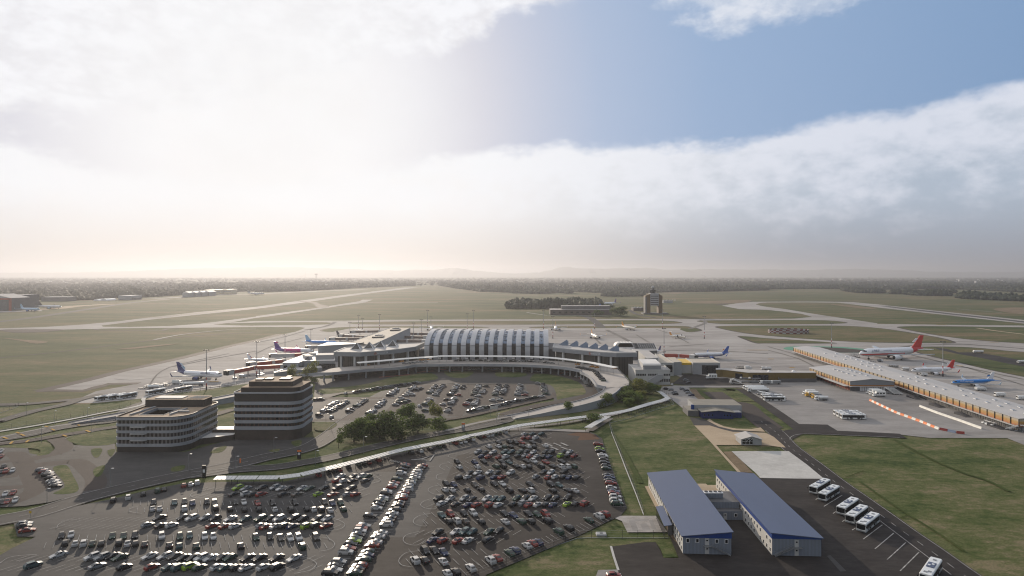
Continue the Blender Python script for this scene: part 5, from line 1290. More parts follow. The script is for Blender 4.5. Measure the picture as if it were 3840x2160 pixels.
def car_parts(kind):
 rg=car_sections(kind);st=BODIES[kind][1]
 mb=MB();mb.loft(rg,0,closed=True,caps=True)
 body=mb.mesh('body',[CARM['w']],smooth=True)
 gl=MB()
 def inset(q,s,push):
  q=[Vector(p)for p in q];c=sum(q,Vector())/4
  n=(q[1]-q[0]).cross(q[2]-q[1]);n.normalize()
  if n.dot(c-Vector((c.x*.8,0,.6)))<0:n=-n
  gl.add([c+(p-c)*s+n*push for p in q],[(0,1,2,3)])
 for k in range(len(rg)-1):
  a,b=rg[k],rg[k+1];ca=st[k][3]-st[k][2]>.3;cb=st[k+1][3]-st[k+1][2]>.3
  if ca or cb:
   inset([a[2],b[2],b[3],a[3]],.86,.02);inset([a[5],b[5],b[4],a[4]],.86,.02)
  if ca!=cb:
   inset([a[3],a[4],b[4],b[3]],.90,.02)
 glass=gl.mesh('windows',[MATS['car_glass']])
 r=.34 if kind!='off-roader' else .39
 wm=MB();n=12
 wm.loft([[(rr*math.cos(2*PI*i/n),y,rr*math.sin(2*PI*i/n))for i in range(n)]for y,rr in((-.11,r*.9),(-.09,r),(.09,r),(.11,r*.9))],0)
 wm.loft([[(rr*math.cos(2*PI*i/n),y,rr*math.sin(2*PI*i/n))for i in range(n)]for y,rr in((-.118,r*.62),(.118,r*.62))],1)
 wheel=wm.mesh('wheel',[MATS['rubber'],MATS['hub']])
 L=BODIES[kind][0]/2
 hb=st[1][2]
 hl=MB();hl.box((0,0,0),(.25,.36,.14));head=hl.mesh('headlight',[MATS['lamp_clear']])
 tl=MB();tl.box((0,0,0),(.12,.34,.16));tail=tl.mesh('tail_light',[MATS['lamp_red']])
 wb=BODIES[kind][0]*.3
 yw=st[3][1]-.06
 pl=[('body',body,(0,0,0)),('windows',glass,(0,0,0))]
 pl+=[('wheel',wheel,(sx*wb,sy*yw,r))for sx in(1,-1)for sy in(1,-1)]
 pl+=[('headlight',head,(st[1][0]-.03,sy*.58,hb-.05))for sy in(1,-1)]
 pl+=[('tail_light',tail,(st[-1][0]+.12,sy*.58,st[-2][2]-.12))for sy in(1,-1)]
 return pl
CARP={k:car_parts(k)for k in BODIES}
PROTO={}
def make_car(kind,colour,loc,heading,label,group):
 if kind not in PROTO:
  r=bpy.data.objects.new('parked_car',None);COL.objects.link(r);r.empty_display_size=.5
  for nm,me,lc in CARP[kind]:
   o=bpy.data.objects.new(nm,me);COL.objects.link(o);o.parent=r;o.location=lc
  PROTO[kind]=r
 else:
  src=PROTO[kind]
  r=src.copy();COL.objects.link(r)
  for ch in list(src.children):
   c=ch.copy();COL.objects.link(c);c.parent=r
 r.location=loc;r.rotation_euler=(0,0,heading)
 tag(r,label,'car',group)
 for ch in r.children:
  if ch.name.split('.')[0]=='body':
   ch.material_slots[0].link='OBJECT';ch.material_slots[0].material=CARM[colour]
 return r
dA=math.atan2(.82,.57);dB=math.atan2(.88,-.48);dC=R(-3)
ROWS=[]
def row(name,f,cars,heading,z,jit=2.0):
 """cars: 'x,y,c x,y,c ...' in the crop's pixels"""
 out=[]
 for s in cars.split():
  x,y,c=s.split(',')
  out.append((f(float(x),float(y),0),c))
 ROWS.append((name,out,heading,z))
def rowy(name,f,y,cars,heading,z):
 row(name,f,' '.join(f'{s[:-1]},{y},{s[-1]}' for s in cars.split()),heading,z)
zl=Z_LOT-.004;zd=Z_LOT+.004
LN='of the left car park'
B56=1946
row('bottom row '+LN,B5,'270,1388,t 790,1392,s 1010,1400,k 1235,1400,r 1380,1402,t 1455,1405,t 1545,1396,l 1620,1405,g 1765,1402,w 1830,1405,t 1920,1405,k 2000,1405,w 2140,1402,w 2250,1400,k',dA,zl)
row('second row up '+LN,B5,'475,1302,w 750,1320,w 830,1322,s 915,1312,k 975,1322,g 1215,1312,w 1340,1312,w 1420,1312,n 1490,1326,k 1570,1326,k 1635,1328,w 1710,1328,w 1805,1322,k 1865,1326,g 2010,1326,k 2105,1326,k 2245,1326,k 2386,1330,w',dA+PI,zl)
row('third row up '+LN,B5,'530,1202,k 613,1208,w 680,1208,w 750,1208,g 823,1208,k 965,1203,k 1035,1208,w 1100,1208,k 1175,1214,k 1375,1222,k 1455,1227,t 1593,1227,g 1953,1227,k 2451,1232,g',dB,zl)
row('fourth row up '+LN,B5,'500,1145,k 577,1138,w 913,1145,g 1003,1145,g 1095,1140,k 1312,1150,w 1460,1150,g 1538,1143,t 1660,1150,w 1730,1153,w 2075,1158,g 2190,1153,k 2276,1160,n 2351,1162,w 2421,1160,w 2561,1158,n',dB+PI,zl)
row('fifth row up '+LN,B5,'1200,1056,s 1310,1062,k 1395,1058,w 1725,1062,r 1830,1066,r 1908,1066,w 2125,1062,s 2160,1070,r 2240,1066,w 2311,1066,k 2376,1066,b 2491,1066,l 2566,1062,k 2646,1062,r',dA,zl)
row('sixth row up '+LN,B5,'1295,998,k 1485,998,k 1557,1002,w 1668,998,s 1745,1002,k 1870,1006,w 1990,1009,t 2115,1006,g 2195,1002,k 2265,1006,w 2386,1002,k 2456,1006,k 2576,1006,k 2651,1006,w',dA+PI,zl)
row('seventh row up '+LN,B5,'1238,922,w 1295,922,w 1495,924,w 1748,920,k 1865,927,k 1982,930,k 2098,927,k 2228,930,w 2358,931,k 2484,927,k 2543,930,w 2606,930,k 2676,934,w 2784,928,g',dB,zl)
row('eighth row up '+LN,B5,'1247,872,k 1415,872,t 1497,866,n 1562,876,b 1678,869,k 1740,876,n 1912,869,k 1978,869,w 2090,876,r 2213,874,k 2393,872,k 2633,869,n 2696,876,b 2761,876,g',dB+PI,zl)
row('ninth row up '+LN,B5,'1900,805,k 2000,802,w 2055,806,k 2122,805,r 2303,806,k 2411,806,n 2584,804,l 2703,806,r 2821,805,s 2884,806,r',dA,zl)
row('tenth row up '+LN,B5,'1930,754,l 1995,758,s 2122,752,k 2230,752,s 2283,758,w 2345,754,k 2451,756,w 2511,758,g 2629,754,k 2739,754,k 2849,755,k',dA+PI,zl)
row('topmost short double row, front side, '+LN,B5,'2731,695,r 2791,695,w 2861,695,k 2963,694,n',dA,zl)
row('topmost short double row, rear side, '+LN,B5,'2764,657,w 2871,657,k 2929,657,w 2978,657,g',dA+PI,zl)
row('line along the covered walkway',B5,'918,854,k 1040,832,w 1162,802,k 1277,777,g 1330,764,k 1492,732,r 1545,722,w 1598,712,w 2583,645,r 2664,619,k 2711,612,k 2751,602,r 2826,580,k 2908,557,g 2946,545,k 2991,542,r 3068,524,r 3336,464,k 3411,452,w 3486,434,k 3559,414,g 3596,407,k 3691,384,r 3729,380,w 3766,374,w 3801,362,k 3831,357,w 3886,337,k 3916,332,r 3951,327,w 3981,320,w 4011,312,g 4046,307,k 4091,295,w',dB,zl)
row('short stack at the left edge '+LN,B5,'200,1047,s 200,1067,k 222,1100,r',R(24),zl)
row('left file of the central double column',B6,'1340,562,r 1335,580,k 1310,600,k 1308,634,w 1275,682,g 1250,712,r 1240,730,w 1230,747,r 1190,782,w 1185,800,k 1160,835,w 1150,853,g 1130,872,k 1120,890,k 1108,918,w 1055,982,k 1005,1064,s 980,1088,r 970,1110,w 955,1138,k 935,1167,g 925,1190,l 895,1214,k 880,1248,r 858,1280,w 800,1364,s 775,1392,k 765,1424,w 730,1452,k',dC,zl)
row('right file of the central double column',B6,'1480,572,r 1462,590,k 1445,608,k 1435,628,w 1425,648,w 1418,670,w 1390,697,g 1385,715,w 1365,740,w 1358,770,w 1325,797,r 1312,822,w 1308,840,r 1290,877,k 1280,897,k 1255,938,k 1235,965,w 1215,1003,k 1200,1025,k 1185,1055,w 1140,1124,w 1118,1153,w 1095,1198,w 1070,1226,r 1035,1278,g 1025,1308,b 1000,1343,g 970,1392,r 950,1422,k 930,1450,g',dC+PI,zl)
RN='of the right car park'
row('first row from the top '+RN,B7,'360,311,w 425,309,t 500,309,t',dA,zd)
row('second row from the top '+RN,B7,'358,342,r 402,342,r 452,344,w',dA,zd)
row('third row from the top '+RN,B7,'152,382,k 238,377,k 288,382,k 338,380,r 427,380,k',dB+PI,zd)
row('fourth row from the top '+RN,B7,'70,414,w 147,412,w 195,414,g 246,414,k 342,412,k 390,414,w 433,414,k 527,407,w',dB,zd)
row('fifth row from the top '+RN,B7,'-16,460,s 39,462,k 105,462,w 200,460,t 250,460,t 325,460,g 375,456,k 432,462,w 530,458,k 577,460,k 672,458,k 727,458,w',dA+PI,zd)
row('sixth row from the top '+RN,B7,'15,494,b 70,499,r 155,499,r 210,499,w 308,490,k 368,488,s 405,497,r 463,494,w 520,494,k 563,497,b 655,490,l 708,490,k 765,490,r',dA,zd)
row('seventh row from the top '+RN,B7,'-186,538,k -43,543,b 30,535,k 178,538,k 235,543,t 378,533,k 435,535,w 533,541,r 662,536,k',dB+PI,zd)
row('eighth row from the top '+RN,B7,'-169,582,w -23,580,w 127,575,g 187,577,k 290,574,k 343,577,w 392,579,k 495,579,k 588,575,k 655,579,w 705,579,w 757,579,g',dB,zd)
row('ninth row from the top '+RN,B7,'-82,628,k -20,628,w 77,625,w 135,628,k 248,630,w 515,623,k 575,625,w 680,620,k',dA+PI,zd)
row('tenth row from the top '+RN,B7,'-167,669,k -100,665,w 5,670,b 117,665,b 178,665,r 455,662,s 552,667,r 613,662,w 678,662,k 727,667,b 783,667,k',dA,zd)
row('eleventh row from the top '+RN,B7,'-275,716,k -212,726,b -45,726,n 115,721,k 180,719,w 405,724,k 573,726,k 640,731,t',dB+PI,zd)
row('twelfth row from the top '+RN,B7,'-285,768,w -227,768,w -105,771,k 10,768,k 238,776,k 343,773,k 410,775,w 590,775,k 712,773,k 768,775,w',dB,zd)
row('thirteenth row from the top '+RN,B7,'-336,838,k -241,841,w -126,838,s -66,843,k 55,841,w 120,841,t 172,843,t 297,838,g 370,833,k 430,840,w 545,833,k 610,840,k 712,835,k',dA+PI,zd)
row('fourteenth row from the top '+RN,B7,'-308,880,w -196,887,k -96,892,b -26,892,r 80,894,r 150,894,w 270,887,k 350,878,s 395,892,r 470,889,w 535,889,k 592,892,b 708,885,l 777,885,k 850,882,r',dA,zd)
row('fifteenth row from the top '+RN,B7,'-311,974,t -241,968,r -131,961,k -56,961,w 197,961,k 270,976,b 390,963,k 462,971,g 532,968,r',dB+PI,zd)
row('sixteenth row from the top '+RN,B7,'-254,1026,k -189,1024,w -121,1026,n 10,1030,k 205,1028,w 335,1026,g 412,1026,k 545,1022,k',dB,zd)
row('seventeenth row from the top '+RN,B7,'-341,1114,k -196,1112,w -124,1114,t -64,1114,t 74,1112,g 154,1103,k',dA+PI,zd)
row('eighteenth row from the top '+RN,B7,'-381,1180,b -301,1183,r -178,1185,r -98,1183,w 64,1175,k',dA,zd)
row('second row from the bottom '+RN,B7,'-446,1270,k -371,1264,k -296,1278,b',dB+PI,zd)
row('bottom row '+RN,B7,'-526,1348,w -449,1344,k -298,1354,w',dB,zd)
row('slanted line along the wire fence',B7,'885,1016,g 965,984,w 1012,969,r 637,1112,g 720,1077,k 470,1196,b 425,1206,r 380,1226,w 285,1264,b 240,1284,g 140,1326,r 85,1346,w -76,1406,w -196,1440,k -266,1452,w',dB,zd)
row('column along the grass edge',B7,'958,394,r 970,434,l 975,450,k 992,482,w 1000,494,w 1003,522,n 1012,547,k 1022,577,k 1025,594,g 1040,650,k 1050,670,b 1052,692,k 1062,714,r 1066,753,w 1082,783,b 1085,800,r 1097,828,w 1100,860,w 1110,884,g',R(-5),zd)
zf_=Z_MID
row('tarmac cut by the bottom edge',B7,'1085,1468,r',R(5),Z_TAR)
row('small rows at the left picture edge',B5,'8,450,w 8,494,r 30,577,k 48,617,r 103,609,w 6,620,k 45,800,w 107,790,r 60,862,r 125,852,w 10,870,k',dB+PI,.33)
row('angled file beside the lawn at the left',B5,'338,605,s 365,624,r 388,630,s 392,647,k 410,670,k 428,694,w 443,714,s 450,735,k',R(14),.33)
ALLC=[]
kinds=list(BODIES)
ORD=['first','second','third','fourth','fifth','sixth','seventh','eighth','ninth','tenth','eleventh','twelfth','thirteenth','fourteenth','fifteenth','sixteenth','seventeenth','eighteenth']
for name,cars,hd,z in ROWS:
 col_='column' in name and 'row' not in name or 'file' in name
 idx=sorted(range(len(cars)),key=lambda i:-cars[i][0].y if col_ else cars[i][0].x/cars[i][0].y)
 cnt={};tot={}
 for p,c in cars:tot[c]=tot.get(c,0)+1
 for i in idx:
  p,c=cars[i];cnt[c]=cnt.get(c,0)+1
  cn=PAINT[c][0]
  nm=name.replace('row from the top','row down')
  if tot[c]==1:lab=f'only {cn} car in the {nm}'
  else:lab=f'{ORD[cnt[c] - 1]} {cn} car from {"the far end" if col_ else "left"}, {nm}'
  ALLC.append((p,c,hd,z,lab))
ALLC.sort(key=lambda q:q[0].y)
rc=random.Random(11)
FARC=[]
for i,(p,c,hd,z,lab)in enumerate(ALLC):
 kind=rc.choices(kinds,(40,26,14,20))[0]
 h=hd+rc.uniform(-.03,.03)
 if i<300:
  make_car(kind,c,(p.x,p.y,z),h,lab,'cars parked in the large front car parks')
 else:
  FARC.append((p,c,h,z,kind))
def line_cars(f,a,b,n,z,heading=None,cols='wkskwsnkwgk',skip=.0,dz=0):
 A,B=f(*a,dz),f(*b,dz)
 for i in range(n):
  t=i/max(1,n-1)
  if rc.random()<skip:continue
  p=A.lerp(B,t);hd=dC if heading is None else heading
  FARC.append((p,rc.choice(cols),hd+(PI if rc.random()<.5 else 0)+rc.uniform(-.04,.04),z,rc.choice(kinds)))
zm=Z_MID+.008
for a,b,n in(((215,592),(400,455),7),((310,596),(560,452),9),((150,655),(150,655),1),((600,594),(625,562),2),((710,512),(840,422),7),((890,632),(970,575),5),((1030,523),(1125,425),7),((1300,495),(1330,465),2),((1340,435),(1385,402),3),((1430,460),(1480,430),2),((1200,352),(1320,255),8),((1450,350),(1450,350),1),((1550,340),(1550,340),1),((1480,312),(1580,215),7),((1610,267),(1680,240),3),((1745,492),(1820,410),7),((1810,312),(1900,200),7),((1895,342),(2010,200),8),((2010,490),(2010,490),1),((2060,418),(2060,418),1),((2130,478),(2180,400),5),((2120,345),(2230,195),9),((2310,242),(2320,212),2),((1750,582),(1750,582),1),((2080,592),(2100,545),2),((100,418),(185,412),3)):
 line_cars(C5,a,b,n,zm)
line_cars(C5,(2240,347),(2240,347),1,zm,cols='r');line_cars(C5,(1240,305),(1240,305),1,zm,cols='r')
for c_,x,y,h_ in(('w',335,682,PI/2),('g',1005,664,PI/2),('s',1068,668,PI/2),('w',1660,512,PI/2),('w',548,322,PI/2)):
 FARC.append((C5(x,y),c_,h_,zm,'hatchback'))
for a,b,n in(((210,470),(210,470),1),((310,492),(350,415),5),((240,427),(240,427),1),((300,342),(385,195),9),((370,360),(370,360),1),((430,312),(450,275),3),((485,212),(485,212),1),((585,427),(705,422),2),((700,402),(700,402),1),((620,343),(690,195),9),((735,333),(790,200),8),((965,342),(1010,195),10),((1080,310),(1080,310),1),((1275,172),(1340,182),2),((1355,212),(1388,328),8)):
 line_cars(C6,a,b,n,zm)
for x,y in((190,497),(1075,347)):line_cars(C6,(x,y),(x,y),1,zm,cols='r')
for a,b,n in(((235,594),(520,532),6),((570,522),(800,482),6),((840,460),(1060,422),6),((1090,412),(1330,368),7)):
 line_cars(C6,a,b,n,zm,R(12))
line_cars(C5,(700,294),(1640,157),21,zm,R(14))
for a,b,n in(((600,704),(680,702),2),((740,701),(980,703),6),((1060,706),(1130,706),2),((1200,706),(1350,708),5),((1440,711),(1680,710),6),((1750,716),(1870,718),4),((1950,730),(2060,738),3)):
 line_cars(C2,a,b,n,7.0,R(2),dz=7)
line_cars(C1,(2080,745),(2400,716),6,7.0,R(8),'wsw',dz=7)
for f,x,y in((C1,1520,768),(C1,2030,713),(C1,2345,692),(C1,2450,685),(C2,85,692),(C2,195,685),(C2,2440,757),(C3,240,793),(C3,310,803),(C3,580,815)):
 line_cars(f,(x,y),(x,y),1,7.0,R(2),'o',dz=7)
line_cars(C3,(30,803),(230,845),7,7.0,R(-20),'kkkskk',dz=7);line_cars(C3,(285,862),(412,1004),8,7.0,R(-8),'kkgkbk',dz=7)
line_cars(C3,(20,950),(120,990),4,.3,R(-25),'rkwk');line_cars(C3,(130,1005),(190,1090),6,.3,R(-8),'wksk')
for a,b,n in(((760,838),(930,836),4),((1110,843),(1220,843),3),((1310,852),(1520,855),5),((1625,862),(1625,862),1),((1740,866),(1930,878),4)):
 line_cars(C2,a,b,n,.3,R(0),'ksbwgk')
for x,y,c_ in((1365,1138,'k'),(1430,1148,'s'),(1480,1190,'s'),(1500,1214,'k'),(1610,1138,'s'),(1665,1162,'k'),(1700,1194,'s'),(1742,1230,'b'),(1660,1004,'s'),(1697,1040,'k')):
 FARC.append((C3(x,y),c_,R(-3)+rc.choice((0,PI)),.25,rc.choice(kinds)))
FARC.append((C3(1450,1066),'w',R(70),.25,'hatchback'))
ckeys=list(PAINT)
V,F,MI=[],[],[];off=0
lod={}
for k in BODIES:
 mb=MB();mb.loft(car_sections(k),0)
 gm=[p for p in CARP[k]if p[0]=='windows'][0][1]
 nb=len(mb.v)
 mb.add([v.co[:]for v in gm.vertices],[tuple(p.vertices)for p in gm.polygons],1)
 wb=BODIES[k][0]*.3
 for sx in(1,-1):
  for sy in(1,-1):
   n=8;mb.loft([[(sx*wb+.34*math.cos(2*PI*i/n),sy*.83+y,.34+.34*math.sin(2*PI*i/n))for i in range(n)]for y in(-.1,.1)],2)
 lod[k]=(np.array(mb.v),mb.f,np.array(mb.m))
for p,c,h,z,k in FARC:
 v,f,m=lod[k];co,si=math.cos(h),math.sin(h)
 w=np.empty_like(v);w[:,0]=v[:,0]*co-v[:,1]*si+p.x;w[:,1]=v[:,0]*si+v[:,1]*co+p.y;w[:,2]=v[:,2]+z
 V.append(w);F+=[tuple(i+off for i in q)for q in f];MI+=[0 if False else(2+ckeys.index(c)if q==0 else q-1)for q in m]
 off+=len(v)
me=bpy.data.meshes.new('parked_cars');me.from_pydata(np.concatenate(V).tolist(),[],F)
for m in[MATS['car_glass'],MATS['rubber']]+[CARM[k]for k in ckeys]:me.materials.append(m)
me.polygons.foreach_set('material_index',MI);me.update()
o=bpy.data.objects.new('parked_cars',me);COL.objects.link(o)
tag(o,'small parked cars filling the far car park and the terminal forecourt','cars',kind='stuff')
print('cars',len(ALLC),len(FARC))
# painted bays in the car parks
LAY[0]+=.004
mk=MB()
def bays(f,x0,x1,y,d,step=2.66,L=4.8,skip=0):
 a,b=f(x0,y),f(x1,y);n=int(abs(b.x-a.x)/step);dv_=Vector((math.cos(d),math.sin(d),0))
 for i in range(n+1):
  c=a.lerp(b,i/max(n,1));ribbon_quads(mk,[c-dv_*L/2,c+dv_*L/2],.13,LAY[0],0,0)
for x0,x1,y,d in((60,2560,1400,dA),(160,2580,1322,dA),(365,2640,1216,dB),(500,2660,1150,dB),(460,2720,1065,dA),(560,2740,1003,dA),(1050,2840,926,dB),(1080,2840,868,dB),(1580,2960,806,dA),(1640,2960,754,dA),(2680,3060,694,dA),(2740,3060,655,dA)):
 bays(B5,x0,x1,y,d)
for x0,x1,y,d in((280,560,310,dA),(280,560,342,dA),(60,560,380,dB),(20,560,412,dB),(-110,780,460,dA),(-90,800,495,dA),(-250,780,538,dB),(-260,800,577,dB),(-200,830,625,dA),(-200,870,666,dA),(-330,840,722,dB),(-340,850,772,dB),(-380,840,839,dA),(-400,900,888,dA),(-440,660,965,dB),(-440,620,1024,dB),(-490,300,1112,dA),(-500,160,1180,dA),(-560,30,1268,dB),(-580,-40,1350,dB)):
 bays(B7,x0,x1,y,d)
A_,B_=B7(1040,985),B7(-330,1500)
for i in range(36):
 c=A_.lerp(B_,i/35);dv_=Vector((math.cos(dB),math.sin(dB),0));ribbon_quads(mk,[c-dv_*2.4,c+dv_*2.4],.13,LAY[0],0,0)
for x0,y0,x1,y1,n in((1395,560,740,1450,42),(1530,570,935,1450,42),):
 A_,B_=B6(x0,y0),B6(x1,y1)
 for i in range(n):
  c=A_.lerp(B_,i/n);ribbon_quads(mk,[c-Vector((2.4,0,0)),c+Vector((2.4,0,0))],.12,LAY[0],0,0)
for i in range(26):
 c=B7(985,385).lerp(B7(1130,900),i/25);ribbon_quads(mk,[c-Vector((2.4,0,0)),c+Vector((2.4,0,0))],.12,LAY[0],0,0)
def endcap(f,pts):ribbon_quads(mk,[f(*p)for p in pts],.16,LAY[0],0,5)
for f,pts in((B6,[(665,1000),(770,1000),(840,1030),(845,1060),(800,1085),(690,1100)]),(B6,[(650,1148),(720,1160),(765,1195),(755,1230),(700,1255),(640,1263)]),(B6,[(480,1325),(550,1320),(610,1350),(615,1380),(560,1420),(440,1445)]),(B6,[(1050,670),(1100,658),(1138,680),(1110,700),(1020,712)]),(B6,[(760,672),(700,690),(695,710),(740,718)]),(B6,[(1640,800),(1570,795),(1525,765),(1560,735),(1650,722)]),(B6,[(1550,835),(1490,855),(1465,885),(1500,910),(1570,918),(1595,905)]),(B6,[(1545,955),(1450,975),(1405,1015),(1430,1045),(1510,1057),(1480,1015)]),(B6,[(1490,1095),(1360,1125),(1323,1165),(1350,1200),(1435,1213),(1510,1170)]),(B6,[(1460,1260),(1350,1275),(1290,1330),(1310,1375),(1400,1392)]),(B6,[(1780,460),(1710,470),(1690,490),(1740,508)]),(B6,[(1700,540),(1640,550),(1620,575),(1660,600)]),(B6,[(1650,625),(1600,640),(1595,670),(1640,685)]),(B5,[(0,1362),(60,1320),(150,1300),(300,1295),(130,1345)]),(B5,[(650,1000),(560,1010),(480,1040),(460,1075)]),(B5,[(1120,895),(1060,915),(1060,940),(1150,955)]),(B5,[(1740,750),(1600,775),(1545,805),(1600,828),(1720,820)])):
 endcap(f,pts)
for i in range(9):
 a,b=B6(1210+i*17,528+i*3.2),B6(1232+i*17,520+i*3.2);ribbon_quads(mk,[a,b],.5,LAY[0],0,0)
ribbon_quads(mk,[B6(1390,517),B6(1480,508),B6(1575,476),B6(1540,525),B6(1495,518),B6(1400,518)],.8,LAY[0],0,0)
for a,b in(((525,380),(585,403)),((595,380),(655,403)),((655,378),(712,402)),((575,410),(632,435)),((650,410),(710,433))):
 ribbon_quads(mk,[B7(*a),B7(*b)],1.1,LAY[0],0,0)
mk.build('parking_markings',MATS['white_paint'])['kind']='structure'
LAY[0]+=.004
mk=MB()
for pts in(R1,):
 dashes(mk,pts,LAY[0],.16,3,6,4)
 q=smooth_line(pts,4);o1,o2=[],[]
 for i,p in enumerate(q):
  d=(q[min(i+1,len(q)-1)]-q[max(i-1,0)]).normalized();o1.append(p+Vector((-d.y,d.x))*5.2);o2.append(p-Vector((-d.y,d.x))*5.2)
 ribbon_quads(mk,o1,.3,LAY[0],0,0);ribbon_quads(mk,o2,.3,LAY[0],0,0)
q=smooth_line(R2,4);o1,o2=[],[]
for i,p in enumerate(q):
 d=(q[min(i+1,len(q)-1)]-q[max(i-1,0)]).normalized();o1.append(p+Vector((-d.y,d.x))*3.9);o2.append(p-Vector((-d.y,d.x))*3.9)
ribbon_quads(mk,o1,.25,LAY[0],0,0);ribbon_quads(mk,o2,.25,LAY[0],0,0);dashes(mk,R2,LAY[0],.15,3,7,4)
dashes(mk,[C7(-60,660),C7(0,645),C7(500,500),C7(960,400)],LAY[0],.3,6,8);dashes(mk,[C7(-60,402),C7(400,388),C7(800,352),C7(1200,315)],LAY[0],.3,6,8)
for pts in([C7(-60,893),C7(400,812),C7(900,715)],[C7(-60,965),C7(400,872),C7(900,780),C7(1740,640)],[C7(-60,990),C7(400,935),C7(900,850)],[C7(985,925),C7(1080,880),C7(1400,815),C7(1740,755)]):
 ribbon_quads(mk,pts,.3,LAY[0])
mk.build('road_markings',MATS['white_paint'])['kind']='structure'
LAY[0]+=.004
mk=MB()
for x,y,dx,dy_ in((80,910,35,12),(340,865,30,14),(270,832,25,10),(800,785,25,12),(700,740,25,8),(170,983,-20,20),(415,960,-20,18),(975,877,30,12),(1330,808,30,14),(1190,717,14,7)):
 ribbon_quads(mk,[C7(x-dx,y-dy_),C7(x+dx,y+dy_)],1.1,LAY[0],0,0)
mk.build('speed_markings',MATS['yellow_paint'])['kind']='structure'
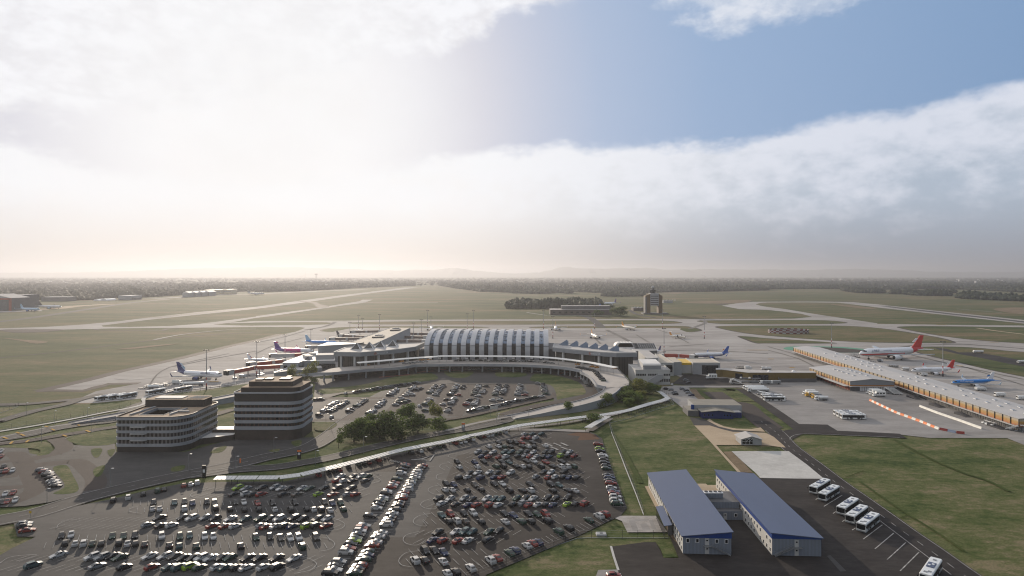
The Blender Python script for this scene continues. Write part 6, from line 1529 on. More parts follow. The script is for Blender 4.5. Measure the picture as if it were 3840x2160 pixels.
# aeroplanes
for n,c in(('plane_white',(.72,.73,.75)),('plane_navy',(.025,.035,.14)),('plane_red',(.50,.030,.025)),('plane_pink',(.52,.035,.21)),('plane_purple',(.11,.045,.24)),('plane_blue',(.015,.18,.52)),('plane_pale_blue',(.36,.52,.66)),('plane_dark',(.045,.042,.05)),('plane_grey',(.38,.40,.42)),('plane_royal',(.025,.09,.34)),('plane_orange',(.60,.25,.03)),('plane_cream',(.72,.66,.55))):
 mat(n,c,.35,spec=.5,var=.03,coat=.3)
mat('plane_belly',(.30,.31,.33),.45,var=.05)
def airliner(label,px_nose,px_tail,f,L=37.6,livery=None,engines='wing',text=None,z=0.0,group=None,prop=False,hdg=None,pos=None,winglet=True):
 lv=dict(body='plane_white',rear=None,rear_at=.8,belly=None,fin='plane_white',engine='plane_white',mid=None,mid_at=(.5,.8),tip=None)
 lv.update(livery or{})
 a=f(*px_nose,4.2)if px_nose else None
 if hdg is None:
  b=f(*px_tail,4.6);d=(a-b);d.z=0;L=d.length;hd=math.atan2(d.y,d.x);c=(a+b)/2
 else:
  hd=hdg;c=pos if pos is not None else a
 t=thing('airliner',label,'aeroplane',(c.x,c.y,z),hd,group)
 r=L*.0525;zc=r*1.0+L*.040
 mats_=[MATS[lv['body']],MATS[lv['rear']or lv['body']],MATS[lv['belly']or lv['body']],MATS[lv.get('stripe')or lv['mid']or lv['body']]]
 n=16;st=[(0,.02,-.25),(.012,.30,-.2),(.03,.52,-.15),(.06,.76,-.08),(.10,.93,-.03),(.14,1,0),(.30,1,0),(.50,1,0),(.66,1,0),(.72,.97,.03),(.80,.82,.16),(.88,.56,.38),(.95,.30,.56),(1,.10,.66)]
 rings=[]
 for s,k,up in st:
  x=L/2-s*L
  rings.append([(x,r*k*math.cos(2*PI*i/n+PI/n),zc+r*up+r*k*math.sin(2*PI*i/n+PI/n))for i in range(n)])
 def mf(k,i):
  s=(st[k][0]+st[k+1][0])/2
  if lv['rear']and s>lv['rear_at']:return 1
  if lv['mid']and lv['mid_at'][0]<s<lv['mid_at'][1]:return 3
  an_=(i+.5)*360/n+180/n
  if lv.get('stripe')and s<.6 and(190<an_<225 or 315<an_<350):return 3
  if lv['belly']and(i+.5)*360/n+180/n>200 and(i+.5)*360/n+180/n<340:return 2
  return 0
 mb=MB();mb.loft(rings,0,mf=mf);mb.build('fuselage',mats_,t,smooth=True)
 fh=L*.165;fx=-L*.5
 def slab(pts,th,name,m,sm=False):
  mb=MB();nq=len(pts)
  A=[Vector(p)+Vector(th)for p in pts];B=[Vector(p)-Vector(th)for p in pts]
  mb.add(A+B,[tuple(range(nq)),tuple(range(nq,2*nq))[::-1]]+[(i,i+nq,(i+1)%nq+nq,(i+1)%nq)for i in range(nq)])
  return mb.build(name,[m]if not isinstance(m,list)else m,t,weld=True)
 zf0=zc+r*.75
 fin=slab([(fx+L*.215,0,zf0),(fx+L*.165,0,zf0+fh*.18),(fx+L*.055,0,zf0+fh),(fx-L*.002,0,zf0+fh),(fx+L*.045,0,zf0-r*.1)],(0,L*.005,0),'fin',MATS[lv['fin']])
 ps=lambda u,v,s:Vector((fx+L*(.205-.165*v+u*.10),s*L*.0062,zf0+fh*(.05+.92*v)))
 for(c_,u0,v0,u1,v1)in lv.get('marks',()):
  mb=MB()
  for s in(-1,1):mb.add([ps(u0,v0,s),ps(u1,v0,s),ps(u1,v1,s),ps(u0,v1,s)],[(0,1,2,3)])
  mb.build('fin_emblem',MATS[c_],fin)
 zt=4.0*0+zc+r*.45
 hi=prop
 tz=zf0+fh*.97 if hi else zt
 for s in(-1,1):
  slab([(fx+L*.125,s*r*(.1 if hi else .4),tz),(fx+L*.035,s*L*.165,tz+(0 if hi else L*.012)),(fx+L*.005,s*L*.165,tz+(0 if hi else L*.012)),(fx+L*.02,s*r*(.1 if hi else .35),tz)],(0,0,L*.004),'tailplane',MATS[lv['body']if lv['fin']!='plane_purple' else 'plane_purple'])
 wz=zc+r*.95 if hi else zc-r*.55
 sp=L*.475
 for s in(-1,1):
  if hi:pts=[(L*.05,0,wz),(L*.03,s*sp,wz),(-L*.03,s*sp,wz),(-L*.06,0,wz)]
  else:pts=[(L*.115,s*r*.5,wz),(-L*.135,s*sp,wz+L*.045),(-L*.175,s*sp,wz+L*.045),(-L*.085,s*L*.16,wz+L*.01),(-L*.095,s*r*.5,wz)]
  w=slab(pts,(0,0,L*.006),'wing',MATS['plane_grey'])
  if winglet and not hi:
   tip=MATS[lv['tip']or lv['fin']]
   mb=MB();p=[Vector((-L*.138,s*sp,wz+L*.046)),Vector((-L*.172,s*sp,wz+L*.046)),Vector((-L*.19,s*(sp+L*.012),wz+L*.105)),Vector((-L*.178,s*(sp+L*.012),wz+L*.105))]
   q=[v+Vector((0,s*L*.004,0))for v in p]
   mb.add(p+q,[(0,1,2,3),(7,6,5,4),(0,4,5,1),(1,5,6,2),(2,6,7,3),(3,7,4,0)]);mb.build('winglet',tip,w)
  er=r*.58 if not hi else r*.42
  ey=s*L*.16 if not hi else s*L*.16
  ez=wz-er*1.05+L*.008 if not hi else wz-er*.7
  ex=L*.06 if not hi else L*.04
  k=12
  mb=MB()
  rr=[(ex+L*.062,er*.86),(ex+L*.058,er*.98),(ex+L*.03,er*1.04),(ex-L*.02,er*.96),(ex-L*.045,er*.7),(ex-L*.062,er*.42)]
  mb.loft([[(x,ey+q*math.cos(2*PI*i/k),ez+q*math.sin(2*PI*i/k))for i in range(k)]for x,q in rr],0)
  e=mb.build('engine',MATS[lv['engine']],t,smooth=True)
  mb=MB();mb.rod((ex+L*.0622,ey,ez),(ex+L*.0635,ey,ez),er*.78,n=12);mb.build('intake',MATS['black'],e)
  if hi:
   mb=MB()
   for j in range(6):an=PI*j/3;mb.box((ex+L*.066,ey+.9*math.cos(an),ez+.9*math.sin(an)),(.1,.25+abs(math.cos(an))*1.5,.25+abs(math.sin(an))*1.5))
   mb.build('propeller',MATS['black'],e)
 def gear(x,y,wr,name):
  mb=MB();mb.rod((x,y,wr),(x,y,zc-r*.7),L*.0045,n=6,mi=1)
  for dyy in(-.35,.35):mb.rod((x,y+dyy-.16,wr),(x,y+dyy+.16,wr),wr,n=12)
  mb.build(name,[MATS['rubber'],MATS['steel']],t)
 gear(L*.36,0,L*.012,'nose_gear')
 for s in(-1,1):gear(-L*.045,s*L*.1,L*.017,'main_gear')
 mb=MB()
 for s in(-1,1):
  x0,x1,x2=L*.5-L*.032,L*.5-L*.05,L*.5-L*.075
  mb.add([(x0,0,zc+r*.42),(x0-L*.004,s*r*.42,zc+r*.36),(x2+L*.012,s*r*.50,zc+r*.66),(x2+L*.012,0,zc+r*.72)],[(0,1,2,3)])
  mb.add([(x0-L*.006,s*r*.50,zc+r*.30),(x2+L*.002,s*r*.82,zc+r*.30),(x2,s*r*.72,zc+r*.56),(x1+L*.004,s*r*.56,zc+r*.60)],[(0,1,2,3)])
 g=mb.build('cockpit_windows',MATS['car_glass'],t)
 mb=MB();m=int(L*.9)
 for i in range(m):
  x=L*.36-i*(L*.66/m)
  for s in(-1,1):mb.box((x,s*r*1.0,zc+r*.16),(.28,.06,.40))
 mb.build('cabin_windows',MATS['car_glass'],t)
 for tx,at_,size,m_ in text or():
  for s in(-1,1):
   text_mesh('lettering',tx,size,m_,t,(L*at_,s*r*1.015,zc+r*.5),(R(90),0,0 if s<0 else PI),.02)
 return t
airliner('white airliner with navy fin of pale chevrons, nearest the left boarding bridges',(2240,1222),(1775,1195),A1,livery=dict(rear='plane_navy',rear_at=.82,fin='plane_navy',engine='plane_navy',tip='plane_navy',marks=(('plane_pale_blue',.25,.28,.42,.9),('plane_pale_blue',-.1,.12,.1,.5))),text=[('AEGEAN',.17,2.3,'plane_navy')])
p_=airliner('white airliner with red, white and blue striped fin behind the red bridges',(150,1060),(-92,1045),A2,livery=dict(rear='plane_red',rear_at=.93,belly='plane_navy',fin='plane_white',engine='plane_navy',marks=(('plane_red',-.05,.72,.45,.86),('plane_navy',-.1,.35,.4,.56),('plane_red',-.2,.08,.35,.22))))
airliner('pink and purple airliner with white nose left of the terminal pier',(580,980),(178,968),A2,livery=dict(rear='plane_purple',rear_at=.72,mid='plane_pink',mid_at=(.36,.72),fin='plane_purple',engine='plane_pink',tip='plane_pink',marks=(('plane_pink',-.3,.8,.5,.99),)))
airliner('sky-blue airliner with pale fin half hidden by the white terminal roof',(830,900),(492,887),A2,livery=dict(body='plane_blue',belly='plane_white',fin='plane_pale_blue',engine='plane_white',tip='plane_pale_blue'))
airliner('white airliner with charcoal fin beside the beige-roofed pier',(1040,822),(805,815),A2,livery=dict(rear='plane_dark',rear_at=.86,fin='plane_dark',engine='plane_white'))
airliner('small white airliner parked past the far left bridges of the pier',(1082,762),(1010,752),A2,livery=dict(fin='plane_white'))
EAST=R(-90)
for f,x,y,L_,h_,lab,lv,pr in((A2,1765,775,38,R(-80),'white airliner facing the camera just left of the arched hall',dict(engine='plane_grey',belly='plane_pale_blue'),False),(A3,440,772,38,R(-93),'white airliner facing the camera just right of the arched hall',dict(engine='plane_grey',fin='plane_orange'),False),(A3,830,855,36,R(-84),'white airliner nose-on with two round engines on the open apron',dict(engine='plane_dark',fin='plane_orange',body='plane_cream'),False),(A3,1175,770,38,R(-66),'white airliner with yellow fin parked at the far edge of the apron',dict(engine='plane_grey',fin='plane_orange',body='plane_cream'),False),(A3,1668,855,27,R(-50),'small white high-winged propeller plane with orange tail',dict(fin='plane_orange',engine='plane_white',body='plane_cream'),True)):
 c_=f(x,y);airliner(lab,None,None,None,L=L_,livery=lv,prop=pr,hdg=h_,pos=c_)
airliner('airliner showing only a navy fin behind the dark glass frames',(1330,985),(1500,962),A3,livery=dict(fin='plane_navy',rear='plane_white',tip='plane_navy'))
airliner('white airliner with royal-blue rear and fin docked at the red bridge',(1815,1018),(2185,1005),A3,livery=dict(rear='plane_royal',rear_at=.80,belly='plane_navy',fin='plane_royal',engine='plane_royal',marks=(('plane_orange',.1,.35,.4,.6),)))
airliner('large white wide-body with red belly stripe and red tail by the long pier',(920,1030),(1562,1003),A4,livery=dict(rear='plane_red',rear_at=.80,belly='plane_grey',stripe='plane_red',fin='plane_red',engine='plane_white',tip='plane_white',marks=(('plane_white',.1,.45,.45,.78),)),text=[('上海航空',.30,2.3,'plane_navy'),('SHANGHAI AIRLINES',.115,1.1,'plane_navy')],winglet=False)
airliner('white regional jet with red fin carrying a white cross',(1442,1170),(1880,1157),A4,livery=dict(rear='plane_red',rear_at=.88,fin='plane_red',engine='plane_white',tip='plane_red',marks=(('plane_white',.05,.48,.55,.60),('plane_white',.22,.34,.38,.74))),text=[('helvetic.com',.2,2.0,'plane_grey')])
airliner('bright blue regional jet with white fin nearest the right edge',(1855,1285),(2280,1270),A4,livery=dict(body='plane_blue',belly='plane_grey',fin='plane_white',engine='plane_white',tip='plane_pale_blue',marks=(('plane_blue',0,.4,.5,.62),)),text=[('KLM cityhopper',.2,1.7,'plane_white')])
airliner('white airliner with purple fin standing on the grass beyond the small wood',(925,508),(1050,500),A3,livery=dict(fin='plane_purple',rear='plane_navy',rear_at=.9))
airliner('white airliner with dark blue fin half hidden by the brown depot',(710,553),(895,548),A3,livery=dict(fin='plane_royal'))
airliner('pale blue airliner in front of the left hangars',(400,566),(203,561),A1,livery=dict(body='plane_pale_blue',fin='plane_pale_blue',engine='plane_royal'))
airliner('white airliner with dark fin behind the pale blue one by the hangars',(622,540),(385,538),A1,livery=dict(fin='plane_dark',engine='plane_pale_blue'))
airliner('tiny white airliner by the pale yellow blocks at the far end',(2660,408),(2490,408),A1,livery=dict(fin='plane_grey'))
# boarding bridges
def bridge(label,pts,f,z=4.2,body='red_brown',cab_end=True,w=3.2,h=3.0,legs=(.5,),cabm='wall_pale',group='boarding bridges'):
 P_=[f(x,y,z+1.5)for x,y in pts]
 t=thing('boarding_bridge',label,'boarding bridge',(P_[0].x,P_[0].y,0),group=group);o=P_[0].copy();o.z=0
 for i,(a,b)in enumerate(zip(P_,P_[1:])):
  d=b-a;an=math.atan2(d.y,d.x);c=(a+b)/2-o
  simple('tunnel',MATS[body[i]if isinstance(body,(list,tuple))else body],t,lambda mb:mb.box((c.x,c.y,z+1.5),(d.length,w,h),0,an))
  simple('joint',MATS['wall_pale'],t,lambda mb:mb.box((b.x-o.x,b.y-o.y,z+1.5),(2.6,w+.5,h+.4),0,an))
  for s in legs:
   p=a.lerp(b,s)-o
   simple('leg',MATS['steel'],t,lambda mb:[mb.rod((p.x,p.y,0),(p.x,p.y,z),.45,n=8),mb.box((p.x,p.y,.6),(1.2,3.6,1.2),0,an)]and None)
 if cab_end:
  d=(P_[1]-P_[0]);an=math.atan2(d.y,d.x)
  cab=simple('cab',MATS[cabm],t,lambda mb:mb.box((0,0,z+1.6),(5.5,4.4,3.8),0,an))
  u=d.normalized();simple('hood',MATS['black'],cab,lambda mb:mb.box((-u.x*3.4,-u.y*3.4,z+1.6),(2.0,4.2,3.6),0,an))
  simple('roof',MATS['roof_white'],cab,lambda mb:mb.box((0,0,z+3.6),(5.8,4.6,.25),0,an))
 return t
bridge('red boarding bridge reaching the navy-finned airliner, nearest the camera',[(1400,735),(1890,640),(2450,608)],K3,legs=(.2,.75))
bridge('red boarding bridge just behind the nearest one, by the striped fin',[(1850,570),(2270,525),(2490,498)],K3)
bridge('grey boarding bridge with a short red section by the pink airliner',[(110,618),(400,608),(545,600)],C1,body=('wall_pale','red_brown'))
bridge('short grey bridge by the wedge-shaped white roof',[(650,495),(770,485)],C1,body='wall_grey')
mat('bridge_brown',(.17,.13,.115),.6,var=.3,scale=.3)
for lab,a,b in(('dark boarding bridge left of the pier, nearer one beneath the charcoal fin',(1000,366),(1420,360)),('dark boarding bridge left of the pier, farther one',(1310,258),(1700,250)),('second bridge behind the charcoal-finned airliner along the pier',(1130,318),(1500,335))):
 bridge(lab,[a,((a[0]+b[0])/2,(a[1]+b[1])/2),b],C1,body='bridge_brown')
for lab,a,b in(('dark bridge right of the pier, nearest the arched hall front',(2380,402),(1870,396)),('dark bridge right of the pier, middle of three',(2400,345),(2010,336)),('dark bridge right of the pier, farthest of three',(2470,295),(2110,285))):
 bridge(lab,[a,((a[0]+b[0])/2,(a[1]+b[1])/2),b],C1,body='bridge_brown')
bridge('red boarding bridge reaching the airliner with the royal-blue tail',[(2140,640),(1860,610),(1530,605)],K1,legs=(.15,))
# apron buses and other vehicles
mat('bus_white',(.66,.67,.66),.35,spec=.5,var=.05,coat=.2)
mat('bus_grey',(.20,.21,.22),.5,var=.1)
mat('beacon_orange',(.65,.22,.02),.4,var=0)
mat('safety_orange',(.72,.19,.05),.6,var=.08)
mat('barrier_white',(.72,.70,.64),.7,var=.08)
mat('barrier_red',(.26,.045,.035),.7,var=.08)
mat('barrier_grey',(.28,.32,.40),.7,var=.08)
mat('truck_yellow',(.52,.30,.03),.5,var=.08)
def wheels(t,xs,y,r,w=.3):
 for x in xs:
  for s in(-1,1):
   mb=MB();n=12;mb.loft([[(rr*math.cos(2*PI*i/n),k,rr*math.sin(2*PI*i/n))for i in range(n)]for k,rr in((-w/2,r*.92),(-w/2+.03,r),(w/2-.03,r),(w/2,r*.92))]);mb.rod((0,-w/2-.01,0),(0,w/2+.01,0),r*.5,n=10,mi=1)
   mb.build('wheel',[MATS['rubber'],MATS['steel']],t,loc=(x,s*y,r))
def bus_proto():
 t=bpy.data.objects.new('apron_bus',None);COL.objects.link(t)
 L,W,H=13.6,3.0,3.0
 mb=MB();rg=[]
 for x,k in((L/2,.94),(L/2-.25,1),(-L/2+.2,1),(-L/2,.96)):
  w=W/2*k;rg.append([(x,-w,.35),(x,-w,2.75),(x,-w+.22,H),(x,w-.22,H),(x,w,2.75),(x,w,.35)])
 mb.loft(rg,0);mb.build('body',MATS['bus_white'],t)
 mb=MB()
 for s in(-1,1):
  mb.box((-.25,s*(W/2+.01),1.80),(L-1.4,.06,1.45));mb.box((-1.5,s*(W/2+.015),1.5),(1.5,.07,2.0));mb.box((2.6,s*(W/2+.015),1.5),(1.5,.07,2.0))
 mb.box((-L/2-.01,0,1.95),(.06,W*.86,1.2));mb.build('side_windows',MATS['car_glass'],t)
 mb=MB();mb.box((L/2+.01,0,1.75),(.06,W*.88,1.75));ws=mb.build('windscreen',MATS['car_glass'],t)
 mb=MB();mb.add([(L/2+.06,-1.35,.95),(L/2+.1,0,.72),(L/2+.06,1.35,.95),(L/2+.06,1.35,1.08),(L/2+.1,0,.86),(L/2+.06,-1.35,1.08)],[(0,1,4,5),(1,2,3,4)]);mb.build('front_trim',MATS['bus_white'],t)
 mb=MB();mb.box((L/2,0,.5),(.2,2.7,.35));mb.build('bumper',MATS['bus_grey'],t)
 mb=MB();mb.box((-.4,0,H+.09),(3.6,1.9,.18));mb.build('roof_unit',MATS['blue_roof'],t)
 for x,y in((-.9,.35),(.2,-.4)):simple('roof_vent',MATS['bus_white'],t,lambda mb:mb.box((x,y,H+.22),(.8,.6,.1)))
 for x,y in((4.4,.5),(5.2,-.3),(-4.8,0)):simple('roof_hatch',MATS['bus_grey'],t,lambda mb:mb.loft([[(x+a*.42,y+b*.42,z)for a,b in((-1,-1),(1,-1),(1,1),(-1,1))]for z in(H,H+.10)]))
 for s in(-1,1):simple('mirror',MATS['black'],t,lambda mb:[mb.box((L/2+.25,s*1.75,2.1),(.2,.25,.5)),mb.box((L/2+.15,s*1.6,2.4),(.1,.4,.08))]and None)
 for s in(-1,1):simple('headlight',MATS['lamp_clear'],t,lambda mb:mb.box((L/2+.1,s*1.15,.68),(.08,.4,.16)))
 wheels(t,(4.2,-3.6),1.38,.5)
 return t
BUS=bus_proto();first=[True]
def put_bus(p,hd,label,group,z):
 t=BUS if first[0]else copy_tree(BUS)
 first[0]=False
 t.location=(p.x,p.y,z);t.rotation_euler=(0,0,hd);tag(t,label,'bus',group)
hb=math.atan2(-.69,-.73)
for i,(x,y)in enumerate(((450,366),(657,522),(1083,828),(1288,1013),(1543,1198))):
 put_bus(H4(x,y),hb,['farthest white bus of the row by the blue shed, beside the pale pad','second white bus in the row by the blue shed, ahead of the gap','white bus just after the gap in the row by the blue shed','fourth white bus in the row by the blue shed','fifth white bus, beside the empty painted bays'][i],'white airport buses parked by the blue shed',Z_TAR)
put_bus(B8(1625,1462),hb+.05,'white bus cut off by the bottom edge, beyond the empty bays','white airport buses parked by the blue shed',Z_TAR)
for i,(x,y)in enumerate(((2005,1098),(1950,1070),(1900,1042))):
 put_bus(C4(x,y),R(-3),['nearest','middle','farthest'][i]+' of three side-on buses standing alone on the yard','three buses on the yard',Z_YARD)
for i,(x,y)in enumerate(((820,822),(780,788))):
 put_bus(C4(x,y),R(-3),['nearer','farther'][i]+' of two side-on buses beside the tanker lorries','two buses beside the tankers',Z_YARD)
hl=math.atan2(.957,.29)
for i,(x,y)in enumerate(((1590,315),(1750,302),(1920,288))):
 put_bus(C7(x,y),hl-.05,['leftmost','middle','rightmost'][i]+' of three buses at the lower edge of the left apron','three buses on the left apron',Z_APRON)
put_bus(C7(2350,225),hl-.12,'single bus on the left apron, below the small white tanker','lone buses on the left apron',Z_APRON)
put_bus(H3(860,212),hl-.12,'bus on the left apron beside the long tanker lorry','lone buses on the left apron',Z_APRON)
def tanker(label,p,hd,L=11.5,z=0.3,col='bus_white',group=None):
 t=thing('tanker_lorry',label,'tanker lorry',(p.x,p.y,z),hd,group)
 simple('cab',MATS['bus_white'],t,lambda mb:mb.loft([[(x,-1.2,.6),(x,-1.2,h),(x,1.2,h),(x,1.2,.6)]for x,h in((L/2,1.9),(L/2-.3,2.8),(L/2-2.2,2.9))]))
 simple('windscreen',MATS['car_glass'],t,lambda mb:[mb.box((L/2-.1,0,2.2),(.35,2.0,.8)),mb.box((L/2-1.0,0,2.25),(.9,2.46,.65))]and None)
 n=12;simple('tank',MATS[col],t,lambda mb:mb.loft([[(x,1.22*k*math.cos(2*PI*i/n),2.0+1.0*k*math.sin(2*PI*i/n))for i in range(n)]for x,k in((L/2-2.7,.9),(L/2-3,1),(-L/2+.3,1),(-L/2,.9))]),smooth=True)
 simple('chassis',MATS['bus_grey'],t,lambda mb:mb.box((0,0,.8),(L,1.6,.4)))
 wheels(t,(L/2-1.2,-L/2+1.4,-L/2+3.0),1.1,.5)
 return t
def box_truck(label,p,hd,L=8.0,z=0.3,col='bus_white',cabc='bus_white',h=3.6,group=None,windows=False):
 t=thing('service_lorry',label,'lorry',(p.x,p.y,z),hd,group)
 simple('cab',MATS[cabc],t,lambda mb:mb.loft([[(x,-1.2,.6),(x,-1.2,q),(x,1.2,q),(x,1.2,.6)]for x,q in((L/2,1.6),(L/2-.3,2.5),(L/2-1.8,2.6))]))
 simple('windscreen',MATS['car_glass'],t,lambda mb:mb.box((L/2-.15,0,2.0),(.4,2.1,.8)))
 simple('box_body',MATS[col],t,lambda mb:mb.box((-.95,0,h/2+.5),(L-2.1,2.6,h-1.0)))
 if windows:simple('window_row',MATS['car_glass'],t,lambda mb:[mb.box((-2.6+i*2.0,0,2.5),(1.2,2.66,.9))for i in range(3)]and None)
 simple('chassis',MATS['bus_grey'],t,lambda mb:mb.box((0,0,.75),(L-.3,1.5,.4)))
 wheels(t,(L/2-1.1,-L/2+1.6),1.05,.48)
 return t
def tug(label,p,hd,z=0.3,group=None,col='bus_grey'):
 t=thing('baggage_tug',label,'tug',(p.x,p.y,z),hd,group)
 simple('body',MATS[col],t,lambda mb:mb.loft([[(x,-.8,.35),(x,-.8,h),(x,.8,h),(x,.8,.35)]for x,h in((1.7,.85),(1.55,1.0),(.4,1.05),(.35,.7),(-1.7,.7))]))
 simple('canopy',MATS['bus_white'],t,lambda mb:[mb.box((-.35,0,1.95),(1.6,1.5,.12))]+[mb.rod((a,b,.7),(a,b,1.95),.06,n=4)for a in(-1,.35)for b in(-.65,.65)]and None)
 simple('windscreen',MATS['car_glass'],t,lambda mb:mb.box((.38,0,1.5),(.05,1.3,.7)))
 wheels(t,(1.05,-1.1),.72,.36,.25)
 return t
def dolly(label,p,hd,z=0.3,group=None,load=True):
 t=thing('baggage_cart',label,'cart',(p.x,p.y,z),hd,group)
 simple('deck',MATS['bus_grey'],t,lambda mb:[mb.box((0,0,.6),(3.2,1.5,.15)),mb.rod((1.6,0,.5),(2.5,0,.4),.05,n=4)]and None)
 if load:simple('cage',MATS['steel'],t,lambda mb:[mb.box((-1.5,0,1.3),(.08,1.5,1.3)),mb.box((1.5,0,1.3),(.08,1.5,1.3)),mb.box((0,0,1.95),(3.2,1.5,.08))]and None)
 wheels(t,(1.1,-1.1),.62,.26,.2)
 return t
def stairs_truck(label,p,hd,z=.3,group=None):
 t=thing('boarding_stairs',label,'boarding stairs',(p.x,p.y,z),hd,group)
 simple('stair_flight',MATS['bus_white'],t,lambda mb:[mb.add([(3.5,y,.7),(-2.8,y,4.0),(-4,y,4.0),(-4,y,3.6),(-2.7,y,3.5),(3.5,y,.4)],[(0,1,2,3,4,5)])for y in(-.8,.8)]+[mb.box((3.2-i*.5,0,.75+i*.27),(.5,1.6,.1))for i in range(13)]and None)
 simple('rails',MATS['steel'],t,lambda mb:[mb.rod((3.5,y,1.6),(-2.8,y,5.0),.05,n=4)for y in(-.8,.8)]and None)
 simple('chassis',MATS['bus_grey'],t,lambda mb:[mb.box((0,0,.55),(6.4,1.8,.3)),mb.rod((-3,0,.6),(-3.2,0,3.6),.15,n=6)]and None)
 wheels(t,(2.2,-2.3),.85,.38)
 return t
W_=R(177)
for i,(x,y)in enumerate(((575,690),(540,668),(505,648))):
 tanker(['nearest','middle','farthest'][i]+' of three white tanker lorries parked side by side on the yard',C4(x,y),W_,15.0,Z_YARD,group='three tankers on the yard')
tanker('long white tanker lorry on the left apron',H3(965,150),R(190),17,Z_APRON)
tanker('short white tanker standing among carts on the left apron',H3(528,188),R(8),10.5,Z_APRON)
tanker('small white tank lorry beside the yellow-fronted lorries',C4(1528,815),W_,8.5,Z_YARD)
for i,(x,y,c)in enumerate(((1345,735,'bus_white'),(1385,758,'truck_yellow'))):
 box_truck(['white box lorry, farther of the pair mid-yard','white box lorry with yellow cab, nearer of the pair mid-yard'][i],C4(x,y),W_,8.6,Z_YARD,cabc=c)
for i,(x,y)in enumerate(((1445,768),(1475,790))):
 box_truck(['first','second'][i]+' low yellow-fronted lorry between box lorries and tank lorry',C4(x,y),W_,7.5,Z_YARD,'bus_grey','truck_yellow',2.2,group='low yellow-fronted lorries')
for i,(x,y)in enumerate(((2400,760),(2350,738),(2305,718))):
 box_truck(['nearest','middle','farthest'][i]+' of three white passenger-lift lorries outside the bay doors',C4(x,y),W_,8.4,Z_YARD,h=3.9,group='passenger-lift lorries outside the bay doors',windows=True)
box_truck('white passenger-lift lorry by the grey hall with the dark door',C3(2045,975),W_,8.5,.35,h=3.9,windows=True)
box_truck('small pale van on the left apron under the red bridge',K3(1662,838),R(175),5.5,Z_APRON,h=2.6)
box_truck('grey box lorry behind the long tanker on the left apron',H3(785,132),R(8),6.5,Z_APRON,h=3.2)
for i,(x,y)in enumerate(((680,570),(835,570))):
 box_truck(['left','right'][i]+'-hand of two grey service lorries by the trolley pen',C4(x,y),W_,8.0,Z_YARD,'bus_grey','bus_white',2.8)
for lab,f,x,y,L_,hd,c in(('white lorry with green rear on the stand by the red-tailed jet',C8,785,598,6.5,185,'bus_white'),('small green tug-lorry in front of the wide-body',C8,402,470,5,5,'bus_grey'),('white lorry with raised cabin on the stand of the blue jet',C8,1920,905,7.5,5,'bus_white'),('long low white lorry on the stand right of the blue jet',C8,2212,995,6.5,175,'bus_white'),('white lorry cut off by the right edge of the apron',C8,2545,1045,6,175,'bus_white'),('white fire engine on the dark access road in the grass',C8,1885,335,10,175,'bus_white'),('white lorry on the access road at the right edge',C8,2540,490,8,185,'bus_white'),('low white loader by the nose of the red-tailed jet',C8,1065,685,5,170,'bus_white')):
 box_truck(lab,f(x,y),R(hd),L_,Z_APRON,c,'bus_white',2.6)
for i,(x,y)in enumerate(((1725,765),(1800,795),(1905,825))):
 tug(['leftmost','middle','rightmost'][i]+' of three white tugs at the foot of the long cargo shed',H5(x,y),R(178),Z_YARD,'three tugs by the cargo shed','bus_white')
for i in range(4):
 tug(ORD[i]+' from left of four dark tugs beside the lone buses on the left apron',H3(665+i*27,240-i*6),R(15),Z_APRON,'four dark tugs on the left apron')
rr=random.Random(5)
for i in range(14):
 dolly('grey baggage cart in the jumble of carts on the left apron',H3(345+i*25,182-i*3.0+rr.uniform(-10,10)),R(rr.uniform(0,40)),Z_APRON,'jumbled baggage carts on the left apron',rr.random()<.7)
for i in range(9):
 tug('dark tug in the tight row between tankers and two buses',C4(575+i*22,715+i*4+(i%2)*10),W_,Z_YARD,'dark tugs between tankers and buses')
for i in range(5):
 dolly(ORD[i]+' of five caged carts in a line before the wide-body',C8(545+i*26,540+i*4),R(5),Z_APRON,'line of caged carts before the wide-body')
for i in range(3):dolly(ORD[i]+' of three carts lined up at the nose of the blue jet',C8(1515+i*35,806+i*6),R(-8),Z_APRON,'carts at the nose of the blue jet')
for i in range(3):dolly(ORD[i]+' of three flat carts beside the red belly of the wide-body',C8(245+i*36,462+i*7),R(-12),Z_APRON,'flat carts beside the wide-body',False)
for i in range(4):stairs_truck(ORD[i]+' of four pale boarding stairs at the nose of the wide-body',C8(-30+i*28,392+i*5),R(115),Z_APRON,'boarding stairs at the nose of the wide-body')
for i in range(4):stairs_truck(ORD[i]+' of four dark-based boarding stairs in the corner beside the bay doors',C8(560+i*36,960+i*2),R(-60),Z_YARD,'boarding stairs in the corner of the yard')
stairs_truck('boarding stairs standing on the dark yard bay near the mustard building',C4(165,560),R(80),Z_YARD);stairs_truck('boarding stairs right of the others on the dark yard bay',C4(262,568),R(-30),Z_YARD)
stairs_truck('boarding stairs under the nearest red bridge on the left apron',K3(2010,790),R(40),Z_APRON)
for i in range(2):stairs_truck(['left','right'][i]+'-hand pale boarding stairs propped at the near end of the cargo shed',H5(2350+i*60,920+i*8),R(125),Z_YARD,'boarding stairs at the near end of the cargo shed')
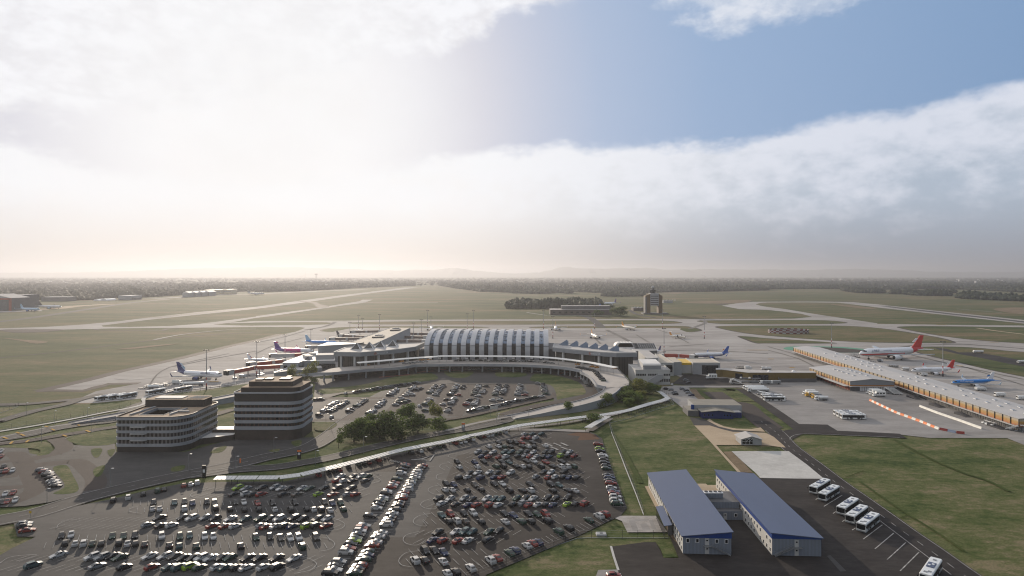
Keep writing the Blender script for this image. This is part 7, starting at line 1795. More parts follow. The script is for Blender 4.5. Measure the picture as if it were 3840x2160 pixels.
for x,y,lab in((390,545,'left-hand dark scissor loader by the trolley pen'),(520,548,'right-hand dark scissor loader by the trolley pen')):
 p=C4(x,y);t=thing('cargo_loader',lab,'loader',(p.x,p.y,Z_YARD),W_)
 simple('platform',MATS['steel_dark'],t,lambda mb:mb.box((0,0,3.2),(9,3.2,.5)))
 simple('scissor',MATS['steel'],t,lambda mb:[mb.rod((-3,s,.8),(3,s,3),.12,n=4)for s in(-1.2,1.2)]+[mb.rod((3,s,.8),(-3,s,3),.12,n=4)for s in(-1.2,1.2)]and None)
 simple('chassis',MATS['bus_grey'],t,lambda mb:mb.box((0,0,.7),(8.5,2.6,.5)));simple('cab',MATS['bus_white'],t,lambda mb:mb.box((4,1,3.9),(1.2,1.2,1.0)));wheels(t,(3,-3),1.2,.45)
for i in range(5):dolly(ORD[i]+' from left of five white carts on the olive building apron edge',C4(260+i*26,332),R(5),Z_APRON,'white carts behind the mustard building')
box_truck('white van-like lorry behind the mustard building',C4(425,350),R(0),6,Z_APRON,h=3.4)
for i in range(2):box_truck(['left','right'][i]+'-hand white tug-lorry behind the mustard building',C4(665+i*65,350),R(180),5,Z_APRON,'bus_white','bus_white',2.4,'white tug-lorries behind the mustard building')
# barriers on the yard
def barrier(p,q,m,label,group,nm='barrier_block'):
 d=q-p;L_=d.length*.97;an=math.atan2(d.y,d.x);c=(p+q)/2
 mb=MB();pr=[(-.45,0),(.45,0),(.42,.25),(.20,.55),(.16,1.25),(-.16,1.25),(-.20,.55),(-.42,.25)]
 mb.loft([[(x,y,z)for y,z in pr]for x in(-L_/2,L_/2)],0)
 o=mb.build(nm,MATS[m],None,loc=(c.x,c.y,Z_YARD),rz=an);tag(o,label,'barrier',group)
bl=[(1128,26)]
path=[C8(245,1052),C8(520,1195),C8(850,1348),C8(1190,1452),H5(640,865)]
path=[B8(1128,30),B8(1340,132),B8(1540,205),B8(1640,247),B8(1690,266)]
tot_=[0]
for a,b in zip(path,path[1:]):tot_.append(tot_[-1]+(b-a).length)
def along(s):
 for k in range(len(path)-1):
  if s<=tot_[k+1]:return path[k].lerp(path[k+1],(s-tot_[k])/(tot_[k+1]-tot_[k]))
 return path[-1]
NB=22
for i in range(NB):
 c='safety_orange' if i%2==0 else 'barrier_white'
 nm='orange' if i%2==0 else 'white'
 k=i//2
 barrier(along(tot_[-1]*i/NB),along(tot_[-1]*(i+1)/NB),c,f'{ORD[k]} {nm} block from the far end of the orange and white barrier line','orange and white barrier blocks on the yard')
for(x0,x1,y0,y1,c,lab)in((722,900,897,932,'barrier_red','dark red block right after the last white block of the barrier line'),(902,1080,934,968,'barrier_grey','grey-blue block between the two dark red barrier blocks'),(1090,1272,975,990,'barrier_red','dark red block at the near end of the barrier line')):
 barrier(H5(x0,y0),H5(x1,y1),c,lab,'end blocks of the barrier line')
wp=[H5(285,390),H5(680,545),H5(1190,720),H5(1490,830),H5(1650,885)]
cum=[0]
for a,b in zip(wp,wp[1:]):cum.append(cum[-1]+(b-a).length)
def alongw(s):
 for k in range(len(wp)-1):
  if s<=cum[k+1]:return wp[k].lerp(wp[k+1],(s-cum[k])/(cum[k+1]-cum[k]))
 return wp[-1]
for i in range(14):
 barrier(alongw(cum[-1]*i/14),alongw(cum[-1]*(i+1)/14),'barrier_white',f'{ORD[i]} block from the far end of the all-white barrier line','white barrier blocks on the yard')
 # covered walkways
mat('walk_roof',(.50,.50,.49),.45,metal=.2,var=.1,scale=.4)
def walkway(label,pts,n,w=3.6,zr=2.75):
 t=thing('covered_walkway',label,'walkway')
 cum=[0]
 for a,b in zip(pts,pts[1:]):cum.append(cum[-1]+(b-a).length)
 def at_(s):
  for k in range(len(pts)-1):
   if s<=cum[k+1]+1e-6:return pts[k].lerp(pts[k+1],(s-cum[k])/(cum[k+1]-cum[k]))
  return pts[-1]
 for i in range(n):
  a,b=at_(cum[-1]*(i+.02)/n),at_(cum[-1]*(i+.98)/n);d=(b-a);L_=d.length;d.normalize();an=math.atan2(d.y,d.x);nn=Vector((-d.y,d.x,0));c=(a+b)/2
  mb=MB()
  q=[a-nn*w/2,b-nn*w/2,b+nn*w/2,a+nn*w/2]
  for k,v in enumerate(q):q[k]=Vector((v.x,v.y,zr+(.0 if k in(0,1)else .35)))
  lo=[v-Vector((0,0,.16))for v in q]
  mb.add(q+lo,[(0,1,2,3),(7,6,5,4),(0,4,5,1),(1,5,6,2),(2,6,7,3),(3,7,4,0)])
  m=max(2,int(L_/1.5))
  for k in range(1,m):
   u=k/m;p,r=q[0].lerp(q[1],u),q[3].lerp(q[2],u);mb.rod(p+Vector((0,0,.03)),r+Vector((0,0,.03)),.05,n=4,mi=1)
  mb.build('roof_panel',[MATS['walk_roof'],MATS['steel']],t)
  for u in(.12,.88):
   p=a.lerp(b,u);simple('post',MATS['steel_dark'],t,lambda mb:[mb.rod((p.x-nn.x*w*.42,p.y-nn.y*w*.42,0),(p.x-nn.x*w*.42,p.y-nn.y*w*.42,zr),.11,n=6)]and None)
 return t
zc_=2.9
walkway('long white-roofed covered walkway crossing the whole foreground above the car parks',[B5(1740,652,zc_),B5(2310,648,zc_),B6(430,640,zc_),B6(640,592,zc_),B6(820,548,zc_),B6(1000,505,zc_),B6(1300,427,zc_),B6(1500,388,zc_),B6(1700,350,zc_),B6(1900,303,zc_),C6(150,962,zc_),C6(500,890,zc_),C6(850,815,zc_),C6(1000,783,zc_),C6(1300,745,zc_),C6(1600,702,zc_),C6(1900,662,zc_),C6(2150,640,zc_),C6(2350,612,zc_),C6(2576,570,zc_),C3(800,1440,zc_),C3(1100,1345,zc_),C3(1320,1288,zc_),C3(1400,1268,zc_),C3(1290,1175,zc_),C3(1240,1150,zc_)],38)
walkway('short branch of covered walkway ending at the car park corner',[C6(2330,650,zc_),C6(2230,700,zc_),C6(2110,770,zc_),C6(2030,818,zc_)],4,4.2)
# wire fences
mat('fence_wire',(.30,.31,.31),.6,metal=.3,var=0)
def fence(label,pts,step=4.6,h=2.6,top=True):
 t=thing('wire_fence',label,'fence')
 cum=[0]
 for a,b in zip(pts,pts[1:]):cum.append(cum[-1]+(b-a).length)
 n=min(95,max(2,int(cum[-1]/step)));P_=[]
 for i in range(n+1):
  s=cum[-1]*i/n
  for k in range(len(pts)-1):
   if s<=cum[k+1]+1e-6:P_.append(pts[k].lerp(pts[k+1],(s-cum[k])/(cum[k+1]-cum[k])));break
 for p in P_:simple('post',MATS['steel_dark'],t,lambda mb:mb.rod((p.x,p.y,0),(p.x,p.y,h),.06,n=5))
 mb=MB()
 for a,b in zip(P_,P_[1:]):
  for z,r in((.12,.10),(h*.35,.012),(h*.68,.012),(h*.95,.02)):mb.rod((a.x,a.y,z),(b.x,b.y,z),r,n=4)
 mb.build('wires',MATS['fence_wire'],t)
fence('wire fence along the lower right edge of the car park and past the paved pad',[B7(-120,1500),B7(0,1449),B7(265,1350),B7(540,1232),B7(805,1140),B7(1100,1143),B7(1530,1143)])
fence('pale-kerbed wire fence running up the grass between car park and blue sheds',[B7(1328,962),B7(1270,800),B7(1190,600),B7(1130,440),B7(1070,290),B7(1045,205)],5)
fence('wire fence beside the covered walkway up to the bushes',[B7(1045,210),B7(1180,180),B7(1370,120),B7(1560,60),C3(1480,1350),C3(1400,1240),C3(1280,1140)],6)
fence('wire fence along the foot of the left apron and the pale path',[C7(-60,790),C7(0,775),C7(500,690),C7(1030,600),C7(1450,520),C7(1850,440),C7(2300,350),H3(700,280),H3(1000,220),H3(1350,165),H3(1600,120)],7)
fence('wire fence around the small compound at the left edge',[C7(-60,430),C7(30,428),C7(170,425),C7(310,415),C7(190,455),C7(65,500),C7(-60,540)],6)
sheet('kerb',[B7(1322,964),B7(1262,800),B7(1182,600),B7(1122,440),B7(1062,290),B7(1066,288),B7(1128,440),B7(1190,600),B7(1270,800),B7(1330,964)],'pale_concrete')
# masts, lamps, signs
mat('mast_red',(.40,.06,.05),.5,var=0)
MAST=[None]
def mast(px,base,top,f,label):
 b=f(px,base);h=(base-top)*(.37267)*b.y/FOCAL
 hh=30.0
 if MAST[0]is None:
  t=bpy.data.objects.new('floodlight_mast',None);COL.objects.link(t);t.empty_display_size=.5
  mb=MB();z=0
  simple('base',MATS['steel_dark'],t,lambda mb:mb.rod((0,0,0),(0,0,2.6),.55,.5,n=8))
  for i in range(4):mb.rod((0,0,2.6+i*2.2),(0,0,4.8+i*2.2),.40-i*.015,.385-i*.015,n=8,mi=i%2)
  mb.rod((0,0,11.4),(0,0,hh),.34,.18,n=8,mi=2);mb.build('shaft',[MATS['mast_red'],MATS['white'],MATS['steel']],t)
  hd_=simple('lamp_ring',MATS['steel_dark'],t,lambda mb:[mb.rod((-2.2,0,hh-.3),(2.2,0,hh-.3),.12,n=6),mb.rod((0,-1.6,hh-.3),(0,1.6,hh-.3),.12,n=6)]and None)
  for i in range(6):
   an=PI*i/3;simple('floodlight',MATS['steel_dark'],hd_,lambda mb:mb.box((1.9*math.cos(an),1.5*math.sin(an),hh-.75),(.8,.5,.5),0,an))
  MAST[0]=t
 else:t=copy_tree(MAST[0])
 t.location=(b.x,b.y,0);t.scale=(1,1,h/hh);tag(t,label,'floodlight mast','tall floodlight masts round the apron')
for px,bs,tp,f,lab in((2077,1372,965,A1,'tall red-and-white based mast in front of the navy-finned airliner'),(8,1242,880,A2,'tall mast beside the red boarding bridges'),(292,1060,815,A2,'tall mast before the pink and purple airliner'),(552,985,763,A2,'tall mast before the sky-blue airliner'),(945,868,690,A2,'tall mast before the charcoal-finned airliner'),(1070,760,655,A2,'mast behind the small white airliner left of the pier'),(1033,752,622,A2,'thin tall mast left of the pier, farther back'),(1243,768,612,A2,'mast rising behind the middle of the pier'),(1583,890,697,A2,'mast among the bridges right of the pier, nearer one'),(1663,850,665,A2,'mast among the bridges right of the pier, farther one'),(1727,745,570,A2,'left one of two masts by the airliner beside the arched hall'),(1760,770,636,A2,'right one of two masts by the airliner beside the arched hall'),(2125,775,605,A2,'left one of two masts rising behind the arched hall roof'),(2187,760,570,A2,'right one of two masts rising behind the arched hall roof'),(317,766,568,A3,'mast behind the right end of the arched hall'),(411,858,630,A3,'mast just right of the arched hall'),(832,764,602,A3,'mast above the nose-on airliner on the open apron'),(1515,760,566,A3,'mast in line with the control tower'),(1530,1008,752,A3,'mast with red lower shaft beside the red bridge'),(1935,860,632,A3,'mast alone on the open apron right of the propeller plane'),(640,952,697,A4,'mast on the dark pad beyond the long pier'),(1760,1240,882,A4,'mast in front of the jet with the white cross')):
 mast(px,bs,tp,f,lab)
LAMP=[None]
def lamp(x,base,top,f,s,label):
 b=f(x,base);h=max(5.5,(base-top)*s*b.y/FOCAL)
 if LAMP[0]is None:
  t=bpy.data.objects.new('street_lamp',None);COL.objects.link(t);t.empty_display_size=.5
  simple('pole',MATS['steel'],t,lambda mb:mb.rod((0,0,0),(0,0,8),.10,.06,n=6))
  simple('arm',MATS['steel'],t,lambda mb:mb.rod((0,0,8),(1.1,-.6,8.25),.05,n=5));simple('lamp_head',MATS['bus_white'],t,lambda mb:mb.box((1.3,-.7,8.25),(.9,.45,.18)))
  LAMP[0]=t
 else:t=copy_tree(LAMP[0])
 t.location=(b.x,b.y,.05);t.scale=(1,1,h/8.2);tag(t,label,'street lamp','slim street lamps along the landside roads')
for x,bs,tp,f,s,lab in((337,375,235,B5,.462,'street lamp left of the banded offices, at the loop lawn'),(739,296,165,B5,.462,'street lamp nearest the left side of the lower banded office'),(896,725,573,B5,.462,'street lamp in the shadow of the lower banded office'),(1531,600,457,B5,.462,'street lamp before the front corner of the lower banded office'),(1912,600,475,B5,.462,'street lamp by the road left of the walkway end'),(2222,455,325,B5,.462,'street lamp before the taller banded office'),(381,858,735,B5,.462,'street lamp beside the angled file of cars at the left'),(440,222,108,B5,.462,'street lamp on the pale path, second from the left'),(213,152,42,B5,.462,'street lamp between the perimeter roads'),(709,190,82,B5,.462,'street lamp at the foot of the low ramp'),(738,266,180,B6,.462,'street lamp on the grass nose by the far car park entrance'),(697,210,140,B6,.462,'street lamp at the corner of the far car park'),(1003,460,318,B6,.462,'street lamp behind the covered walkway below the big trees'),(612,555,430,B6,.462,'street lamp on the green strip left of the big trees'),(135,217,128,B7,.462,'street lamp before the tip of the tan ramp'),(812,110,25,B7,.462,'street lamp beside the tan ramp by the lone tree'),(395,172,90,B7,.462,'street lamp halfway up the tan ramp')):
 lamp(x,bs,tp,f,s,lab)
def pylon(p,w,h,label,top='safety_orange',body='bus_grey'):
 t=thing('sign_pylon',label,'sign',(p.x,p.y,.1))
 simple('panel',MATS[body],t,lambda mb:mb.box((0,0,h*.5),(w,.35,h)));simple('top_panel',MATS[top],t,lambda mb:mb.box((0,-.02,h*.86),(w+.05,.4,h*.2)))
 simple('lettering',MATS['sign_text'],t,lambda mb:mb.box((0,-.2,h*.55),(w*.6,.02,h*.25)))
pylon(B6(480,500),1.7,4.2,'black sign pylon with orange top beside the road below the taller office',body='black')
pylon(B6(1811,272),1.7,4.4,'grey sign pylon with orange top right of the big trees')
pylon(B5(1655,655),1.5,5.2,'tall all-dark sign pylon at the left end of the covered walkway','black','black')
p=B5(1942,557);t=thing('banner_flag','small red and green banner flag by the road','flag',(p.x,p.y,0))
simple('pole',MATS['steel'],t,lambda mb:mb.rod((0,0,0),(0,0,3.4),.04));simple('banner',MATS['safety_orange'],t,lambda mb:mb.box((.35,0,2.3),(.7,.04,2.0)))
p=C6(612,655);t=thing('gantry_sign','thin two-legged road sign left of the ramp tip','sign',(p.x,p.y,.1))
simple('board',MATS['wall_pale'],t,lambda mb:mb.box((0,0,5.2),(4.5,.15,1.7)))
for s in(-1,1):simple('leg',MATS['steel'],t,lambda mb:mb.rod((s*2,0,0),(s*2,0,6),.08))
p=B5(247,990);t=thing('road_sign','small yellow road sign on the verge at the left edge','sign',(p.x,p.y,.1))
simple('pole',MATS['steel'],t,lambda mb:mb.rod((0,0,0),(0,0,2.6),.05));simple('plate',MATS['yellow'],t,lambda mb:mb.box((0,-.08,2.4),(.8,.05,.8)))
p=B7(983,1118);t=thing('utility_box','low pale concrete manhole box behind the fence','utility box',(p.x,p.y,.1))
simple('box',MATS['wall_grey'],t,lambda mb:mb.loft([[(a*k,b*k*.7,z)for a,b in((-1,-1),(1,-1),(1,1),(-1,1))]for k,z in((1.7,0),(1.6,.5),(1.5,.6))]));simple('lid',MATS['steel_dark'],t,lambda mb:mb.box((0,0,.63),(1,.8,.06)))
sheet('pavement',[B7(958,1418),B7(1118,1414),B7(1135,1500),B7(930,1500)],'yard_concrete')
for x,yt,lab in((2720,182,None),(495+0,185,'a')):
 if lab:
  b=P(960+.37267*495,1046);b=Vector((b.x,b.y,0));t=thing('radio_mast','thin radio mast on the hazy horizon','mast',b);H_=100
  simple('shaft',MATS['steel_dark'],t,lambda mb:mb.rod((0,0,0),(0,0,H_),3,1.5,n=5));simple('aerial',MATS['steel_dark'],t,lambda mb:mb.rod((0,0,H_),(0,0,H_+25),.9,n=4))
b=P(960+.37267*605,1048);t=thing('water_tower','mushroom-shaped water tower on the hazy horizon','water tower',(b.x,b.y,0))
simple('stem',MATS['wall_dark'],t,lambda mb:mb.rod((0,0,0),(0,0,72),7,7,n=8));simple('tank',MATS['wall_dark'],t,lambda mb:mb.loft([[(r*math.cos(2*PI*i/10),r*math.sin(2*PI*i/10),z)for i in range(10)]for r,z in((7,62),(27,84),(27,90),(4,95))]))
# trees
def leaf_mat(name,c1,c2,c3):
 m=bpy.data.materials.new(name);nt=nodes_of(m);N,L=nt.nodes.new,nt.links.new
 o=N('ShaderNodeOutputMaterial');b=N('ShaderNodeBsdfPrincipled');b.inputs['Roughness'].default_value=.7;b.inputs['Specular IOR Level'].default_value=.25
 g=N('ShaderNodeNewGeometry');cr=N('ShaderNodeValToRGB');e=cr.color_ramp.elements
 e[0].position=.1;e[0].color=(*c1,1);e[1].position=.9;e[1].color=(*c3,1);k=e.new(.5);k.color=(*c2,1)
 L(g.outputs['Random Per Island'],cr.inputs[0]);L(cr.outputs[0],b.inputs['Base Color'])
 tr=N('ShaderNodeBsdfTranslucent');L(cr.outputs[0],tr.inputs[0]);mx=N('ShaderNodeMixShader');mx.inputs[0].default_value=.5
 L(b.outputs[0],mx.inputs[1]);L(tr.outputs[0],mx.inputs[2]);L(mx.outputs[0],o.inputs[0]);MATS[name]=m
leaf_mat('leaf_dark',(.036,.062,.014),(.060,.094,.020),(.10,.130,.032))
leaf_mat('leaf_mid',(.055,.092,.018),(.090,.138,.027),(.14,.175,.042))
leaf_mat('leaf_yellow',(.08,.10,.022),(.13,.145,.03),(.20,.19,.045))
mat('bark',(.055,.042,.032),.9,var=.25,scale=1)
def crown_mesh(seed,n,lobes,leaf):
 """leaf-sized faces scattered through several clumps; unit tree: crown about 1 wide, 1 tall, sitting on z = 0"""
 r=np.random.RandomState(seed);V=[];F=[]
 cl=[]
 for i in range(lobes):
  a=r.rand()*2*PI;q=.30*math.sqrt(r.rand());z=.22+.62*r.rand();s=(.17+.13*r.rand())*(1.15-.55*abs(z-.45))
  cl.append((q*math.cos(a)*(1.25-z*.6),q*math.sin(a)*(1.25-z*.6),z,s))
 per=n//lobes
 for cx,cy_,cz,s in cl:
  d=r.normal(size=(per,3));d/=np.linalg.norm(d,axis=1)[:,None]
  rad=s*(.45+.6*r.rand(per)**.5)
  for k in range(per):
   c=np.array((cx,cy_,cz))+d[k]*rad[k]*np.array((1,1,.85))
   u=r.normal(size=3);u/=np.linalg.norm(u);w=np.cross(u,d[k]+.3*r.normal(size=3));w/=(np.linalg.norm(w)+1e-9)
   sz=leaf*(.6+.8*r.rand());b=len(V)
   V+=[tuple(c+u*sz),tuple(c+w*sz*.7),tuple(c-u*sz),tuple(c-w*sz*.7)];F.append((b,b+1,b+2,b+3))
 return V,F,cl
def trunk_mesh(seed,cl,h0):
 mb=MB();rr=random.Random(seed)
 mb.rod((0,0,-h0),(0,0,.35),.030,.018,n=7)
 for cx,cy_,cz,s in cl[:7]:mb.rod((0,0,rr.uniform(-.1,.25)),(cx*.8,cy_*.8,cz),.014,.005,n=5)
 return mb
TREES={}
for key,(n,lb,lf,seed)in{'broad':(3200,16,.030,1),'broad2':(2800,13,.032,2),'tall':(1500,9,.036,3),'bush':(1200,9,.045,4),'small':(700,7,.05,5)}.items():
 V,F,cl=crown_mesh(seed,n,lb,lf)
 me=bpy.data.meshes.new('crown');me.from_pydata(V,[],F);me.materials.append(MATS['leaf_mid']);me.update()
 TREES[key]=(me,trunk_mesh(seed,cl,.6).mesh('trunk',[MATS['bark']]))
def tree(name,label,p,w,h,trunk,kind,leaf,group=None,rz=0,cat='tree'):
 t=thing(name,label,cat,(p.x,p.y,0),rz,group)
 cm,tm=TREES[kind]
 c=bpy.data.objects.new('crown',cm);COL.objects.link(c);c.parent=t;c.location=(0,0,trunk);c.scale=(w,w,h-trunk)
 c.material_slots[0].link='OBJECT';c.material_slots[0].material=MATS[leaf]
 k=bpy.data.objects.new('trunk',tm);COL.objects.link(k);k.parent=t;k.location=(0,0,trunk);k.scale=(w*.9,w*.9,max(trunk/.6,.4)if trunk>.1 else h*.5)
 return t
def tree_px(name,label,f,x,base,top,wpx,s,kind,leaf,tr=.2,group=None,cat='tree'):
 p=f(x,base);k=p.y/FOCAL*s;h=(base-top)*k
 return tree(name,label,p,wpx*k*1.5,h*1.15,h*tr,kind,leaf,group,random.uniform(0,6),cat)
q=.24845
GB='big trees between the road and the far car park'
for a in(('dark leafy tree at the left end of the big clump',672,1030,745,300,'broad','leaf_dark',.10),('leafy tree second from the left in the big clump',835,1010,690,300,'broad2','leaf_mid',.10),('broadest tree, in the middle of the big clump',1255,990,600,430,'broad','leaf_dark',.10),('rounded tree right of the broadest one in the big clump',1640,905,640,280,'broad2','leaf_dark',.10),('tree standing behind the gap of the big clump, nearer the cars',1480,800,478,250,'broad2','leaf_mid',.22),('tall slim pale tree among the parked cars right of the clump',1897,705,450,160,'tall','leaf_yellow',.12),('small round tree at the right end of the big clump',1930,872,690,210,'bush','leaf_mid',.04),('thin small tree standing alone left of the big clump',440,1130,940,110,'small','leaf_mid',.35),('tree behind the second one, level with the parked cars',900,860,640,250,'broad2','leaf_mid',.1),('leafy tree filling the clump left of the broadest one',1060,985,720,220,'bush','leaf_mid',.08)):
 tree_px('leafy_tree',a[0],C5,a[1],a[2],a[3],a[4],q,a[5],a[6],a[7],GB)
for a in(('yellowish shrub at the foot of the big clump, left of its broadest tree',975,930,770,170),('low yellow shrub at the right foot of the broadest tree',1390,990,900,160)):
 tree_px('shrub',a[0],C5,a[1],a[2],a[3],a[4],q,'bush','leaf_yellow',.02,'yellowish shrubs in the big clump','shrub')
for a in(('pale young tree behind the office tower, left one',380,965,780,120,'tall','leaf_yellow',.15),('taller pale tree behind the office tower, right one',668,1000,735,170,'tall','leaf_yellow',.15)):
 tree_px('young_tree',a[0],C1,a[1],a[2],a[3],a[4],q,a[5],a[6],a[7],'pale trees behind the taller office')
tree_px('shrub','low pale shrubs between the two young trees behind the office tower',C1,520,1000,900,200,q,'bush','leaf_yellow',.02,None,'shrub');tree_px('shrub','dark shrub right of the taller young tree behind the office tower',C1,715,1030,960,90,q,'bush','leaf_mid',.02,None,'shrub')
GR='bushy trees below the three-storey office'
for a in(('tallest bushy tree in front of the three-storey office',985,1190,985,260,'broad','leaf_yellow'),('rounded bushy tree at the right of the bushy group',1150,1200,1040,190,'broad2','leaf_mid'),('bushy tree at the upper left of the bushy group',740,1260,1095,210,'broad2','leaf_mid'),('bushy tree in the middle of the bushy group',870,1330,1150,250,'broad','leaf_mid'),('low bushy tree at the lower left of the bushy group',690,1320,1190,160,'bush','leaf_mid'),('round low bush at the bottom of the bushy group',800,1390,1270,150,'bush','leaf_mid'),('pale bush in the centre of the bushy group',985,1280,1160,150,'bush','leaf_yellow')):
 tree_px('bushy_tree',a[0],C3,a[1],a[2],a[3],a[4],q,a[5],a[6],.05,GR)
tree_px('shrub','yellow shrub at the right edge of the bushy group',C3,1235,1150,1070,90,q,'bush','leaf_yellow',.02,None,'shrub')
tree_px('leafy_tree','round tree on the bank right of the tan ramp',C3,465,1375,1200,180,q,'broad2','leaf_mid',.08);tree_px('shrub','low bush left of the round tree on the ramp bank',C3,345,1400,1310,150,q,'bush','leaf_mid',.02,None,'shrub')
tree_px('leafy_tree','lone small tree in front of the tan ramp',C6,1728,600,450,125,q,'bush','leaf_mid',.25);tree_px('leafy_tree','low spreading tree where the covered walkway branches',C6,2110,745,625,220,q,'bush','leaf_mid',.12)
for a in(('large round tree at the right end of the brown depot',1080,632,540,150),('smaller round tree in front of the brown depot',865,634,572,95),('tree behind the brown depot, right of the small wood',975,562,515,90)):
 tree_px('leafy_tree',a[0],A3,a[1],a[2],a[3],a[4],.37267,'broad2','leaf_dark',.05,'trees at the brown depot')
 # woods: masses nobody could count
def ico():
 bm=bmesh.new();bmesh.ops.create_icosphere(bm,subdivisions=1,radius=1);v=np.array([x.co[:]for x in bm.verts]);f=np.array([[y.index for y in x.verts]for x in bm.faces]);bm.free();return v,f
def ico2():
 bm=bmesh.new();bmesh.ops.create_icosphere(bm,subdivisions=2,radius=1);v=np.array([x.co[:]for x in bm.verts]);f=np.array([[y.index for y in x.verts]for x in bm.faces]);bm.free();return v,f
IV,IF=ico();IV2,IF2=ico2()
def wood(name,label,pts,seed,m,wmin,wmax,hmin,hmax,rough=.34,fine=False):
 r=np.random.RandomState(seed);n=len(pts);tv,tf=(IV2,IF2)if fine else(IV,IF);nv,nf=len(tv),len(tf)
 w=wmin+(wmax-wmin)*r.rand(n);h=hmin+(hmax-hmin)*r.rand(n);pts=np.array(pts)
 h*=.62+.38*(np.sin(pts[:,0]*.013+seed)*np.sin(pts[:,1]*.009+1.3*seed)+1)+.25*(np.sin(pts[:,0]*.047)*np.sin(pts[:,1]*.031))
 jit=1+rough*(r.rand(n,nv)-.5)*2
 v=tv[None]*jit[...,None]
 v=v*np.stack([w/2,w/2,h/2],1)[:,None,:]
 v[:,:,2]+=(h/2)[:,None]
 v[:,:,:2]+=pts[:,None,:]
 f=tf[None]+(np.arange(n)*nv)[:,None,None]
 me=bpy.data.meshes.new(name);me.vertices.add(n*nv);me.vertices.foreach_set('co',v.reshape(-1))
 me.loops.add(n*nf*3);me.loops.foreach_set('vertex_index',f.reshape(-1).astype(np.int32))
 me.polygons.add(n*nf);me.polygons.foreach_set('loop_start',np.arange(0,n*nf*3,3,dtype=np.int32))
 me.update(calc_edges=True);me.validate();me.materials.append(MATS[m])
 o=bpy.data.objects.new(name,me);COL.objects.link(o);tag(o,label,'wood',kind='stuff');return o
def wood_mat(name,c1,c2,c3):
 leaf_mat(name,c1,c2,c3)
wood_mat('wood_leaf',(.015,.030,.016),(.026,.044,.021),(.048,.068,.032));wood_mat('wood_olive',(.034,.044,.020),(.052,.060,.028),(.08,.082,.04))
def inpoly(x,y,poly):
 c=False;j=len(poly)-1
 for i in range(len(poly)):
  if(poly[i][1]>y)!=(poly[j][1]>y)and x<(poly[j][0]-poly[i][0])*(y-poly[i][1])/(poly[j][1]-poly[i][1])+poly[i][0]:c=not c
  j=i
 return c
def fill(poly,step,seed):
 """jittered grid of positions, in metres, filling a ground polygon"""
 r=random.Random(seed);pp=[(p.x,p.y)for p in poly];xs=[p[0]for p in pp];ys=[p[1]for p in pp];out=[]
 y=min(ys)
 while y<max(ys):
  x=min(xs)
  while x<max(xs):
   u,v=x+r.uniform(-.6,.6)*step,y+r.uniform(-.6,.6)*step
   if inpoly(u,v,pp):out.append((u,v))
   x+=step
  y+=step
 return out
small=[A3(-60,556),A3(0,560),A3(200,556),A3(420,562),A3(700,560),A3(900,545),A3(905,525),A3(820,505),A3(650,495),A3(500,497),A3(350,510),A3(200,522),A3(50,522),A3(-50,530)]
wood('small_wood','small dark wood behind the brown depot',fill(small,10,3),3,'wood_leaf',10,17,10,19,fine=True)
def band(edge,f,deep):
 e=[f(x,y)for x,y in edge]
 return e+[Vector((p.x*(p.y+deep)/p.y,p.y+deep,0))for p in reversed(e)]
Wl=[(-700,480),(-200,462),(0,462),(330,468),(700,475),(900,470),(1200,446),(1500,442),(1830,418),(2100,405),(2400,386),(2700,380)]
Wl2=[(0,392),(450,380),(800,362),(1100,345),(1400,335),(1600,325)]
Wc=[(1840,325),(2000,352),(2140,370),(2250,386),(2450,392),(2576,396)]
Wc2=[(0,402),(200,408),(350,408),(480,392),(600,386),(900,400),(1000,408),(1330,400),(1500,392),(2000,386),(2576,372)]
Wc3=[(0,362),(350,358),(740,360),(1000,358),(1180,365),(1500,362),(1900,362),(2200,375),(2576,395),(3200,420)]
def woods(nm,lab,edge,f,seed,m,deep=1500,step=16):
 pts=fill(band(edge,f,140),11,seed)+fill(band([(x,y)for x,y in edge],f,deep)[:],step*1.7,seed+1)
 return wood(nm,lab,pts,seed,m,12,24,10,19)
woods('left_wood','broad hazy wood along the horizon at the left',Wl,A1,11,'wood_olive',2600,17)
woods('left_wood','thin hazy tree belt behind the far runway end',Wl2,A2,12,'wood_olive',2400,17)
woods('middle_wood','dark wood beginning right of the far runway end',Wc,A2,13,'wood_leaf',2600,17)
woods('middle_wood','dark wood along the horizon behind the control tower',Wc2,A3,14,'wood_leaf',2600,17)
woods('right_wood','dark wood along the horizon at the right',Wc3,A4,15,'wood_leaf',2600,17)
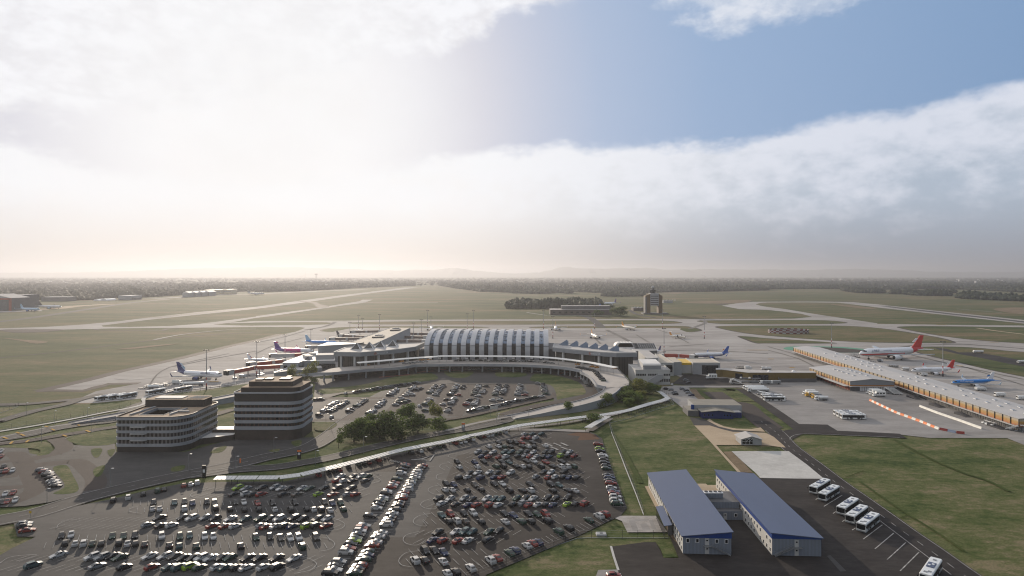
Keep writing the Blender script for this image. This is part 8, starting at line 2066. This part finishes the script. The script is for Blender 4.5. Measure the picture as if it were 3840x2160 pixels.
for i,(pl,f)in enumerate((([(890,432),(960,422),(1040,418),(1200,408),(1330,405),(1335,432),(1150,435),(1000,436)],A3),([(740,372),(780,362),(840,385),(1000,378),(1170,390),(1172,403),(1050,405),(900,398),(800,388)],A4),([(1350,405),(1400,388),(1500,395),(1600,398),(1700,405),(1830,412),(1835,430),(1650,430),(1450,424),(1360,415)],A4),([(1895,450),(1950,438),(2100,445),(2400,455),(2800,470),(2800,500),(2500,482),(2200,470),(1980,460)],A4),([(1210,405),(1260,398),(1330,402),(1330,412),(1250,410)],A4),([(1840,396),(1890,392),(1890,400),(1845,402)],A4),([(480,400),(560,395),(610,402),(560,408)],A3))):
 wood('copse',['dark copse left of the control tower at the wood edge','dark copse jutting from the right wood, leftmost','dark copse in the middle of the right-hand fields','long dark copse at the right edge','thin copse between the two right copses','tiny copse right of the middle one','scattered bushes at the middle wood edge'][i],fill([f(x,y)for x,y in pl],10,40+i),40+i,'wood_leaf',10,19,9,18,fine=True)
sheet('woodland_floor',[P(-900,1112),P(0,1113),P(300,1116),P(560,1106),P(860,1090),P(1000,1086),P(1400,1076),P(1560,1068),P(1640,1070),P(1700,1080),P(1800,1090),P(1930,1096),P(2100,1093),P(2330,1096),P(2700,1088),P(3200,1079),P(3500,1080),P(3840,1090),P(4700,1105),P(4700,1048),P(3800,1046),P(1900,1046),P(-900,1048)],'wood_floor')
mb=MB();r=random.Random(21)
for i in range(190):
 D=r.uniform(4200,9500);az_=r.uniform(-.85,.85);x=az_*D
 if-.2<az_<.05 and D<6500:continue
 w=r.uniform(8,30);h=r.uniform(8,15)if r.random()<.9 else r.uniform(18,32)
 mb.box((x,D,h/2),(w,r.uniform(8,20),h),r.choice((0,0,1,2)))
o=mb.build('distant_town',[MATS['wall_pale'],MATS['roof_white'],MATS['brick_dark']]);tag(o,'tiny pale roofs of a town strewn along the horizon','town',kind='stuff')
pts=[]
for i in range(5200):
 D=r.uniform(4600,12500);pts.append((r.uniform(-.9,.9)*D,D))
wood('far_trees','hazy tree cover of the plain towards the hills',pts,77,'wood_olive',18,60,8,17)
